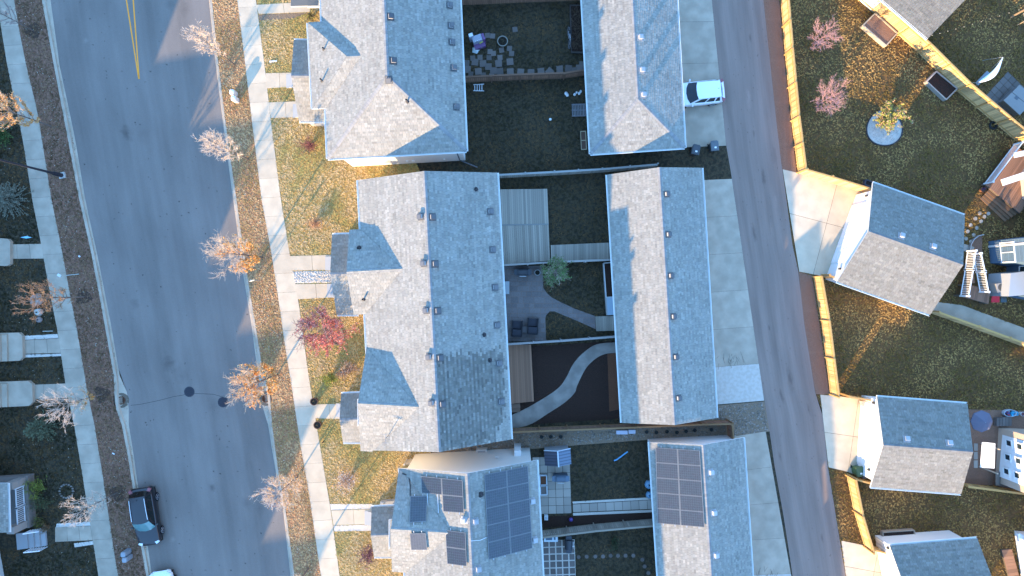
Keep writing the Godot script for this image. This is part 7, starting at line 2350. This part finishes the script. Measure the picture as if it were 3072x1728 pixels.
func tree(called: String, label: String, group: String, at: Vector3, o := {}) -> Node3D:
	# tapered trunk, rising limbs, side branches and twigs; leaves sit along the twigs
	var h: float = o.get("height", 7.0)
	var spread: float = o.get("spread", 1.0)
	var first: float = o.get("first", 0.22)
	var limbs: int = o.get("limbs", 26)
	var g := RandomNumberGenerator.new()
	g.seed = o.get("seed", 1)
	var root := thing(called, label, o.get("category", "tree"), group, at)
	var bark: Color = o.get("bark", lin(0.16, 0.13, 0.11))
	var twig: Color = o.get("twig", lin(0.34, 0.27, 0.22))
	var r0: float = o.get("trunk", h * 0.011)
	var t := Shape.new()
	t.col = bark
	var spine := []
	var rad := []
	for i in 9:
		var f := i / 8.0
		spine.append(V(g.randf_range(-0.04, 0.04) * f * h * 0.12, f * h * 0.97, g.randf_range(-0.04, 0.04) * f * h * 0.12))
		rad.append(lerpf(r0, 0.008, pow(f, 0.75)))
	t.tube(spine, rad, 8)
	part(root, "trunk", t.done(), M.bark)
	var b := Shape.new()
	var leaves := Shape.new()
	var n_leaf: int = o.get("leaves", 0)
	var lo: float = o.get("leaf_from", 0.0)
	var hi: float = o.get("leaf_to", 1.0)
	var tips := []
	for i in limbs:
		var f := lerpf(first, 0.93, pow((i + g.randf()) / limbs, 0.9))
		var p := at_len(spine, f)
		var turn := i * 2.4 + g.randf_range(-0.4, 0.4)
		var shape: float = o.get("shape", 0.0)
		var reach := spread * (sin(PI * clampf((f - first) / (1.0 - first), 0.06, 0.97) * 0.8 + 0.45) if shape == 0.0 else 1.0 - f * 0.55) * g.randf_range(0.7, 1.15)
		var rise: float = o.get("rise", 1.5)
		var out := V(cos(turn), 0, sin(turn))
		var e := p + out * reach + V(0, reach * rise * g.randf_range(0.8, 1.2), 0)
		if e.y > h: e.y = h - g.randf() * 0.3
		var m := p.lerp(e, 0.5) + out * reach * 0.12
		b.col = bark.lerp(twig, 0.45)
		b.tube([p, m, e], [r0 * 0.38 * (1.1 - f) + 0.008, 0.013, 0.006], 5, false)
		for k in int(o.get("sub", 9)):
			var u := g.randf_range(0.22, 1.0)
			var q := p.lerp(m, u * 2.0) if u < 0.5 else m.lerp(e, u * 2.0 - 1.0)
			var d := (out.rotated(Vector3.UP, g.randf_range(-1.2, 1.2)) + V(0, g.randf_range(0.4, 1.6) * clampf(rise, 0.4, 1.4), 0)).normalized()
			var l := reach * g.randf_range(0.22, 0.55) + 0.12
			var z := q + d * l
			b.col = twig * g.randf_range(0.8, 1.2)
			b.tube([q, q + d * l * 0.5 + V(0, 0.02, 0), z], [0.011, 0.008, 0.004], 3, false)
			tips.append([q, z])
			for w in int(o.get("twigs", 4)):
				var y := q.lerp(z, g.randf_range(0.2, 1.0))
				var d2 := (d + V(g.randfn(0, 0.6), g.randfn(0, 0.5), g.randfn(0, 0.6))).normalized()
				var l2 := l * g.randf_range(0.3, 0.6)
				b.col = twig * g.randf_range(0.85, 1.25)
				b.tube([y, y + d2 * l2], [0.009, 0.005], 3, false)
				tips.append([y, y + d2 * l2])
	part(root, "branches", b.done(), M.bark)
	if n_leaf > 0:
		var cs: Array = o.get("colors", [lin(0.4, 0.15, 0.04)])
		var made := 0
		var tries := 0
		while made < n_leaf and tries < n_leaf * 6:
			tries += 1
			var q: Array = tips[g.randi() % tips.size()]
			var p: Vector3 = q[0].lerp(q[1], g.randf())
			var f := p.y / h
			if f < lo or f > hi or (f > hi - 0.18 and g.randf() < (f - hi + 0.18) / 0.18): continue
			add_leaf(leaves, p + V(g.randfn(0, 0.04), g.randfn(0, 0.04), g.randfn(0, 0.04)), o.get("leaf", 0.075) * g.randf_range(0.7, 1.3), cs[g.randi() % cs.size()] * g.randf_range(0.75, 1.25), g)
			made += 1
		part(root, "crown", leaves.done(), M.leaf, "stuff")
	return root

func at_len(line: Array, f: float) -> Vector3:
	var u := clampf(f, 0.0, 1.0) * (line.size() - 1)
	var i := mini(int(u), line.size() - 2)
	return line[i].lerp(line[i + 1], u - i)

func spruce(label: String, at: Vector3, h: float, r: float, c: Color, seed_: int) -> void:
	var g := RandomNumberGenerator.new()
	g.seed = seed_
	var root := thing("spruce_tree", label, "tree", "spruces on the west lawns", at)
	var t := Shape.new()
	t.col = lin(0.10, 0.07, 0.05)
	t.tube([Vector3.ZERO, V(0, h * 0.5, 0), V(0, h, 0)], [0.09, 0.05, 0.01], 8)
	part(root, "trunk", t.done(), M.bark)
	var s := Shape.new()
	var layers := int(h / 0.17)
	for i in layers:
		var f := i / float(layers)
		var y := 0.15 + f * (h - 0.2)
		var rr := r * (1.0 - f) * g.randf_range(0.85, 1.1) + 0.08
		var n := int(7 + 5 * (1.0 - f))
		for k in n:
			var a := TAU * (k + g.randf() * 0.7) / n + i * 0.8
			var d := V(cos(a), 0, sin(a))
			var l := rr * g.randf_range(0.75, 1.12)
			var p := V(0, y, 0)
			s.col = lin(0.09, 0.07, 0.05)
			s.tube([p, p + d * l + V(0, -0.12 * l + 0.1, 0)], [0.016, 0.005], 3, false)
			var m := int(8 + l * 22)
			for j in m:
				var u := g.randf_range(0.15, 1.0)
				var q := p + d * l * u + V(0, (-0.12 * l + 0.1) * u, 0)
				var dir := (d + V(g.randfn(0, 0.7), g.randfn(0.15, 0.35), g.randfn(0, 0.7))).normalized()
				var w := dir.cross(V(g.randfn(0, 1), 1.0, g.randfn(0, 1))).normalized() * 0.022
				var l2 := g.randf_range(0.08, 0.17)
				s.col = c * g.randf_range(0.65, 1.35)
				s.quad(q - w, q + w, q + dir * l2 + w * 0.4, q + dir * l2 - w * 0.4)
	part(root, "crown", s.done(), M.leaf, "stuff")

func shrub(label: String, at: Vector3, r: Vector3, n: int, size: float, colors: Array, stem: Color, seed_: int, group := "") -> Node3D:
	var g := RandomNumberGenerator.new()
	g.seed = seed_
	var root := thing("shrub", label, "shrub", group, at)
	var t := Shape.new()
	var tips := []
	for k in 26:
		var a := TAU * g.randf()
		var d := V(cos(a) * r.x * g.randf(), r.y * g.randf_range(1.0, 1.9), sin(a) * r.z * g.randf())
		var q := V(g.randfn(0, 0.05), 0, g.randfn(0, 0.05))
		t.col = stem * g.randf_range(0.7, 1.3)
		t.tube([q, q.lerp(d, 0.5) + V(g.randfn(0, 0.05), 0.05, g.randfn(0, 0.05)), d], [0.014, 0.010, 0.004], 4, false)
		for j in 5:
			var b := q.lerp(d, g.randf_range(0.35, 1.0))
			var e := b + V(g.randfn(0, r.x * 0.3), absf(g.randfn(0, r.y * 0.3)), g.randfn(0, r.z * 0.3))
			t.tube([b, e], [0.008, 0.003], 3, false)
			tips.append([b, e])
	part(root, "stems", t.done(), M.bark)
	if n > 0:
		var s := Shape.new()
		for k in n:
			var q: Array = tips[g.randi() % tips.size()]
			var p: Vector3 = q[0].lerp(q[1], g.randf_range(0.2, 1.1)) + V(g.randfn(0, 0.06), g.randfn(0, 0.05), g.randfn(0, 0.06))
			add_leaf(s, p, size * g.randf_range(0.6, 1.3), colors[g.randi() % colors.size()] * g.randf_range(0.7, 1.3), g)
		part(root, "foliage", s.done(), M.leaf, "stuff")
	return root

func plants() -> void:
	var orange := [lin(0.60, 0.27, 0.06), lin(0.66, 0.36, 0.11), lin(0.52, 0.20, 0.05), lin(0.66, 0.45, 0.21)]
	var tan := [lin(0.62, 0.46, 0.30), lin(0.66, 0.53, 0.38), lin(0.56, 0.36, 0.19)]
	var pale := lin(0.60, 0.49, 0.40)
	var eg := "young trees along the east boulevard"
	tree("street_tree", "bare pale feathery tree on the boulevard, northernmost, above the utility pedestals", eg, V(-22.21, 0, -17.87), {"height": 7.4, "spread": 0.75, "seed": 11, "twig": pale, "leaves": 900, "colors": tan, "leaf": 0.06, "limbs": 38, "rise": 2.2, "first": 0.3})
	tree("street_tree", "bare tan feathery tree on the boulevard, second from the north", eg, V(-21.09, 0, -10.29), {"height": 7.6, "spread": 0.95, "seed": 12, "twig": pale, "leaves": 1700, "colors": tan, "leaf": 0.065, "limbs": 38, "rise": 2.0, "first": 0.25})
	tree("street_tree", "tree with orange lower leaves and white bare twigs, opposite the first cross gable", eg, V(-20, 0, -2.45), {"height": 8.6, "spread": 1.45, "seed": 13, "twig": lin(0.54, 0.42, 0.32), "leaves": 5600, "colors": orange, "leaf": 0.105, "leaf_to": 0.72, "limbs": 34, "rise": 1.5, "sub": 10})
	tree("street_tree", "fullest orange tree on the boulevard, over the storm drain", eg, V(-18.77, 0, 6.93), {"height": 7.6, "spread": 1.5, "seed": 14, "twig": lin(0.54, 0.40, 0.28), "leaves": 7000, "colors": orange, "leaf": 0.11, "leaf_to": 0.8, "limbs": 34, "rise": 1.3, "sub": 10})
	tree("street_tree", "small rounded tan and orange tree at the kerb below the planters", eg, V(-17.12, 0, 15.04), {"height": 6.0, "spread": 1.25, "seed": 15, "twig": pale, "leaves": 3200, "colors": tan + orange, "leaf": 0.07, "limbs": 28, "rise": 0.9})
	tree("street_tree", "tree whose long trunk shadow crosses the sidewalk at the bottom edge", eg, V(-16.29, 0, 22.43), {"height": 7.0, "spread": 1.4, "seed": 16, "twig": pale, "leaves": 600, "colors": tan, "leaf": 0.06})
	var wg := "young trees along the west boulevard"
	tree("street_tree", "thin bare tree at the top left corner, almost leafless", wg, V(-38.32, 0, -20.59), {"height": 5.4, "spread": 0.9, "seed": 21, "twig": lin(0.30, 0.24, 0.22), "limbs": 18})
	tree("street_tree", "tree with a bright orange and cream crown over the upper west sidewalk", wg, V(-36.91, 0, -12.96), {"height": 7.0, "spread": 1.15, "seed": 22, "twig": pale, "leaves": 4200, "colors": orange, "leaf": 0.09, "limbs": 30})
	tree("street_tree", "sparse rusty tree above the boulders on the dark lawn", wg, V(-34.29, 0, 0.72), {"height": 6.6, "spread": 1.2, "seed": 23, "twig": lin(0.30, 0.2, 0.14), "leaves": 1100, "colors": [lin(0.36, 0.14, 0.05), lin(0.42, 0.25, 0.10)], "leaf": 0.07})
	tree("street_tree", "orange-topped sparse tree over the west sidewalk beside the bushy spruce", wg, V(-32.8, 0, 8.51), {"height": 6.2, "spread": 1.3, "seed": 24, "twig": pale, "leaves": 1100, "colors": orange, "leaf": 0.08, "leaf_to": 0.6})
	tree("street_tree", "small sparse pinkish tree over the west sidewalk near the slatted porch", wg, V(-31.57, 0, 16.37), {"height": 5.6, "spread": 1.2, "seed": 25, "twig": pale, "leaves": 500, "colors": tan, "leaf": 0.06, "leaf_from": 0.5})
	tree("maple_tree", "spreading coral red tree in front of the main house", "", V(-14.35, 0, 3.2), {"height": 4.6, "spread": 2.2, "seed": 31, "twig": lin(0.20, 0.12, 0.10), "leaves": 7500, "colors": [lin(0.60, 0.17, 0.14), lin(0.66, 0.25, 0.20), lin(0.50, 0.10, 0.09), lin(0.68, 0.36, 0.30)], "leaf": 0.10, "limbs": 30, "rise": 0.7, "shape": 1.0, "first": 0.3})
	tree("backyard_tree", "bushy green tree with a sunlit yellow crown tip on the stamped patio lawn", "", V(3.25, 0, -1.23), {"height": 4.6, "spread": 1.1, "seed": 32, "leaves": 3800, "colors": [lin(0.09, 0.16, 0.05), lin(0.13, 0.21, 0.07), lin(0.06, 0.12, 0.04)], "leaf": 0.10, "limbs": 34, "rise": 0.9, "first": 0.12, "shape": 1.0})
	var pink := [lin(0.42, 0.17, 0.18), lin(0.50, 0.26, 0.26)]
	tree("bare_shrub_tree", "pink-twigged small tree on the big east lawn, northern one", "pink-twigged trees on the east lawn", V(24, 0, -19.39), {"height": 3.2, "spread": 1.0, "seed": 41, "bark": lin(0.30, 0.16, 0.15), "twig": lin(0.40, 0.24, 0.235), "leaves": 150, "colors": pink, "leaf": 0.05, "rise": 0.9, "first": 0.12, "limbs": 22, "category": "small tree"})
	tree("bare_shrub_tree", "pink-twigged small tree on the big east lawn, denser southern one", "pink-twigged trees on the east lawn", V(24.35, 0, -14.61), {"height": 3.6, "spread": 1.15, "seed": 42, "bark": lin(0.30, 0.16, 0.15), "twig": lin(0.40, 0.24, 0.235), "leaves": 250, "colors": pink, "leaf": 0.05, "rise": 0.9, "first": 0.12, "limbs": 26, "category": "small tree"})
	tree("bare_shrub_tree", "pale bare small tree on the sunny lawn at the top right corner", "", V(40.43, 0, -21.04), {"height": 3.2, "spread": 0.8, "seed": 43, "bark": lin(0.4, 0.3, 0.2), "twig": lin(0.5, 0.4, 0.28), "rise": 1.0, "category": "small tree"})
	spruce("large pale blue-green spruce at the left edge", V(-39.89, 0, -6.99), 3.6, 1.5, lin(0.20, 0.20, 0.15), 51)
	spruce("bushy green spruce on the dark lawn beside the west sidewalk", V(-37.2, 0, 11.07), 2.6, 1.15, lin(0.12, 0.135, 0.08), 52)
	shrub("yellow-green and rust shrub on the round gravel bed", V(29.44, 0, -13.39), V(1.35, 1.3, 1.2), 6000, 0.13, [lin(0.30, 0.28, 0.07), lin(0.20, 0.24, 0.06), lin(0.42, 0.25, 0.16)], lin(0.2, 0.15, 0.1), 61)
	shrub("burgundy shrub on the golden lawn of the top duplex", V(-16.11, 0, -11.36), V(0.98, 0.65, 0.98), 750, 0.07, [lin(0.22, 0.07, 0.08), lin(0.16, 0.06, 0.06)], lin(0.20, 0.09, 0.09), 62)
	shrub("dark purple shrub on the lawn at the bottom, south of the solar porch walk", V(-11.41, 0, 21.09), V(1.04, 0.78, 1.04), 1200, 0.08, [lin(0.12, 0.05, 0.08), lin(0.2, 0.09, 0.12)], lin(0.14, 0.08, 0.08), 63)
	shrub("white and rust shrub on the lawn north of the solar porch walk", V(-13.01, 0, 15.28), V(1.10, 0.78, 1.43), 1650, 0.08, [lin(0.52, 0.42, 0.36), lin(0.42, 0.22, 0.13), lin(0.58, 0.52, 0.47)], lin(0.25, 0.17, 0.12), 64)
	shrub("small orange shrub inside a little frame on the main house's lawn", V(-15.73, 0, -5.15), V(0.72, 0.39, 0.59), 750, 0.06, [lin(0.46, 0.2, 0.1), lin(0.5, 0.3, 0.2)], lin(0.3, 0.2, 0.12), 65)
	shrub("yellow-green shrub on the main house's south lawn", V(-14.45, 0, 7.2), V(0.98, 0.59, 0.78), 1650, 0.08, [lin(0.26, 0.28, 0.05), lin(0.34, 0.32, 0.08), lin(0.18, 0.22, 0.05)], lin(0.15, 0.12, 0.07), 66)
	shrub("brown seeded shrub right of the yellow-green one", V(-12.8, 0, 6.37), V(0.91, 0.65, 0.65), 1350, 0.07, [lin(0.30, 0.18, 0.13), lin(0.46, 0.36, 0.30)], lin(0.2, 0.14, 0.1), 67)
	shrub("rust and white shrub just west of the brown seeded one", V(-13.49, 0, 6.77), V(0.59, 0.45, 0.52), 750, 0.06, [lin(0.42, 0.25, 0.16), lin(0.52, 0.44, 0.38)], lin(0.2, 0.14, 0.1), 68)
	shrub("yellow-green shrub at the corner of the slatted porch", V(-37.65, 0, 15.84), V(0.91, 0.65, 0.91), 1350, 0.08, [lin(0.15, 0.19, 0.03), lin(0.20, 0.22, 0.05)], lin(0.1, 0.08, 0.05), 69)
	shrub("grey-green leafy shrub below the yellow-green one at the slatted porch", V(-37.44, 0, 17.01), V(1.04, 0.52, 0.91), 1200, 0.07, [lin(0.07, 0.10, 0.05), lin(0.10, 0.12, 0.05)], lin(0.1, 0.08, 0.05), 70)
	shrub("olive shrub beside the white stair rail", V(-37.6, 0, 18.67), V(0.65, 0.45, 0.52), 675, 0.07, [lin(0.12, 0.15, 0.03), lin(0.14, 0.11, 0.05)], lin(0.1, 0.08, 0.05), 71)
	shrub("rusty grass clump beside the porch stairs", V(-37.01, 0, 19.04), V(0.39, 0.52, 0.45), 525, 0.06, [lin(0.16, 0.10, 0.06), lin(0.2, 0.14, 0.08)], lin(0.14, 0.1, 0.06), 72)
	shrub("dark green shrub under the orange crown at the left edge", V(-40.43, 0, -11.97), V(1.17, 0.78, 1.17), 1500, 0.10, [lin(0.05, 0.10, 0.03), lin(0.08, 0.13, 0.04)], lin(0.1, 0.08, 0.05), 73)
	shrub("green leafy plant at the door corner of the northernmost porch", V(-16.03, 0, -21.57), V(0.65, 0.39, 0.39), 450, 0.09, [lin(0.22, 0.24, 0.07), lin(0.30, 0.2, 0.12)], lin(0.1, 0.08, 0.05), 74)
	shrub("spindly green plant on the bottom lawn with stepping stones", V(8.11, 0, 20.21), V(0.45, 0.39, 0.78), 330, 0.08, [lin(0.04, 0.07, 0.03), lin(0.06, 0.08, 0.04)], lin(0.05, 0.05, 0.03), 75)
	# planted bed round the red tree
	var bed := thing("tree_bed", "small edged bed of brown stones at the foot of the red tree", "garden bed", "", V(-14.19, 0, 3.63))
	var s := Shape.new()
	var ring := []
	for k in 20: ring.append(V(cos(TAU * k / 20) * 0.62, 0.03, sin(TAU * k / 20) * 0.95).rotated(Vector3.UP, 0.5))
	s.slab(ring, 0.08)
	part(bed, "stones", s.done(), M.verge)
	s = Shape.new(); s.col = lin(0.20, 0.16, 0.14)
	for k in 20: s.bar(ring[k] * 1.05, ring[(k + 1) % 20] * 1.05, 0.06, 0.12)
	part(bed, "edging", s.done(), M.matt)
	# small frame over the orange shrub
	var fr := thing("plant_frame", "little wooden frame standing over the small orange shrub", "frame", "", V(-15.41, 0, -5.07))
	for q in [[V(-0.25, 0, -0.3), V(0.25, 0, -0.3)], [V(0.25, 0, -0.3), V(0.25, 0, 0.3)], [V(0.25, 0, 0.3), V(-0.25, 0, 0.3)], [V(-0.25, 0, 0.3), V(-0.25, 0, -0.3)]]:
		s = Shape.new(); s.col = lin(0.35, 0.24, 0.16)
		s.bar(q[0] + V(0, 0.35, 0), q[1] + V(0, 0.35, 0), 0.05, 0.05)
		s.box(q[0] + V(0, 0.18, 0), V(0.04, 0.36, 0.04))
		part(fr, "bar", s.done(), M.matt)
	# mulch rings under the boulevard trees
	for q in [["under the bare corner tree", V(-38.32, 0, -20.59)], ["under the sparse tree opposite the boulders", V(-34.29, 0, 0.69)], ["under the orange-topped tree near the storm drain", V(-32.8, 0, 8.51)], ["under the small pinkish tree", V(-31.57, 0, 16.43)]]:
		s = Shape.new()
		var l := []
		for k in 30: l.append(q[1] + V(cos(TAU * k / 30.0), 0, sin(TAU * k / 30.0)) * (0.6 + 0.10 * sin(k * 0.63 + q[1].z) + rnd(-0.07, 0.07)) + V(0, 0.012, 0))
		s.slab(l, 0.05)
		single("mulch_ring", s.done(), M.dark_mulch, "dark round mulch patch on the west boulevard " + q[1 - 1], "mulch", "mulch patches under the west trees", "structure")

# ---------------------------------------------------------------- grass and fallen leaves
func tuft(seed_: int, h: float, w: float, blade := 1.0, count := 7) -> ArrayMesh:
	var g := RandomNumberGenerator.new()
	g.seed = seed_
	var s := Shape.new()
	for k in count:
		var a := TAU * g.randf()
		var d := V(cos(a), 0, sin(a))
		var p := d * g.randf_range(0.0, w) * 0.5
		var side := V(-d.z, 0, d.x) * g.randf_range(0.008, 0.016) * blade
		var e := p + d * g.randf_range(0.3, 1.0) * w + V(0, h * g.randf_range(0.5, 1.1), 0)
		s.col = Color(1, 1, 1) * g.randf_range(0.8, 1.2)
		s.tri(p - side, p + side, e)
	return s.done()

func scatter(called: String, label: String, category: String, m: Mesh, mt: Material, area: Array, per: float, tint: Callable, y := 0.0, size := Vector2(0.7, 1.3), flat := false, everywhere := false) -> void:
	var po := plan(area)
	var lo := Vector2(1e9, 1e9)
	var hi := -lo
	for p in po:
		lo = lo.min(p); hi = hi.max(p)
	lo = lo.max(Vector2(-44, -26)); hi = hi.min(Vector2(44, 26))
	var near := []
	if not everywhere:
		for b in bare:
			var bl := Vector2(1e9, 1e9)
			var bh := -bl
			for p in b: bl = bl.min(p); bh = bh.max(p)
			if bl.x < hi.x and bh.x > lo.x and bl.y < hi.y and bh.y > lo.y: near.append([bl, bh, b])
	var n := int((hi.x - lo.x) * (hi.y - lo.y) * per)
	var spots := []
	var cols := []
	for k in n:
		var p := Vector2(rnd(lo.x, hi.x), rnd(lo.y, hi.y))
		if not Geometry2D.is_point_in_polygon(p, po): continue
		var ok := true
		for b in near:
			if p.x > b[0].x and p.x < b[1].x and p.y > b[0].y and p.y < b[1].y and Geometry2D.is_point_in_polygon(p, b[2]):
				ok = false
				break
		if not ok: continue
		var c: Color = tint.call(p)
		if c.a <= 0.0: continue
		var z := rnd(size.x, size.y)
		var bs := Basis(Vector3.UP, rnd(0, TAU)).scaled(Vector3.ONE * z)
		if flat: bs = Basis.from_euler(Vector3(rnd(-0.5, 0.5), rnd(0, TAU), rnd(-0.5, 0.5))).scaled(Vector3.ONE * z)
		spots.append(Transform3D(bs, V(p.x, y, p.y)))
		cols.append(c)
	var mm := MultiMesh.new()
	mm.transform_format = MultiMesh.TRANSFORM_3D
	mm.use_colors = true
	mm.mesh = m
	mm.instance_count = spots.size()
	for k in spots.size():
		mm.set_instance_transform(k, spots[k])
		mm.set_instance_color(k, cols[k])
	var o := MultiMeshInstance3D.new()
	o.multimesh = mm
	o.material_override = mt
	o.name = numbered(called)
	add_child(o)
	tag(o, label, category, "", "stuff")

func grass_and_leaves() -> void:
	var f := FastNoiseLite.new()
	f.seed = 3
	f.frequency = 0.22
	f.fractal_octaves = 3
	var golden := func(p: Vector2) -> Color:
		var k := f.get_noise_2d(p.x, p.y) + 0.25 * f.get_noise_2d(p.x * 4.0 + 90, p.y * 4.0)
		var c := lin(0.60, 0.43, 0.22).lerp(lin(0.39, 0.32, 0.115), clampf(0.22 + k * 2.3, 0, 1))
		return c * rnd(0.65, 1.4)
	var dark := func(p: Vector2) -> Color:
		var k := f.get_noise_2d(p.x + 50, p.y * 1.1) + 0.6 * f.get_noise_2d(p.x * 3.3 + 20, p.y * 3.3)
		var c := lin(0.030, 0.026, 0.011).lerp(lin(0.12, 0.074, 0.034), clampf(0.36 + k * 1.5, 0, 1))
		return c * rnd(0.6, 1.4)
	var olive := func(p: Vector2) -> Color:
		var k := f.get_noise_2d(p.x * 0.8 + 150, p.y * 0.8) + 0.4 * f.get_noise_2d(p.x * 2.7 + 20, p.y * 2.7)
		var c := lin(0.22, 0.142, 0.042).lerp(lin(0.46, 0.295, 0.11), clampf(0.5 + k * 1.6, 0, 1))
		return c * rnd(0.65, 1.4)
	var straw := func(p: Vector2) -> Color:
		var k := f.get_noise_2d(p.x + 400, p.y)
		var c := lin(0.62, 0.40, 0.20).lerp(lin(0.42, 0.27, 0.115), clampf(0.4 + k * 2.0, 0, 1))
		return c * rnd(0.6, 1.4)
	var worn := func(p: Vector2) -> Color:
		var k := f.get_noise_2d(p.x + 250, p.y)
		var c := lin(0.14, 0.084, 0.045).lerp(lin(0.24, 0.145, 0.085), clampf(0.5 + k * 1.6, 0, 1))
		return c * rnd(0.6, 1.4)
	var low := tuft(1, 0.06, 0.09, 1.3, 9)
	var mid := [V(-10.29, 0, -25.71), V(-9.49, 0, -15.04), V(-7.36, 0, -9.17), V(-6.56, 0, 13.23), V(-3.63, 0, 16.96), V(-2.83, 0, 25.76)]
	scatter("lawn_grass", "golden dry grass blades on the sunny front lawns", "grass", low, M.blade, between(east_walk_out, mid), 60, golden, 0.0)
	scatter("boulevard_grass", "dry grass blades on the sunny boulevard strip", "grass", low, M.blade, between(east_kerb, east_walk_in), 60, straw, 0.0)
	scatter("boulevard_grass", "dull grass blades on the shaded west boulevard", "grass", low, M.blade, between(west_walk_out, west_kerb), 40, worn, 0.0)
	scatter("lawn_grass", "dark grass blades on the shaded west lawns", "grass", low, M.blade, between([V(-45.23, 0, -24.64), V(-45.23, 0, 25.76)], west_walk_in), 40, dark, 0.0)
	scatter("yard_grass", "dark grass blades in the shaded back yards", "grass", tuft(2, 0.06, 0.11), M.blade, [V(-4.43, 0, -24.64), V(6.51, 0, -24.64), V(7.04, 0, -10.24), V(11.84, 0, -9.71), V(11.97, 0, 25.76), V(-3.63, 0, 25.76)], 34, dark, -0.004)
	scatter("lot_grass", "olive grass blades on the fenced lots east of the lane", "grass", tuft(3, 0.085, 0.09, 1.6, 9), M.blade, [V(20.11, 0, -24.64), V(44.37, 0, -24.64), V(44.37, 0, 25.76), V(26.77, 0, 25.76)], 46, olive, -0.004)
	# fallen leaves
	var s := Shape.new()
	s.quad(V(-0.035, 0, 0), V(0, 0.008, 0.024), V(0.035, 0, 0), V(0, 0.006, -0.024))
	var leaf := s.done()
	var warm := func(p: Vector2) -> Color:
		if f.get_noise_2d(p.x * 1.6 + 300, p.y * 1.6) < -0.12 and rnd(0, 1) < 0.75: return Color(0, 0, 0, 0)
		var q: Array = [lin(0.42, 0.2, 0.07), lin(0.5, 0.33, 0.17), lin(0.55, 0.45, 0.32), lin(0.24, 0.12, 0.06)]
		return q[rng.randi() % 4] * rnd(0.7, 1.2)
	var dull := func(p: Vector2) -> Color:
		if f.get_noise_2d(p.x * 1.4 + 700, p.y * 1.4) < 0.0 and rnd(0, 1) < 0.8: return Color(0, 0, 0, 0)
		var q: Array = [lin(0.34, 0.26, 0.18), lin(0.46, 0.42, 0.34), lin(0.24, 0.12, 0.07)]
		return q[rng.randi() % 3] * rnd(0.6, 1.1)
	scatter("fallen_leaves", "orange and tan leaves lying on the sunny boulevard", "leaves", leaf, M.leaf, between(east_kerb, east_walk_in), 44, warm, 0.045, Vector2(0.7, 1.5), true)
	scatter("fallen_leaves", "orange and tan leaves scattered over the sunny front lawns", "leaves", leaf, M.leaf, between(east_walk_out, mid), 9, warm, 0.045, Vector2(0.7, 1.4), true)
	scatter("fallen_leaves", "pale dead leaves scattered over the shaded west boulevard", "leaves", leaf, M.leaf, between(west_walk_out, west_kerb), 20, dull, 0.045, Vector2(0.6, 1.3), true)
	scatter("fallen_leaves", "brown leaves gathered in the west gutter", "leaves", leaf, M.leaf, between(shift(west_gutter, -0.32), shift(west_gutter, -0.08)), 90, dull, -0.10, Vector2(0.7, 1.4), true, true)
	scatter("fallen_leaves", "brown leaves gathered in the east gutter", "leaves", leaf, M.leaf, between(shift(east_gutter, -0.02), shift(east_gutter, 0.22)), 40, warm, -0.10, Vector2(0.7, 1.4), true, true)
	scatter("fallen_leaves", "few pale leaves on the shaded west lawns", "leaves", leaf, M.leaf, between([V(-45.23, 0, -24.64), V(-45.23, 0, 25.76)], west_walk_in), 3, dull, 0.045, Vector2(0.6, 1.2), true)
	# loose stones on the gravel
	var peb := stone(Vector3.ZERO, V(0.045, 0.03, 0.04), Color.WHITE, 8)
	var grey := func(_p: Vector2) -> Color: return lin(0.22, 0.19, 0.16) * rnd(0.55, 1.5)
	var white := func(_p: Vector2) -> Color: return lin(0.5, 0.455, 0.40) * rnd(0.8, 1.15)
	scatter("loose_gravel", "loose grey stones on the gravel between two garage aprons", "gravel", peb, M.matt, [V(16.51, 0, 9.49), V(20.11, 0, 9.17), V(20.51, 0, 11.36), V(17.65, 0, 11.84), V(17.33, 0, 10.83), V(14.24, 0, 10.72)], 60, grey, 0.02, Vector2(0.6, 1.6), false, true)
	scatter("loose_gravel", "loose grey stones on the gravel strip by the tall brown fence", "gravel", peb, M.matt, [V(-6.29, 0, 13.71), V(0.11, 0, 11.68), V(7.04, 0, 11.36), V(17.07, 0, 10.83), V(17.07, 0, 12), V(11.31, 0, 12), V(4.37, 0, 12.53), V(-3.63, 0, 13.17)], 50, grey, 0.02, Vector2(0.6, 1.6), false, true)
	scatter("loose_pebbles", "pale pebbles of the bed between the main house's two walks", "pebbles", peb, M.matt, [V(-17.55, 0, -1.28), V(-17.33, 0, -0.43), V(-14.4, 0, -0.48), V(-14.4, 0, -1.33)], 120, white, 0.02, Vector2(0.6, 1.5), false, true)
	scatter("loose_pebbles", "white stones of the round gravel bed", "pebbles", peb, M.matt, [V(28.56, 0, -13.17), V(29.17, 0, -13.92), V(30.19, 0, -13.97), V(30.96, 0, -13.17), V(30.96, 0, -12.32), V(30.37, 0, -11.63), V(29.31, 0, -11.57), V(28.59, 0, -12.24)], 70, white, 0.06, Vector2(0.5, 1.1), false, true)
